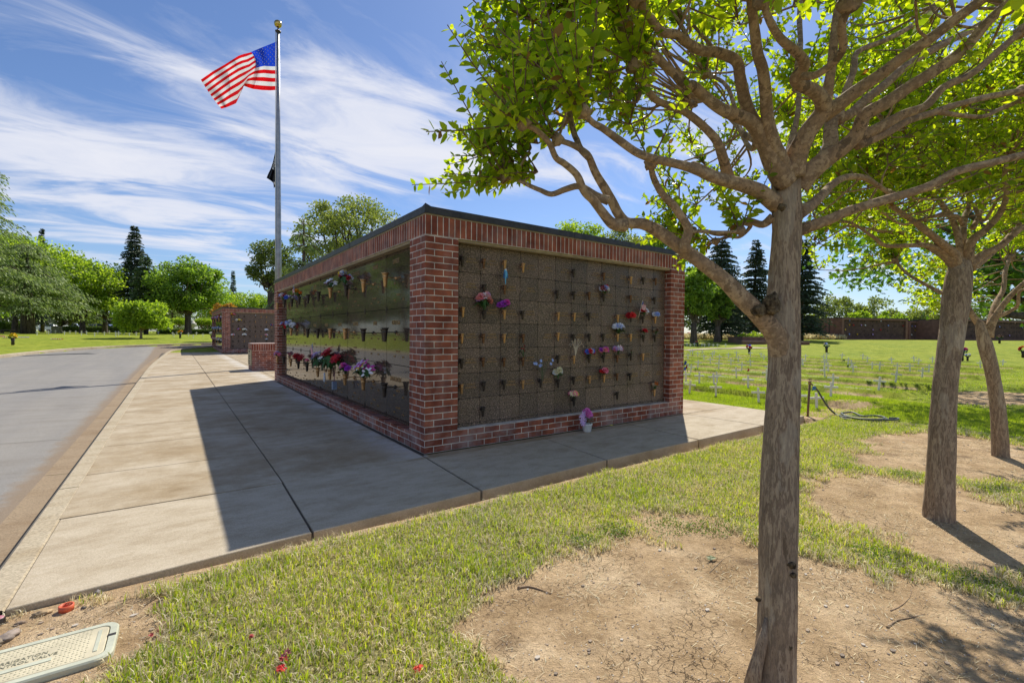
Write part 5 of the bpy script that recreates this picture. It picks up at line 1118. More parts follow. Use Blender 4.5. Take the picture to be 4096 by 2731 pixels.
for x, y, d in ((1880, 620, 4.2), (1900, 520, 3.4), (1950, 540, 3.6), (2000, 580, 3.9), (1860, 460, 3.3), (2060, 600, 4.0), (2120, 640, 4.2)): o_ = at(*PD(x, y), d); fills.append((o_, Vector((-.3, .2, .2)), 4, .3, .042))
myrtle('crape_myrtle', T2, B2_, 'middle crape myrtle with a leaning pale trunk and a long shadow on the soil', fills, .046, 9, .07, 10)
# third tree
T3 = branch3([(2301, 1072, 4.85, 34), (2299, 1050, 4.85, 28), (2293, 950, 4.85, 24), (2282, 870, 4.85, 22), (2265, 800, 4.85, 23), (2254, 762, 4.85, 18), (2246, 735, 4.85, 8)], PD, 6)
B3_ = []
def b3(pts, d0, d1, r0, r1, k=1.0): B3_.append(BR(ID, [P5(*p) for p in pts], d0, d1, r0, r1, k))
b3([(1965, 690), (1930, 640), (1890, 600), (1850, 540), (1830, 480), (1820, 400), (1800, 300)], 4.85, 4.9, 20, 8)
b3([(1960, 700), (1985, 620), (2030, 540), (2100, 450), (2170, 380), (2260, 300)], 4.85, 4.7, 20, 8)
b3([(1975, 640), (2010, 500), (2060, 400), (2070, 300), (2100, 200)], 4.85, 5.2, 14, 8)
b3([(1965, 600), (2040, 570), (2120, 530), (2150, 500), (2160, 420), (2210, 400)], 4.85, 4.6, 9, 6)
fills = []
for i in range(90):
    x = rr1.uniform(2120, 2520); y = rr1.uniform(380, 700); 
    if y > 640 and x > 2260: continue
    d = rr1.uniform(4.2, 5.8); o_ = at(*PD(x, y), d); c = at(*PD(2300, 680), 4.9); fills.append((o_, (o_ - c).normalized(), 4, .34, .05))
myrtle('crape_myrtle', T3, B3_, 'farthest crape myrtle of the row, thin trunk forking low at the right edge', fills, .05, 14, .07, 10)

# ------------------------------------------------------------------ general broadleaf and conifer builders
def clumps(center, rad, n, seed, flat=.0, shell=.55):
    rr = random.Random(seed); out = []
    for i in range(n):
        while True:
            v = Vector((rr.uniform(-1, 1), rr.uniform(-1, 1), rr.uniform(-1, 1)))
            if shell < v.length < 1: break
        if v.z < -flat - .55: v.z *= .5
        out.append((center[0] + v.x * rad[0], center[1] + v.y * rad[1], center[2] + v.z * rad[2]))
    return out
def crown_leaves(cl, cr, nleaf, ll, seed, squash=.75):
    """leaves through and around clump centres"""
    g = np.random.default_rng(seed); c = np.array(cl); k = g.integers(0, len(c), nleaf); d = g.normal(size=(nleaf, 3)); d /= np.linalg.norm(d, axis=1, keepdims=True)
    rs_ = (np.array([cr * (.6 + .8 * ((i * 0.618) % 1)) for i in range(len(c))]))[k][:, None]
    r = rs_ * (g.random((nleaf, 1)) ** .45); d[:, 2] *= squash; P = c[k] + d * r
    P += g.normal(size=P.shape) * cr * .08
    D = d + g.normal(size=d.shape) * .7; D[:, 2] -= .1
    return diamond_arrays(P, D, ll * g.uniform(.6, 1.3, nleaf), ll * g.uniform(.28, .5, nleaf))
def broad_tree(name, pos, h, cw, ch, label, mat_, group=None, nc=46, nl=9000, ll=.28, seed=1, trunk_r=.35, bark=None, fork=.35, shell=.45, clump=None, cz=None, lean=(0, 0), cat='tree', depthw=None, bare=5):
    """pos base, h total height, cw crown width, ch crown height"""
    pos = Vector(pos); e = empty(name, pos, label=label, cat=cat, group=group); rr = random.Random(seed); cz = cz or h - ch / 2
    cen = (lean[0], lean[1], cz); dw = depthw or cw
    cl = clumps(cen, (cw / 2 * .86, dw / 2 * .86, ch / 2 * .86), nc, seed, 0, shell)
    t = MB(); fz = cz - ch * fork; t.tube([(0, 0, -.3), (0, 0, .1), (lean[0] * .2, lean[1] * .2, fz * .5), (lean[0] * .4, lean[1] * .4, fz)], [trunk_r * 1.35, trunk_r * 1.1, trunk_r * .85, trunk_r * .7], 12, 0, .12)
    t.build('trunk', bark or M_trunk, e)
    l = MB()
    for i in range(min(len(cl), 14 + bare)):
        c = Vector(cl[i * len(cl) // (14 + bare) % len(cl)]); b0 = Vector((lean[0] * .4, lean[1] * .4, fz * rr.uniform(.85, 1.0))); m_ = b0.lerp(c, .5) + Vector((rr.uniform(-.1, .1) * cw, rr.uniform(-.1, .1) * cw, -.02 * ch + rr.uniform(-.05, .08) * ch))
        q = crv([tuple(b0), tuple(b0.lerp(m_, .5) + Vector((0, 0, .03 * ch))), tuple(m_), tuple(c)], 3); l.tube([Vector(v) for v in q], list(np.linspace(trunk_r * .42, trunk_r * .06, len(q))), 6)
    l.build('limbs', bark or M_trunk, e)
    V, F = crown_leaves(cl, clump or cw * .13, nl, ll, seed + 1); npmesh('crown', V, F, mat_, e)
    return e
def conifer(name, pos, h, w, label, mat_, group=None, seed=1, z0=.08, droop=.25, ll=.34, dens=1.0, cat='tree', tr=.22, taper=1.0, cedar=False):
    pos = Vector(pos); e = empty(name, pos, label=label, cat=cat, group=group); rr = random.Random(seed); g = np.random.default_rng(seed)
    t = MB(); t.tube([(0, 0, -.3), (0, 0, h * .3), (0, 0, h * .7), (0, 0, h * .99)], [tr * 1.2, tr * .85, tr * .4, .02], 10, 0, .1); t.build('trunk', M_trunk, e)
    P, D, LL = [], [], []; br = MB(); nz = int(h / (.27 if not cedar else .72)); 
    for i in range(nz):
        z = h * (z0 + (1 - z0) * (i + rr.random() * .6) / nz); f = 1 - (z / h); R0 = w / 2 * min(1, (f ** taper) * 1.15 + .05)
        for k in range(rr.randint(6, 8) if not cedar else rr.randint(5, 7)):
            a = rr.uniform(0, 6.283); R = R0 * rr.uniform(.62, 1.12); n = max(4, int(R / (ll * .42) * dens)); dx, dy = math.cos(a), math.sin(a)
            if R > .5: br.tube([(0, 0, z), (dx * R * .5, dy * R * .5, z + R * (.08 if cedar else .02)), (dx * R, dy * R, z - droop * R)], [.05, .03, .008], 4, 0, 0, False)
            for q in range(n):
                s_ = (q + .6) / n; zz = z + R * (.10 if cedar else .05) * math.sin(s_ * 3) - droop * R * s_ ** 2
                for m2 in range(3 if not cedar else 4):
                    sp_ = R * .26 * (1 - s_ * .4) + .10; off = rr.uniform(-1, 1) * sp_
                    P.append((dx * R * s_ - dy * off, dy * R * s_ + dx * off, zz + (rr.uniform(-.12, .1) if not cedar else rr.uniform(-.55, .12)) * (ll * 1.4))); 
                    v = (dx * .8 - dy * off / sp_ * .8 + rr.uniform(-.3, .3), dy * .8 + dx * off / sp_ * .8 + rr.uniform(-.3, .3), -.35 + rr.uniform(-.4, .2) - (.5 if cedar else 0)); D.append(v); LL.append(ll * rr.uniform(.6, 1.25) * (1 - .3 * s_))
    br.build('branches', M_trunk, e); LL = np.array(LL)
    V, F = diamond_arrays(np.array(P), np.array(D), LL, LL * (.26 if not cedar else .17)); npmesh('needles', V, F, mat_, e); return e
C3 = lambda x, y: (x * .6057, 550 + y * .6057)
def place(sx, depth):
    """ground point under photo column sx, depth metres ahead"""
    d = ray(sx, 1332); p = CAM + d * depth; return Vector((p.x, p.y, float(zt(p.x, p.y)) - .06))
def htop(sy, depth, base): return CAM.z + (1332 - sy) / FPX * depth - base.z
def wpx(px, depth): return px / FPX * depth
def far_broad(name, sx, top, bot, width, depth, label, mat_, **k):
    p = place(sx, depth); h = htop(top, depth, p); b = htop(bot, depth, p); return broad_tree(name, p, h, wpx(width, depth), h - b, label, mat_, **k)
def far_conif(name, sx, top, width, depth, label, mat_, **k):
    p = place(sx, depth); return conifer(name, p, htop(top, depth, p), wpx(width, depth), label, mat_, **k)
GL = 'trees beyond the road'; GR = 'trees behind the right lawn'
# left side, across the road
far_conif('deodar_cedar', -120, 560, 470, 44, 'tall drooping cedar whose branch tips enter at the left edge', M_cedar, seed=3, droop=.24, ll=.42, dens=1.25, cedar=True, tr=.5, taper=.6, z0=.2, group=GL)
far_conif('deodar_cedar', 112, 985, 440, 50, 'wide low cedar with two thick dark trunks and sweeping branches', M_cedar, seed=8, droop=.15, ll=.42, dens=1.35, cedar=True, tr=.55, taper=.42, z0=.25, group=GL)
far_broad('broadleaf_tree', 60, 935, 1325, 480, 60, 'large bright green tree rising behind the low cedar', M_lime, seed=11, nl=20000, nc=70, ll=.34, group=GL)
far_conif('conifer', 170, 928, 90, 75, 'small dark conifer tip above the bright green tree', M_conif, seed=12, group=GL)
far_broad('broadleaf_tree', 330, 1010, 1335, 340, 62, 'bushy mid green tree between the low cedar and the tall conifer', M_lime, seed=13, nl=18000, nc=64, ll=.32, group=GL)
far_broad('broadleaf_tree', 420, 1100, 1315, 150, 70, 'darker oak peeping between the mid green tree and the conifer', M_oak, seed=14, nl=8000, group=GL)
far_conif('redwood', 541, 915, 165, 66, 'tall slim dark redwood left of the round tree', M_conif, seed=15, droop=.22, ll=.36, dens=1.4, taper=.75, group=GL)
far_conif('redwood', 584, 1035, 150, 58, 'shorter lighter green conifer in front of the tall redwood', M_conif2, seed=16, droop=.2, ll=.34, dens=1.4, taper=.6, group=GL)
p = G(*C3(932, 1322)); dp_ = (p - CAM).dot(AF); broad_tree('maple_sapling', p, htop(1203, dp_, p), wpx(205, (p - CAM).dot(AF)), wpx(150, (p - CAM).dot(AF)), 'small round young maple with a pale forked trunk on the lawn across the road', M_lime, seed=17, nl=7000, nc=40, ll=.24, trunk_r=.10, bark=M_bark, group=GL)
far_broad('broadleaf_tree', 752, 1040, 1300, 285, 60, 'large round crowned tree with a stout forked trunk', M_mid_leaf, seed=18, nl=26000, nc=90, ll=.30, trunk_r=.42, group=GL, clump=1.15)
far_conif('conifer', 933, 1090, 52, 95, 'small distant conifer alone above the second wall', M_conif2, seed=19, group=GL)
far_broad('broadleaf_tree', 925, 1150, 1325, 220, 75, 'low rounded tree just behind the second wall', M_lime, seed=20, nl=9000, group=GL)
far_broad('broadleaf_tree', 1040, 1180, 1330, 180, 80, 'shadowed tree between the second wall and the flagpole', M_mid_leaf, seed=21, nl=7000, group=GL)
p = place(905, 40); broad_tree('crape_myrtle_bush', p, htop(1222, 40, p), wpx(110, 40), 1.3, 'orange tipped crape myrtle directly behind the second wall', leafmat('orange tip leaf', (.30, .16, .03), (.48, .26, .06), .4), seed=22, nl=4000, ll=.14, trunk_r=.06, nc=30, group=GL)
far_conif('deodar_cedar', 690, 1190, 190, 78, 'blue green cedar behind the round crowned tree', M_cedar, seed=23, cedar=True, dens=1.1, taper=.5, group=GL)
far_broad('broadleaf_tree', 240, 1140, 1345, 300, 85, 'dark hedge-like trees deep behind the low cedar', M_oak, seed=24, nl=9000, ll=.4, group=GL)
far_broad('broadleaf_tree', 640, 1200, 1345, 220, 95, 'dark shrubbery behind the maple sapling', M_oak, seed=25, nl=7000, ll=.4, group=GL)
far_broad('broadleaf_tree', 60, 1180, 1345, 340, 104, 'dark belt of shrubs behind the left cedar trunks', M_oak, seed=27, nl=9000, ll=.45, group=GL)
far_broad('broadleaf_tree', 430, 1190, 1345, 300, 106, 'dark belt of shrubs behind the parked pickup', M_oak, seed=28, nl=9000, ll=.45, group=GL)
far_broad('broadleaf_tree', 900, 1220, 1345, 320, 100, 'dark undergrowth behind the clipped trees', M_oak, seed=26, nl=8000, ll=.4, group=GL)
far_broad('broadleaf_tree', -170, 1010, 1345, 430, 60, 'green tree behind the tall cedar just outside the left edge', M_mid_leaf, seed=29, nl=12000, nc=60, ll=.34, group=GL)
far_broad('broadleaf_tree', -520, 880, 1345, 520, 58, 'tall green tree left of the tall cedar outside the frame', M_lime, seed=30, nl=14000, nc=60, ll=.34, group=GL)
# behind the near wall
far_broad('valley_oak', 1410, 770, 1180, 500, 36, 'big open oak with twisting branches above the near wall coping', M_olive, seed=31, nl=20000, nc=120, ll=.17, shell=.35, clump=.75, trunk_r=.35, bare=22, group='trees behind the near wall')
far_conif('deodar_cedar', 1215, 880, 300, 30, 'drooping cedar between the flagpole and the open oak', M_cedar, seed=32, cedar=True, dens=1.5, ll=.30, droop=.4, taper=.62, tr=.25, group='trees behind the near wall')
far_broad('valley_oak', 1085, 960, 1200, 170, 38, 'loose oak foliage left of the flagpole', M_oak, seed=33, nl=6500, nc=44, ll=.17, clump=.6, group='trees behind the near wall')
p = place(1090, 30); 
for k_, (sx, top, bot, w, dep, mt) in enumerate(((2310, 868, 1150, 250, 60, M_lime), (2480, 890, 1150, 290, 62, M_olive), (2640, 895, 1150, 200, 58, M_mid_leaf))):
    far_broad('broadleaf_tree', sx, top, bot, w, dep, ['yellow green treetop above the middle of the near wall coping', 'greyish treetop above the right part of the near wall coping', 'green treetop behind the long low limb of the nearest crape myrtle'][k_], mt, seed=40 + k_, nl=9000, group='trees behind the near wall')
far_broad('broadleaf_tree', 2060, 950, 1180, 120, 62, 'small yellow green treetop just right of the near brick corner', M_lime, seed=44, nl=3000, group='trees behind the near wall')
# right side behind the lawn
far_conif('redwood', 2880, 940, 235, 52, 'tall dark redwood between the near wall and the nearest trunk', M_conif, seed=51, droop=.2, dens=1.5, taper=.62, group=GR)
far_conif('redwood', 3018, 950, 165, 54, 'slimmer dark redwood just left of the nearest trunk', M_conif, seed=52, droop=.2, dens=1.5, taper=.7, group=GR)
far_conif('redwood', 3205, 945, 205, 52, 'dark redwood half hidden behind the nearest trunk on its right', M_conif, seed=53, droop=.2, dens=1.5, taper=.65, group=GR)
far_conif('redwood', 3105, 1060, 100, 60, 'redwood hidden mostly by the nearest trunk', M_conif, seed=54, droop=.2, dens=1.3, group=GR)
far_broad('broadleaf_tree', 2775, 1010, 1335, 150, 46, 'dense dark green column of foliage right beside the near wall', M_mid_leaf, seed=55, nl=13000, nc=60, ll=.26, group=GR, shell=.2)
far_broad('broadleaf_tree', 2870, 1090, 1335, 120, 48, 'leafy green tree in front of the tallest redwood', M_mid_leaf, seed=56, nl=9000, nc=50, ll=.24, group=GR, shell=.2)
far_broad('valley_oak', 3330, 1165, 1350, 170, 95, 'hazy grey green oak left of the long low building', M_olive, seed=57, nl=6000, ll=.42, group=GR)
far_broad('valley_oak', 3500, 1175, 1345, 200, 100, 'distant oak behind the long low building', M_olive, seed=58, nl=6000, ll=.42, group=GR)
far_broad('broadleaf_tree', 3440, 1225, 1350, 110, 85, 'pale round tree just above the roof of the long low building', M_lime, seed=59, nl=5000, ll=.36, group=GR)
far_broad('broadleaf_tree', 3560, 1220, 1350, 110, 88, 'second pale round tree above the roof of the long low building', M_lime, seed=60, nl=5000, ll=.36, group=GR)
far_broad('broadleaf_tree', 3720, 1200, 1350, 190, 90, 'hazy tree above the right end of the long low building', M_olive, seed=61, nl=6000, ll=.4, group=GR)
for k_, (sx, top, w, dep) in enumerate(((2700, 1150, 300, 100), (2960, 1190, 260, 105), (3180, 1220, 260, 110), (3900, 1180, 420, 95))):
    far_broad('broadleaf_tree', sx, top, 1348, w, dep, ['tree belt behind the near wall end', 'dim trees behind the slim redwood', 'dim trees behind the nearest trunk', 'trees behind the large maple at the right edge'][k_], M_oak, seed=70 + k_, nl=6000, ll=.45, group=GR)
# the large maple at the right edge: its trunk stands beyond the row, its crown hangs over the lawn
mp_ = G(4215, 1600, -.05); dm = (mp_ - CAM).dot(AF)
em = empty('maple_tree', mp_, label='large dark maple at the right edge with low hanging branches over the lawn', cat='tree')
t = MB(); t.tube([(0, 0, -.2), (0, 0, .1), (-.02, .05, 1.2), (0, 0, 2.3)], [.30, .22, .19, .17], 14, 0, .1); t.build('trunk', M_trunk, em)
cl = []; rm = random.Random(77)
while len(cl) < 230:
    sx = rm.uniform(3280, 4700); sy = rm.uniform(560, 1340); d = rm.uniform(8.6, 14.5)
    lower = 1070 + (min(sx, 3700) - 3280) * .30 if sx < 3700 else 1200 + (sx - 3700) * .17
    left = 3330 + max(0, (1150 - sy)) * .35 + max(0, sy - 1150) * 1.2
    if sx < left or sy > min(lower, 1250 if sx < 4000 else 1340): continue
    cl.append(tuple(at(sx, sy, d) - mp_))
l = MB()
for i in range(0, 230, 7):
    c = Vector(cl[i]); b0 = Vector((0, 0, rm.uniform(1.5, 2.3))); m1_ = b0.lerp(c, .5) + Vector((0, 0, .25)); q = crv([tuple(b0), tuple(m1_), tuple(c)], 4); l.tube([Vector(v) for v in q], list(np.linspace(.08, .012, len(q))), 6)
c = at(3990, 1255, dm * .95) - mp_; q = crv([(0, 0, 1.75), tuple(Vector((0, 0, 1.9)).lerp(c, .5) + Vector((0, 0, -.12))), tuple(c)], 5); l.tube([Vector(v) for v in q], list(np.linspace(.11, .05, len(q))), 8, 0, .1)
l.build('limbs', M_trunk, em)
def lobed(P, D, Lf):
    """five-lobed leaves"""
    n = len(P); D = D / np.linalg.norm(D, axis=1, keepdims=True); Nn = rng.normal(size=(n, 3)) * .7; Nn[:, 2] += 1.2; S = np.cross(D, Nn); S /= np.linalg.norm(S, axis=1, keepdims=True)
    pr = [(0, 0), (.22, .50), (.40, .22), (.62, .45), (.66, .14), (1.0, 0), (.66, -.14), (.62, -.45), (.40, -.22), (.22, -.50)]
    V = np.stack([P + D * (a * Lf)[:, None] + S * (b * Lf)[:, None] for a, b in pr] , 1)
    b = (np.arange(n) * 10)[:, None, None]; F = (b + np.array([[0, 1, 2, 8], [0, 2, 8, 9], [2, 3, 4, 8], [4, 6, 7, 8], [4, 5, 6, 4]])[None])
    F = (b + np.array([[0, 1, 2, 2], [0, 2, 8, 8], [0, 8, 9, 9], [2, 3, 4, 4], [2, 4, 6, 8], [6, 7, 8, 8], [4, 5, 6, 6]])[None])
    tri = F[:, [0, 1, 2, 3, 5, 6], :3].reshape(-1, 3); t2 = F[:, 4]; tri = np.concatenate([tri, t2[:, [0, 1, 2]], t2[:, [0, 2, 3]]]); return V.reshape(-1, 3), tri
nL = 15000; ca = np.array(cl); k_ = rng.integers(0, len(ca), nL); Pm = ca[k_] + rng.normal(size=(nL, 3)) * [.34, .34, .2]; Dm = rng.normal(size=(nL, 3)); Dm[:, 2] -= .6
V, F = lobed(Pm, Dm, rng.uniform(.09, .15, nL)); npmesh('crown', V, F, M_maple, em)
# trees standing further left beyond the road; the polished stone mirrors them
for k_, (az, dep, h, w, mt) in enumerate(((-18.2, 50, 17, 9.5, M_mid_leaf), (-24.5, 46, 16, 12, M_oak), (-31, 50, 14, 12, M_mid_leaf))):
    x = CAM.x + dep * math.sin(R_(az)); y = CAM.y + dep * math.cos(R_(az))
    broad_tree('broadleaf_tree', (x, y, float(zt(x, y)) - .06), h, w, h * .8, ['green tree', 'dark oak', 'broad tree'][k_] + ' beyond the road just outside the left edge', mt, seed=90 + k_, nl=12000, nc=60, ll=.32, group=GL)
# ================================================================== grave crosses, stones, lawn vases
CL = [(23.83,12.74),(22.19,11.51),(20.5,10.11),(23.84,11.96),(24.22,11.4),(17.43,8.64),(17.96,8.15),(20.28,9.13),(15.63,6.42),(17.65,7.22),(20.21,8.25),(22.46,9.07),(17.85,6.47),(12.61,5.05),(15.73,5.61),(22.58,8.37),(24.2,8.63),(12.77,4.38),(13.06,3.75),(15.64,4.78),(20.62,6.72),(11.09,4.32),(8.7,2.88),(8.3,2.25),(9.7,2.62),(8.42,1.94),(10.49,2.52),(13.05,2.91),(10.54,1.74),(6.94,1.62),(6.96,1.02),(8.27,1.04),(6.87,.11),
      (33.63,19.52),(32.09,18.22),(34.15,19.15),(34.08,18.41),(33.55,17.83),(34.41,17.98),(33.76,17.21),(34.06,16.99),(34.97,16.81),(17.62,3.8),(24.24,6.39),(15.16,2.86),
      (7.03,-.54),(6.97,-.83),(8.21,-.59),(10.42,.17),(12.72,1.2),(15.41,2.1),(17.43,2.98),(24.4,6.46),(17.74,3.84),(15.08,2.84),(23.07,5.13),(21.0,4.25),(24.81,5.63),(24.67,4.93),(19.81,3.03),(18.0,2.31),(15.33,1.38),(24.91,4.14),(22.85,3.32),(19.45,2.12),(17.46,1.32),(22.88,2.45),(19.44,1.36),(17.78,.58),(10.39,-.71),(12.93,-.33),(25.45,2.33),(23.03,1.61),(15.45,-.27),(19.38,.46),(25.47,1.7),(22.94,-.25),(26.49,-.35)]
cx0 = None; rc = random.Random(4); bands = {}
for i, (x, y) in enumerate(sorted(CL)):
    z = float(gz(x, y))
    lean = 'slightly tilted' if rc.random() < .3 else 'upright'
    rowi = min(range(1, 9), key=lambda k: abs(ROWX[k] - x)) if x < 28 else 9
    lab = f'white cross in the {ORD[rowi - 1]} row from the slab'
    bands.setdefault(rowi, []).append((y, x, z, lab))
src = None; n_in = 0
for rowi, L3 in sorted(bands.items()):
    L3.sort(key=lambda q: -((Vector((q[1], q[0], 0)) - CAM).dot(AR) / (Vector((q[1], q[0], 0)) - CAM).dot(AF)) * -1)
    for j, (y, x, z, lab) in enumerate(L3):
        label = lab + f', {ORD[j] if j < 13 else "far"} from the left'
        if src is None:
            src = empty('grave_cross', (x, y, z), R_(8)); b = MB(); b.bbox(-.019, .019, -.010, .010, -.06, .29, .002); b.build('upright', M_white, src); c = MB(); c.box(-.115, -.0195, -.0085, .0085, .180, .217); c.box(.0195, .115, -.0085, .0085, .180, .217); c.box(-.0195, .0195, -.0125, -.0105, .180, .217); c.build('crossbar', M_white, src); o = src
        else:
            o = src.copy(); COL.objects.link(o)
            for ch in src.children: k = ch.copy(); COL.objects.link(k); k.parent = o
        o.location = (x, y, z); o.rotation_euler = (R_(rc.uniform(-4, 4)), R_(rc.uniform(-5, 5)), R_(-52 + rc.uniform(-9, 9))); tag(o, label, 'cross', 'white crosses on the right lawn')
        if 1 <= rowi < 9 and rowi < 4:
            s_ = MB(); w = rc.uniform(.22, .30); s_.bbox(-.12, .12, -w, w, -.05, .0, .006); so_ = s_.build('flat_grave_stone', M_stone, label=f'flat grave stone in the {ORD[rowi - 1]} row from the slab, {ORD[j]} from the left', cat='grave stone', group='flat grave stones')
            so_.location = (x + .0 - .12 + .18, y + .42, float(gz(x + .0, y + .4)) - .002); so_.rotation_euler = (0, 0, R_(rc.uniform(-2, 2)))
# far crosses on the left lawn, tiny
CR4 = lambda x, y: (x * .37202, 1180 + y * .37202)
ORD2 = ORD + ['fourteenth', 'fifteenth', 'sixteenth', 'seventeenth', 'eighteenth', 'nineteenth']
far_c = [(398, 415), (503, 412), (522, 413), (547, 420), (594, 410), (693, 420), (752, 420), (815, 414), (876, 430), (877, 405), (930, 400), (1017, 388), (1052, 405), (1122, 400), (1176, 418), (1243, 420), (1275, 430), (1290, 398)]
CR5 = lambda x, y: (450 + x * .37202, 1200 + y * .37202)
far_d = [(35, 366), (65, 376), (254, 374), (85, 345), (125, 358), (182, 367), (492, 358), (647, 356), (660, 362), (692, 356), (815, 368), (868, 354), (902, 352), (972, 360), (1052, 366), (1078, 356)]
for k_, (f, pts) in enumerate(((CR4, far_c), (CR5, far_d))):
    for j, q in enumerate(pts):
        d_ = 44 + ((j * 7) % 11) * 1.3; p = place(f(*q)[0], d_); o = src.copy(); COL.objects.link(o); o.location = p + Vector((0, 0, .03)); o.rotation_euler = (0, 0, R_(-35)); o.scale = (1.25,) * 3
        for ch in src.children: k = ch.copy(); COL.objects.link(k); k.parent = o
        tag(o, 'tiny white cross across the road' + (' left of the young maple, ' if k_ == 0 else ' near the round crowned tree, ') + ORD2[j] + ' counting right', 'cross', 'tiny crosses across the road ' + ('left of the maple' if k_ == 0 else 'near the round tree'))
def lawn_vase(p, label, cols, s=1.0, n=7, r=.05):
    e = empty('grave_flowers', p, label=label, cat='flowers', group='flower vases standing in the lawn')
    v = MB(); v.lathe([(.03 * s, 0), (.045 * s, .02 * s), (.04 * s, .12 * s), (.06 * s, .22 * s), (.05 * s, .22 * s)], 12); v.build('vase', M_dark, e)
    per = {}; rr = random.Random(int(p.x * 31 + p.y * 7))
    for i in range(n):
        c = cols[i % len(cols)]; d = Vector((rr.uniform(-1, 1), rr.uniform(-1, 1), rr.uniform(0, 1))).normalized(); head(per.setdefault(c, MB()), d * .09 * s + Vector((0, 0, .27 * s)), r * s, d + Vector((0, 0, .3)), i, 'ball')
    for c, mb in per.items(): mb.build('bloom', fmat(c), e)
    f = MB()
    for i in range(8): a = i * .8; f.add([(0, 0, .2 * s), (math.cos(a) * .1 * s, math.sin(a) * .1 * s, .22 * s), (math.cos(a + .4) * .13 * s, math.sin(a + .4) * .13 * s, .30 * s)], [(0, 1, 2)])
    f.build('foliage', M_green, e)
crs = lambda x, y: (2730 + x * .4798, 1250 + y * .4799)
c33 = lambda x, y: (3250 + x * .6295, 1150 + y * .6295)
cr2 = lambda x, y: (3150 + x * .4798, 1350 + y * .4799)
for f, x, y, lab, cols, s in ((crs, 556, 347, 'dark vase with red roses and a little flag left of the nearest trunk', [RED, RED, BLU], 1.6), (crs, 125, 285, 'empty dark vase in the far left of the right lawn', [DRED], 1.3), (cr2, 325, 123, 'vase with blue and white flowers right of the nearest trunk', [WHT, LBLU, STRAWC], 1.7),
                         (c33, 447, 330, 'orange flowers at the foot of the long low building', [ORG, YEL, RED], 2.6), (c33, 215, 322, 'white flowers at the left foot of the long low building', [WHT, PINK], 2.4), (c33, 947, 466, 'tall green vase of pink and purple flowers between the two crape myrtle trunks', [MAG, LIL, PUR, PINK], 1.9),
                         (c33, 985, 466, 'low white bunch beside the tall green vase', [WHT, LBLU], 1.0), (c33, 1188, 355, 'dark little shrub vase on the upper lawn at right', [BRN], 2.0), (c33, 1338, 445, 'red and orange flowers at the right edge of the lawn', [ORG, RED], 1.6), (crs, 52, 210, 'pink bunch beside the dark trees', [PINK, WHT], 2.0),
                         (C3, 85, 1370, 'yellow flowers in a dark vase on the lawn across the road', [YEL], 1.9), (C3, 1190, 1325, 'yellow and orange flowers in a dark vase near the road bend', [YEL, ORG], 2.0), (C3, 1396, 1325, 'white flowers beside the second wall', [WHT], 1.5)):
    lawn_vase(G(*f(x, y), -.04), lab, cols, s)
for f, x, y, lab, cols in ((C3, 60, 1327, 'white and red flowers lying flat on the left lawn', [WHT, RED]), (C3, 158, 1325, 'small white bunch lying on the left lawn', [WHT, LIL]), (C3, 380, 1337, 'white and red bunch lying near the far kerb', [WHT, RED]), (C3, 0, 1318, 'magenta bunch at the left edge of the lawn', [MAG])):
    p = G(*f(x, y), -.04); e = empty('grave_flowers', p, label=lab, cat='flowers'); per = {}
    for i in range(10): c = cols[i % len(cols)]; head(per.setdefault(c, MB()), ((i - 5) * .09 * AR.x, (i - 5) * .09 * AR.y, .05), .07, (0, 0, 1), i, 'ball')
    for c, mb in per.items(): mb.build('bloom', fmat(c), e)
# little red pennant and a wreath easel by the near wall corner
p = Vector((9.3, 1.75, float(gz(9.3, 1.75)))); p = G(*crs(556, 503), -.03); e = empty('pennant', p, label='small red triangular pennant low in the grass of the right lawn', cat='flag'); b = MB(); b.tube([(0, 0, 0), (.0, 0, .17)], .003, 5); b.build('stick', M_white, e); b = MB(); b.add([(0, 0, .17), (-.13, .02, .02), (.02, 0, .03), (0, .012, .17), (-.13, .03, .02), (.02, .012, .03)], [(0, 1, 2), (5, 4, 3)]); b.build('cloth', fmat(RED), e)
p = G(*crs(20, 505), -.03); e = empty('wreath_easel', p, label='wire easel with a red and blue spray beside the near wall', cat='wreath'); b = MB()
for a in (-.10, .10): b.tube([(a * AR.x, a * AR.y, 0), (0, 0, .42)], .008, 5)
b.tube([(.12 * AF.x, .12 * AF.y, 0), (0, 0, .42)], .008, 5); b.build('easel', M_dark, e)
for c, oo in ((RED, (.05, .18)), (BLU, (.0, .12)), (WHT, (.08, .22)), (BLU, (.01, .30))):
    b = MB()
    for i in range(4): head(b, (oo[0] * AR.x + i * .01, oo[0] * AR.y, oo[1] + .02 * i), .03, (-1, -.3, .2), i, 'ball')
    b.build('bloom', fmat(c), e)
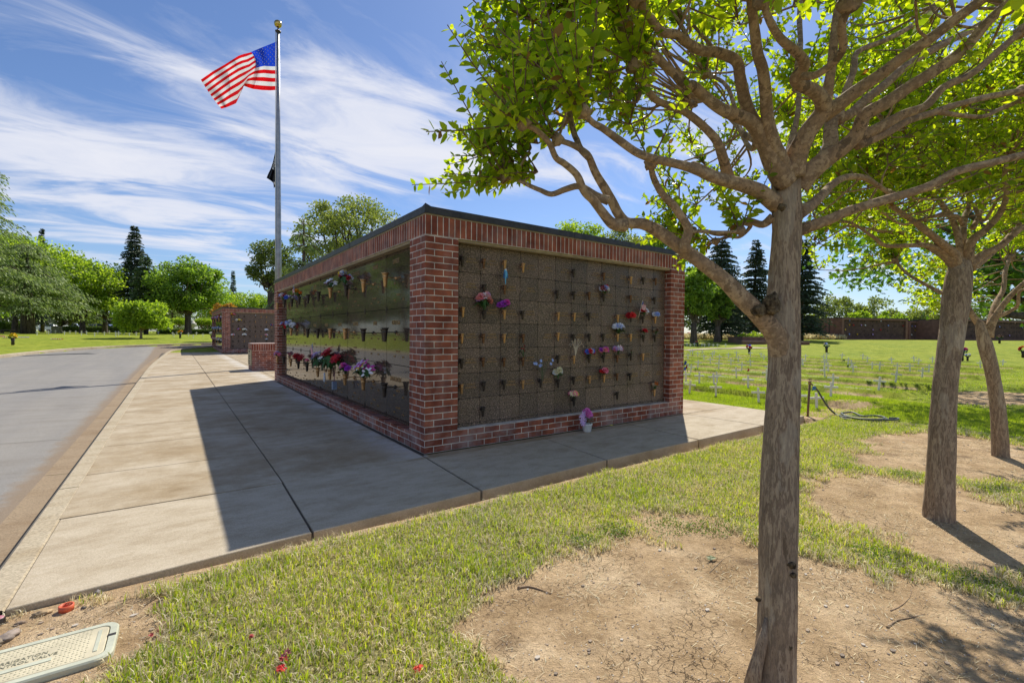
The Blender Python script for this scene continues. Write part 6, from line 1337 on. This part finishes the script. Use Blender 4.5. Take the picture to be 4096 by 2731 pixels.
# ------------------------------------------------------------------ long low buildings far right
def longwall(pl, pr, label, ldep, nsec, h=2.62, pil=True, seed=2):
    """pl, pr = ground points of the left and right front corners"""
    d = (pr - pl); Ln = d.length; e = empty('niche_building', pl, math.atan2(d.y, d.x), label=label, cat='memorial wall'); rr = random.Random(seed)
    b = MB(); b.box(0, .35, 0, .4, -.3, h - .2); b.box(Ln - .35, Ln, 0, .4, -.3, h - .2); b.box(.35, Ln - .35, .25, .4, -.3, h - .2); b.box(.35, Ln - .35, 0, .24, -.3, .15); b.box(0, .2, .4, ldep, -.3, h - .2); b.box(.2, Ln, ldep - .2, ldep, -.3, h - .2); b.box(Ln - .2, Ln, .4, ldep - .2, -.3, h - .2); b.build('brick_wall', M_brick_far, e)
    s = MB(); s.box(0, Ln, -.003, ldep, h - .2, h); s.build('soldier_course', M_brick_far, e)
    c = MB(); c.box(-.03, Ln + .03, -.03, ldep + .03, h, h + .09); c.build('coping', M_cop, e)
    p = MB(); nx_ = int((Ln - .7) / .62); w = (Ln - .7) / nx_
    for i in range(nx_):
        for j in range(4): p.box(.35 + i * w + .006, .35 + (i + 1) * w - .006, .2, .248, .16 + j * .565 + .005, .16 + (j + 1) * .565 - .005)
    p.build('stone_panel', M_gran3, e)
    t = MB(); t.box(-.02, .0, 1.6, 1.75, 0, h - .1); t.build('downpipe', M_dark, e); u = MB()
    q = MB()
    for i in range(nx_):
        for j in range(4):
            if rr.random() < .45: q.lathe([(.02, 0), (.05, .16), (.03, .16)], 6, (.35 + (i + .5) * w, .13, .16 + j * .565 + .3))
    q.build('vase', M_dark, e, kind='stuff')
    for c_ in (WHT, RED, YEL, LIL, LBLU):
        m_ = MB()
        for k in range(3): i = rr.randrange(nx_); j = rr.randrange(4); head(m_, (.35 + (i + .5) * w, .1, .16 + j * .565 + .5), .09, (0, -1, .2), k, 'ball'); 
        m_.build('flowers', fmat(c_), e)
    return e
M_brick_far = plain('far brick', (.19, .10, .075), .85, 0, .25, 2.5); M_gran3 = plain('far brown granite', (.105, .068, .058), .9, 0, .3, 3, 0, .1)
def sp(x, y, dep): q = at(*c33(x, y), dep); return Vector((q.x, q.y, float(zt(q.x, q.y)) - .05))
longwall(sp(186, 320, 57), sp(604, 320, 60), 'long low brick building with dark stone panels across the right lawn', 5.2, 1)
longwall(sp(612, 322, 61.5), sp(765, 322, 63), 'shorter brick section to the right of the long low building', 4, 1, 2.45, seed=5)
longwall(sp(930, 327, 58), sp(1500, 329, 66), 'right-hand dark brick building seen behind the middle crape myrtle trunk', 5, 1, 2.6, seed=8)
# low raised planter of dark brick, with a small tree
def planter():
    a = place(2945, 44); e = empty('raised_planter', a, math.atan2(AR.y, AR.x), label='low dark brick planter in two steps at the top of the right lawn', cat='planter')
    b = MB(); b.box(.6, 4.6, .0, 3, -.2, .62); b.box(0, 2.2, -1.2, -.01, -.2, .22); b.box(3.0, 5.4, -2.4, -.5, -.2, .24); b.build('brick_wall', M_brick_far, e)
    c = MB(); c.box(.55, 4.65, -.04, 3.04, .62, .68); c.box(-.04, 2.24, -1.24, -.012, .22, .28); c.box(2.96, 5.44, -2.44, -.45, .24, .30); c.build('cap', plain('planter cap', (.16, .10, .085), .8), e)
    V, F = crown_leaves([(1 + .45 * i, 1.2, .75) for i in range(7)], .35, 900, .14, 3); npmesh('low_plants', V, F, M_lime, e)
planter()
p = place(3015, 46); broad_tree('rose_tree', p + Vector((0, 0, .55)), htop(1318, 46, p) - .55, wpx(32, 46), .75, 'small pink flowering standard tree growing in the raised planter', M_lime, seed=81, nl=500, ll=.12, trunk_r=.03, nc=12, fork=.4)
pth = MB(); 
pts = [(27.6, 15.71), (31.3, 15.78), (32.95, 14.9), (36.0, 14.8)]; w_ = [.35, .5, .7, 1.4]
pc = crv([(a, b, c) for (a, b), c in zip(pts, w_)], 8); vs = []
for i, q in enumerate(pc):
    t_ = (pc[min(i + 1, len(pc) - 1)] - pc[max(i - 1, 0)])[:2]; t_ = t_ / np.linalg.norm(t_)
    for s_ in (-1, 1): x = q[0] - t_[1] * q[2] * s_; y = q[1] + t_[0] * q[2] * s_; vs.append((x, y, float(gz(x, y)) + .03))
pth.add(vs, [(2 * i, 2 * i + 1, 2 * i + 3, 2 * i + 2) for i in range(len(pc) - 1)]); pth.build('path', M_walk, kind='structure')
# dry grass belt behind the right lawn, hedges and shrubs
def strip_stuff(name, a, b, wid, h, n, ll, mat_, kind='stuff', label=None, cat=None, lean=.2):
    g = np.random.default_rng(int(abs(a.x) * 10)); t_ = g.random(n); s_ = g.uniform(-wid, wid, n); d = (b - a); nrm = np.array([-d.y, d.x]) / max(1e-6, math.hypot(d.x, d.y))
    X_ = a.x + d.x * t_ + nrm[0] * s_; Y_ = a.y + d.y * t_ + nrm[1] * s_; Z_ = zt(X_, Y_) + g.random(n) * h * .5 - .05
    V, F = diamond_arrays(np.stack([X_, Y_, Z_], 1), np.stack([g.normal(size=n) * lean, g.normal(size=n) * lean, np.ones(n)], 1), ll * g.uniform(.5, 1.2, n), ll * .16); return npmesh(name, V, F, mat_, label=label, cat=cat, kind=kind)
strip_stuff('dry_grass', place(2720, 58), place(3300, 60), 3.5, .3, 14000, .55, M_straw)
strip_stuff('dry_grass', place(3280, 66), place(3900, 70), 3.5, .3, 6000, .55, M_straw)
def hedge(name, sx0, sx1, dep, h, th, label, mat_=M_hedge, n=9000, ll=.12, cat='hedge'):
    a = place(sx0, dep); b = place(sx1, dep); d = b - a; Ln = d.length; e = empty(name, a, math.atan2(d.y, d.x), label=label, cat=cat)
    c = MB(); c.box(.08, Ln - .08, .08, th - .08, -.1, h - .1); c.build('inner_branches', plain('hedge core', (.03, .035, .015), .9), e)
    g = np.random.default_rng(int(dep)); k = g.integers(0, 3, n); u = g.random(n) * Ln; v = g.random(n)
    X_ = u; Y_ = np.where(k == 0, v * th, np.where(k == 1, 0, v * th)); Z_ = np.where(k == 1, v * h, h); Z_ = Z_ + g.normal(size=n) * .04; Y_ = Y_ + g.normal(size=n) * .04
    V, F = diamond_arrays(np.stack([X_, Y_, Z_], 1), g.normal(size=(n, 3)), ll * g.uniform(.6, 1.3, n), ll * .35); npmesh('leaves', V, F, mat_, e)
hedge('clipped_hedge', 625, 858, 62, .55, 1.0, 'low clipped bright hedge beneath the round crowned tree', M_lime if False else M_hedge)
hedge('clipped_hedge', 250, 560, 82, .95, 1.0, 'long dark clipped hedge in front of the parked cars', n=9000, ll=.16)
hedge('clipped_hedge', -60, 105, 70, 1.4, 1.2, 'taller clipped hedge left of the cedar trunks', n=6000, ll=.16)
def ball_tree(sx, dep, label, s=1.0):
    p = place(sx, dep); broad_tree('clipped_tree', p, 2.3 * s, 2.3 * s, 1.05 * s, label, M_lime, seed=int(sx), nl=2500, ll=.14, trunk_r=.07, nc=26, bark=M_bark, fork=.5, shell=.1, clump=.35, group='clipped umbrella shaped trees')
for sx, lab in ((668, 'flat topped clipped tree left of the stout trunk'), (716, 'flat topped clipped tree touching the stout trunk'), (806, 'flat topped clipped tree right of the stout trunk'), (830, 'flat topped clipped tree closest to the second wall')): ball_tree(sx, 68, lab)
def urn():
    p = place(771, 66); e = empty('urn_on_plinth', p, label='pale stone urn on a brick plinth beside the stout trunk', cat='urn'); b = MB(); b.bbox(-.7, .7, -.5, .5, -.1, .5, .03); b.build('plinth', M_brick_far, e)
    u = MB(); u.lathe([(.22, .5), (.28, .55), (.14, .7), (.2, .9), (.42, 1.3), (.46, 1.5), (.3, 1.55), (.2, 1.8), (.0, 1.95)], 14); u.build('urn', plain('pale stone', (.55, .52, .47), .8), e)
urn()
for k_, (sx, dep, hh) in enumerate(((219, 66, 1.1), (232, 67, 1.0))):
    p = place(sx, dep); b = MB(); b.bbox(-.35, .35, -.12, .12, -.1, hh * .9, .05); b.bbox(-.5, .5, -.2, .2, -.1, .25, .03); o = b.build('headstone', M_stone, label=['taller upright headstone by the dark hedge', 'rounded lower headstone by the dark hedge'][k_], cat='headstone'); o.location = p
def car(sx, dep, body, label, pickup=False, rz=0):
    p = place(sx, dep); e = empty('parked_pickup' if pickup else 'parked_car', p, math.atan2(AR.y, AR.x) + rz, label=label, cat='pickup truck' if pickup else 'car'); m_ = plain('car paint', body, .3, .3)
    L_ = 5.4 if pickup else 4.5; b = MB()
    prof = [(-L_ / 2, .45), (-L_ / 2, .95), (-L_ / 2 + .1, 1.05), (-.4, 1.08), (1.6, 1.02), (L_ / 2 - .1, .9), (L_ / 2, .7), (L_ / 2, .45)]
    n = len(prof); vs = [(x, -.9, z) for x, z in prof] + [(x, .9, z) for x, z in prof]; b.add(vs, [tuple(range(n)), tuple(range(n, 2 * n))[::-1]] + [(i, (i + 1) % n, n + (i + 1) % n, n + i)[::-1] for i in range(n)]); b.build('body', m_, e)
    c0, c1 = ((-.5, 1.5) if pickup else (-1.7, 1.3)); cab = MB(); vs = [(c0, -.82, 1.07), (c1, -.82, 1.05), (c1 - .6, -.68, 1.62), (c0 + .25, -.68, 1.65)]; vs += [(x, -y, z) for x, y, z in vs]; cab.add(vs, [(0, 1, 2, 3), (7, 6, 5, 4), (0, 3, 7, 4), (1, 5, 6, 2), (3, 2, 6, 7)]); cb = cab.build('cab', m_, e)
    for s_ in (-1, 1):
        g = MB(); q = [(c0 + .22, -.815 * -s_ * -1, 1.14), (c1 - .22, -.815 * s_ * -1 * -1, 1.12), (c1 - .68, -.70 * s_, 1.56), (c0 + .35, -.70 * s_, 1.58)]; q = [(x, s_ * abs(y) + s_ * .012, z) for x, y, z in q]; g.add(q, [(0, 1, 2, 3)]); g.build('window', plain('car glass', (.02, .025, .03), .1), cb)
    for x in (-L_ / 2 + .95, L_ / 2 - .95):
        for s_ in (-1, 1):
            w = MB(); w.lathe([(0, -.1), (.36, -.1), (.38, -.08), (.38, .08), (.36, .1), (0, .1)], 16, (x, s_ * .84, .38), axis='Y'); wo_ = w.build('wheel', M_dark, e)
            r = MB(); r.lathe([(0, -.105 * s_ * -1), (.22, -.105 * s_ * -1), (.23, -.09 * s_ * -1)], 12, (x, s_ * .845, .38), axis='Y'); r.build('rim', M_alu, wo_)
for k_, (sx, dep, bc, lab, pk) in enumerate(((300, 92, (.05, .09, .18), 'dark blue pickup truck parked beyond the dark hedge', True), (205, 95, (.6, .62, .65), 'white car parked behind the headstones', False), (8, 90, (.65, .66, .68), 'white vehicle at the left edge behind the hedge', False), (62, 96, (.5, .5, .52), 'silver car left of the cedar trunks', False), (375, 98, (.45, .46, .48), 'silver car right of the blue pickup', False), (425, 96, (.10, .15, .3), 'blue car under the mid green tree', False), (470, 99, (.62, .62, .62), 'white car left of the redwoods', False), (350, 104, (.7, .68, .64), 'pale van in the far car park', False))): car(sx, dep, bc, lab, pk, .05 * k_)
# bench
p = G(*CR4(80, 410), 0); p = place(28, 52); e = empty('park_bench', p, math.atan2(AR.y, AR.x), label='dark low bench on the lawn left of the cedar trunks', cat='bench'); b = MB(); b.box(-.75, .75, -.2, .2, .36, .43); b.build('seat', M_dark, e)
for x in (-.55, .55): b = MB(); b.box(x - .05, x + .05, -.17, .17, -.1, .359); b.build('leg', M_dark, e)
p = place(1212 * .0 + 40, 74); b = MB(); b.lathe([(.3, -.1), (.32, 1.0), (.36, 1.02), (.3, 1.1), (0, 1.12)], 14); o = b.build('rubbish_bin', M_dark, label='dark round bin against the tall hedge at the left', cat='bin'); o.location = p

# ------------------------------------------------------------------ hose, standpipe
hb = G(*cr2(165, 665), -.05); hd = (hb - CAM).dot(AF)
e = empty('standpipe', hb, label='brown steel standpipe with a tap and a blue tag at the corner of the slab', cat='water tap'); top = at(*cr2(186, 372), hd) - hb
b = MB(); b.tube([(0, 0, -.1), top], .016, 10); b.build('post', M_rust, e)
b = MB(); b.tube([top - Vector((0, 0, .03)), top + Vector((0, 0, .02))], .022, 10); b.tube([top + Vector((0, 0, -.02)), top + AR * .045 + Vector((0, 0, -.04))], .013, 8); hv = b.build('tap', plain('brass', (.30, .2, .09), .45, .7), e)
b = MB(); b.tube([top + Vector((0, 0, .02)), top + Vector((0, 0, .05))], .005, 6); b.tube([top + AR * -.035 + Vector((0, 0, .052)), top + AR * .035 + Vector((0, 0, .052))], .006, 6); b.build('handle', M_rust, hv)
b = MB(); b.obox(top + AR * .055 + Vector((0, 0, -.09)) - AF * .02, AR * .026, Vector((0, 0, .03)) + AR * .008, AF * .002); b.build('tag', plain('blue tag', (.05, .18, .40), .5), e)
hosep = [((215, 408), 0), ((250, 440), 0), ((290, 505), 0), ((335, 575), 0), ((385, 625), 0), ((405, 640), 1), ((430, 665), 1), ((470, 690), 1), ((560, 705), 1), ((660, 715), 1), ((740, 722), 1), ((800, 715), 1), ((830, 695), 1), ((810, 675), 1), ((750, 662), 1), ((650, 665), 1), ((560, 665), 1), ((480, 655), 1), ((440, 650), 1), ((430, 660), 1), ((460, 682), 1), ((560, 700), 1), ((700, 712), 1), ((780, 705), 1), ((810, 690), 1), ((780, 668), 1), ((700, 662), 1), ((640, 672), 1), ((600, 660), 1), ((540, 640), 1), ((470, 640), 1), ((450, 655), 1), ((500, 690), 1), ((640, 718), 1), ((780, 722), 1), ((870, 718), 1), ((920, 708), 1), ((915, 700), 1), ((850, 703), 1)]
q = []; nseg = len(hosep)
for i, ((x, y), g_2) in enumerate(hosep):
    if g_2: p = G(*cr2(x, y), -.03); p.z = float(gz(p.x, p.y)) + .018 + .014 * (i > 19) + .012 * (i > 28)
    else: p = at(*cr2(x, y), hd + .25 * i / 5)
    q.append(tuple(p))
e = empty('garden_hose', q[5], label='grey green garden hose running from the tap and coiled on the grass', cat='hose'); o0 = Vector(q[5]); b = MB(); b.tube([Vector(v) - o0 for v in crv(q, 6)], .0135, 8); b.build('hose', M_rubber, e)

# ------------------------------------------------------------------ irrigation valve box and small things bottom left
def lidbox():
    ang = math.atan2(0.0, 1.0); c = Vector((-2.48, -1.895, -.018)); Lx, Wy = .53, .27
    e = empty('valve_box', c, R_(-1), label='pale green plastic irrigation control valve box lid set in the soil', cat='valve box')
    def rr_(hx, hy, r, z, n=6):
        out = []
        for sx, sy, a0 in ((1, 1, 0), (-1, 1, 90), (-1, -1, 180), (1, -1, 270)):
            for k in range(n + 1): a = R_(a0 + 90 * k / n); out.append((sx * (hx - r) + r * math.cos(a), sy * (hy - r) + r * math.sin(a), z))
        return out
    m_lid = plain('faded green plastic', (.56, .50, .35), .6, 0, .15, 9); m_rim = plain('green plastic rim', (.50, .51, .40), .6, 0, .12, 20); hx, hy = Lx / 2, Wy / 2
    b = MB(); rings = [rr_(hx, hy, .05, -.06), rr_(hx, hy, .05, .022), rr_(hx - .005, hy - .005, .047, .028), rr_(hx - .026, hy - .026, .03, .028), rr_(hx - .028, hy - .028, .03, .018)]; n = len(rings[0])
    vs = sum(rings, []); b.add(vs, [(i * n + k, i * n + (k + 1) % n, (i + 1) * n + (k + 1) % n, (i + 1) * n + k) for i in range(4) for k in range(n)]); b.build('rim', m_rim, e)
    l = MB(); r1 = rr_(hx - .030, hy - .030, .028, .015); r2 = rr_(hx - .030, hy - .030, .028, .026); r3 = rr_(hx - .033, hy - .033, .026, .028); vs = r1 + r2 + r3; l.add(vs, [(i * n + k, i * n + (k + 1) % n, (i + 1) * n + (k + 1) % n, (i + 1) * n + k) for i in range(2) for k in range(n)] + [tuple(2 * n + k for k in range(n))]); lo = l.build('lid', m_lid, e)
    s = MB(); sl_ = MB()
    nx_ = 34; ny_ = 13
    for i in range(nx_):
        for j in range(ny_):
            x = -hx + .045 + i * (Lx - .13) / (nx_ - 1); y = -hy + .042 + j * (Wy - .084) / (ny_ - 1)
            if abs(y - .004) < .030 and -.085 < x < .085: continue
            if abs(y + .040) < .014 and -.12 < x < .09: continue
            a = (i + j) % 2; w, h = (.0052, .0022) if a else (.0022, .0040); s.add([(x - w, y, .0282), (x, y - h, .0282), (x + w, y, .0282), (x, y + h, .0282), (x, y, .0302)], [(0, 1, 4), (1, 2, 4), (2, 3, 4), (3, 0, 4)])
    s.build('tread', plain('tread', (.40, .38, .25), .6), lo)
    pl = MB(); pl.box(-.115, .085, -.050, -.030, .0275, .0305); pl.build('label_bar', m_rim, lo); pl = MB(); pl.box(hx - .062, hx - .050, -.075, .075, .0275, .0305); pl.build('label_bar', m_rim, lo)
    t = MB(); add_text(t, 'IRRIGATION', .024, (-.0, .017, .0285), (1, 0, 0), (0, 1, 0), .0012); add_text(t, 'CONTROL VALVE', .024, (-.0, -.008, .0285), (1, 0, 0), (0, 1, 0), .0012); t.build('lettering', plain('moulded lettering', (.24, .23, .16), .6), lo)
    k = MB(); k.box(hx - .03, hx - .004, .012, .028, .022, .0292); k.build('latch_slot', M_dark, e)
lidbox()
def soilz(x, y): return float(gz(x, y))
e = empty('pipe_collar', (-2.42, -1.475, soilz(-2.42, -1.475)), label='orange red plastic ring lying on the soil near the slab', cat='pipe ring'); b = MB(); b.lathe([(.022, 0), (.026, 0), (.027, .026), (.021, .026), (.020, 0)], 20); b.build('ring', plain('orange plastic', (.66, .12, .05), .5, 0, .1), e); 
lo = MB(); lo.lathe([(0, .004), (.0195, .004)], 16); lo.build('inner_cap', plain('dark inner', (.35, .07, .04), .7), e)
for k_, (x, y, r, sc_, col, lab) in enumerate(((-2.50, -1.455, .021, (1.5, .7, .6), (.42, .30, .17), 'smooth tan pebble left of the orange ring'), (-2.575, -1.60, .032, (1.3, .8, .5), (.30, .24, .20), 'brown split stone above the valve box'), (-2.60, -1.63, .022, (1.2, .8, .7), (.26, .21, .15), 'smaller rounded stone at the left edge'), (-2.56, -1.49, .014, (1.3, .7, .5), (.28, .2, .14), 'flat little stone near the left edge'), (-2.325, -1.38, .014, (1, .8, .9), (.25, .22, .2), 'grey stone against the slab edge'), (-2.305, -1.40, .010, (1.2, .7, .6), (.4, .3, .22), 'tan chip beside the grey stone'), (-2.36, -1.50, .009, (1, .8, .7), (.10, .09, .085), 'black chip right of the orange ring'))):
    b = MB(); b.ico((0, 0, 0), r, 3, .5, sc_); o = b.build('stone', plain('stone', col, .8, 0, .3, 60, .4), label=lab, cat='stone'); o.location = (x, y, soilz(x, y) + r * sc_[2] * .5); o.rotation_euler = (0, 0, k_)
e = empty('sprinkler_head', (-2.635, -1.44, soilz(-2.635, -1.44)), label='black sprinkler head with a pink cap at the left edge', cat='sprinkler'); b = MB(); b.lathe([(.022, -.02), (.022, .022), (.018, .026)], 16); b.build('body', M_dark, e); b = MB(); b.lathe([(.018, .0262), (.015, .029), (0, .029)], 16); b.build('cap', plain('faded pink', (.42, .16, .2), .5), e)
e = empty('sprinkler_head', G(960 * 1.7415, 1171 * 1.7415, -.05), label='small black sprinkler head beside the middle of the slab edge', cat='sprinkler'); b = MB(); b.lathe([(.018, -.02), (.018, .02), (.02, .022), (0, .026)], 14); b.build('body', M_dark, e)
def stick(name, pts, r, col, label, cat='twig'):
    q = []
    for x, y in pts: p = G(*PD(x, y), -.06); q.append((p.x, p.y, soilz(p.x, p.y) + r * .9))
    b = MB(); o0 = Vector(q[0]); b.tube([Vector(v) - o0 for v in crv(q, 4)], [r * (1.3 - .9 * i / (len(crv(q, 4)) - 1)) for i in range(len(crv(q, 4)))], 7, 0, .3); b.ico((0, 0, r * .3), r * 2.0, 2, .5); o = b.build(name, plain('twig', col, .8, 0, .3, 50), label=label, cat=cat); o.location = o0
stick('fallen_twig', [(1192, 1364), (1215, 1362), (1240, 1370), (1266, 1379)], .0045, (.30, .2, .12), 'short knobbly stick lying on the soil left of the nearest trunk')
stick('fallen_twig', [(2038, 1465), (2060, 1448), (2090, 1440), (2124, 1430)], .003, (.25, .17, .10), 'curved thin stick on the soil right of the nearest trunk')
stick('fallen_twig', [(2046, 1425), (2068, 1412), (2088, 1390), (2094, 1372)], .0018, (.3, .2, .12), 'thin bent twig above the curved stick')
stick('fallen_twig', [(1630, 1330), (1660, 1300), (1680, 1290)], .0015, (.4, .3, .2), 'very fine twig near the fallen leaf')
p = G(*PD(1632, 1300), -.05); b = MB(); lf = [(0, 0, .004), (.02, -.012, .010), (.05, -.006, .006), (.034, .006, .014), (.045, .028, .008), (.018, .018, .016), (.002, .034, .010), (.004, .012, .010), (-.02, .016, .012), (-.01, .002, .006)]
b.add(lf + [(.015, .008, .011)], [(k, (k + 1) % 10, 10) for k in range(10)]); o = b.build('fallen_leaf', plain('fallen leaf', (.17, .20, .09), .6, 0, .3, 60), label='green lobed leaf lying on the bare soil', cat='leaf'); o.location = (p.x, p.y, soilz(p.x, p.y) + .006)
for k_, (x, y, c, lab) in enumerate(((650, 1542, DRED, 'dark red fallen petals in the grass at the bottom'), (646, 1562, RED, 'red petals at the bottom edge left of the orange ones'), (656, 1525, (.2, .01, .06), 'crimson petal above the red petals'), (960, 1560, (.75, .05, .02), 'bright orange red petals at the bottom edge by the soil'), (577, 1487, DRED, 'tiny crimson petal left of the grass middle'), (363, 1467, (.45, .01, .05), 'small red petal near the valve box'), (346, 1478, DRED, 'second red petal near the valve box'))):
    p = G(*PD(x, y), -.03); b = MB(); rr = random.Random(k_); s_ = .008 if k_ < 4 else .0045
    for i in range(5): head(b, (rr.uniform(-s_, s_), rr.uniform(-s_, s_), rr.uniform(0, s_)), s_ * 1.3, (rr.uniform(-1, 1), rr.uniform(-1, 1), 1), i, 'lily')
    o = b.build('fallen_petals', fmat(c), label=lab, cat='petals'); o.location = (p.x, p.y, soilz(p.x, p.y) + .018)
# ================================================================== grass, straw, pebbles
def blades(name, n, x0, x1, y0, y1, h, w, mat_, seed, dens=None, near=True, lean=.5, flat=False, depthw=True):
    g = np.random.default_rng(seed); X_ = g.uniform(x0, x1, n); Y_ = g.uniform(y0, y1, n)
    dep = (X_ - CAM.x) * AF.x + (Y_ - CAM.y) * AF.y; lat = (X_ - CAM.x) * AR.x + (Y_ - CAM.y) * AR.y
    keep = (dep > .35) & (np.abs(lat) < dep * 1.35 + .6); ga = grass_amt(X_, Y_); keep &= g.random(n) < (dens(ga, X_, Y_, dep) if dens else ga)
    X_, Y_, dep = X_[keep], Y_[keep], dep[keep]; n = len(X_); Z_ = gz(X_, Y_) - .003
    a = g.uniform(0, 6.283, n); cl_ = vnoise(X_, Y_, 6, 5); hh = h * g.uniform(.45, 1.15, n) * (.6 + .9 * cl_); ln = lean * g.uniform(.2, 1.5, n)
    dx, dy = np.cos(a), np.sin(a); b = g.uniform(0, 6.283, n); ww = w * g.uniform(.7, 1.3, n)
    wx, wy = np.cos(b) * ww, np.sin(b) * ww
    P = np.stack([X_, Y_, Z_], 1); Wv = np.stack([wx, wy, np.zeros(n)], 1)
    if flat: m_ = P + np.stack([dx * hh * .5, dy * hh * .5, .004 + g.random(n) * .008], 1); t_ = P + np.stack([dx * hh, dy * hh, .003 + g.random(n) * .010], 1); P[:, 2] += .004
    else: m_ = P + np.stack([dx * hh * ln * .35, dy * hh * ln * .35, hh * .6], 1); t_ = P + np.stack([dx * hh * ln, dy * hh * ln, hh * (1 - .35 * np.minimum(ln, 1.4))], 1)
    V = np.stack([P - Wv, P + Wv, m_ + Wv * .8, m_ - Wv * .8, t_], 1).reshape(-1, 3); i = (np.arange(n) * 5)[:, None]
    F3 = np.concatenate([i + [0, 1, 2], i + [0, 2, 3], i + [3, 2, 4]]); print(name, n)
    return npmesh(name, V, F3, mat_, kind='stuff')
S0 = lambda ga, X_, Y_, dep: ga * np.clip(1.25 - dep * .11, .12, 1)
blades('grass', 250000, -3.2, 6.2, -6.0, -1.38, .050, .0023, M_blade, 1, S0)
blades('grass', 170000, 4.2, 9.5, -4.6, 2.4, .038, .0022, M_blade2, 2, lambda ga, X_, Y_, dep: ga * ((X_ > 5.85) | (Y_ < -1.4)) * 1.0)
blades('grass', 190000, 7.2, 27, -4.0, 14, .045, .0045, M_blade2, 3, lambda ga, X_, Y_, dep: ga * ((X_ - 5.9) > -1) * (.25 + .75 * np.exp(-((((X_ - 7.35) % 2.4) - .28) / .12) ** 2)))
blades('dry_grass', 420000, -3.2, 6.5, -6.0, -1.40, .046, .0021, M_straw, 4, lambda ga, X_, Y_, dep: np.clip(.55 + .6 * (vnoise(X_, Y_, 3, 7) > .5) + .4 * (ga > .05) * (ga < .9), 0, 1) * (ga > .02) * np.clip(1.2 - dep * .12, .1, 1), lean=.9)
blades('straw_litter', 110000, -3.2, 8, -6.0, -1.38, .045, .0015, M_straw, 5, lambda ga, X_, Y_, dep: (1 - ga) * np.clip(vnoise(X_, Y_, 2.2, 9) * 2.2 - .7, .05, 1) * .75, flat=True)
def weeds():
    g = np.random.default_rng(12); cs = [(.55, -2.45, .16), (.75, -2.62, .14), (.95, -2.75, .12), (1.15, -3.0, .12), (1.2, -3.35, .12), (1.25, -3.75, .14), (2.6, -2.45, .16), (3.05, -2.6, .14), (3.2, -3.0, .12), (3.3, -3.5, .12), (.2, -2.3, .10), (-.05, -2.3, .08)]
    P, D = [], []
    for cx, cy, r in cs:
        n = 420; a = g.uniform(0, 6.28, n); k = r * np.sqrt(g.random(n)); X_ = cx + np.cos(a) * k; Y_ = cy + np.sin(a) * k; Z_ = gz(X_, Y_) + g.random(n) * .03; P.append(np.stack([X_, Y_, Z_], 1)); q = g.normal(size=(n, 3)); q[:, 2] = abs(q[:, 2]) * .6; D.append(q)
    P = np.concatenate(P); D = np.concatenate(D); V, F = diamond_arrays(P, D, g.uniform(.008, .016, len(P)), .0038); npmesh('low_weeds', V, F, M_weed, kind='stuff')
weeds()
def pebbles():
    g = random.Random(6); b = MB()
    base = [(math.cos(a) * r_, math.sin(a) * r_, z) for z, r_ in ((-.5, .7), (.35, .75)) for a in np.linspace(0, 6.283, 6)[:-1]]
    k = 0
    while k < 4200:
        dep = .9 + 5.5 * g.random() ** 1.6; lat = g.uniform(-1.1, 1.15) * dep; x = CAM.x + AF.x * dep + AR.x * lat; y = CAM.y + AF.y * dep + AR.y * lat
        if y > -1.39: continue
        if float(grass_amt(np.array([x]), np.array([y]))[0]) > .35: continue
        k += 1; r = g.uniform(.0016, .0045) * (1 + 1.8 * (g.random() < .05)); z = soilz(x, y); th = g.random() * 6; c, s = math.cos(th), math.sin(th); sx_ = r * g.uniform(.9, 1.6)
        b.add([(x + (p[0] * c - p[1] * s) * sx_, y + (p[0] * s + p[1] * c) * r, z + p[2] * r * .8 + r * .2) for p in base], [(0, 1, 6, 5), (1, 2, 7, 6), (2, 3, 8, 7), (3, 4, 9, 8), (4, 0, 5, 9), (5, 6, 7, 8, 9)], k % 3)
    b.build('gravel', [plain('pebble', (.34, .26, .19), .8), plain('pebble', (.22, .17, .13), .8), plain('pebble', (.5, .44, .37), .8)], kind='stuff')
pebbles()

def litter():
    g = np.random.default_rng(31); n = 9000; dep = .9 + 6 * g.random(n) ** 1.4; lat = g.uniform(-1.1, 1.15, n) * dep
    X_ = CAM.x + AF.x * dep + AR.x * lat; Y_ = CAM.y + AF.y * dep + AR.y * lat; ga = grass_amt(X_, Y_); k = (Y_ < -1.40) & (ga < .5) & (g.random(n) < np.clip(vnoise(X_, Y_, 3.1, 12) * 1.6 - .25, .08, 1)); X_, Y_ = X_[k], Y_[k]; n = len(X_)
    P = np.stack([X_, Y_, gz(X_, Y_) + .002 + g.random(n) * .003], 1); D = g.normal(size=(n, 3)); D[:, 2] *= .18; N_ = g.normal(size=(n, 3)) * .3; N_[:, 2] += 1
    V, F = diamond_arrays(P, D, g.uniform(.004, .016, n), g.uniform(.0012, .004, n), N_)
    npmesh('leaf_litter', V, F, leafmat('dead leaf litter', (.10, .06, .035), (.42, .30, .18), .1, .8, (1, 1, 1)), kind='stuff')
litter()
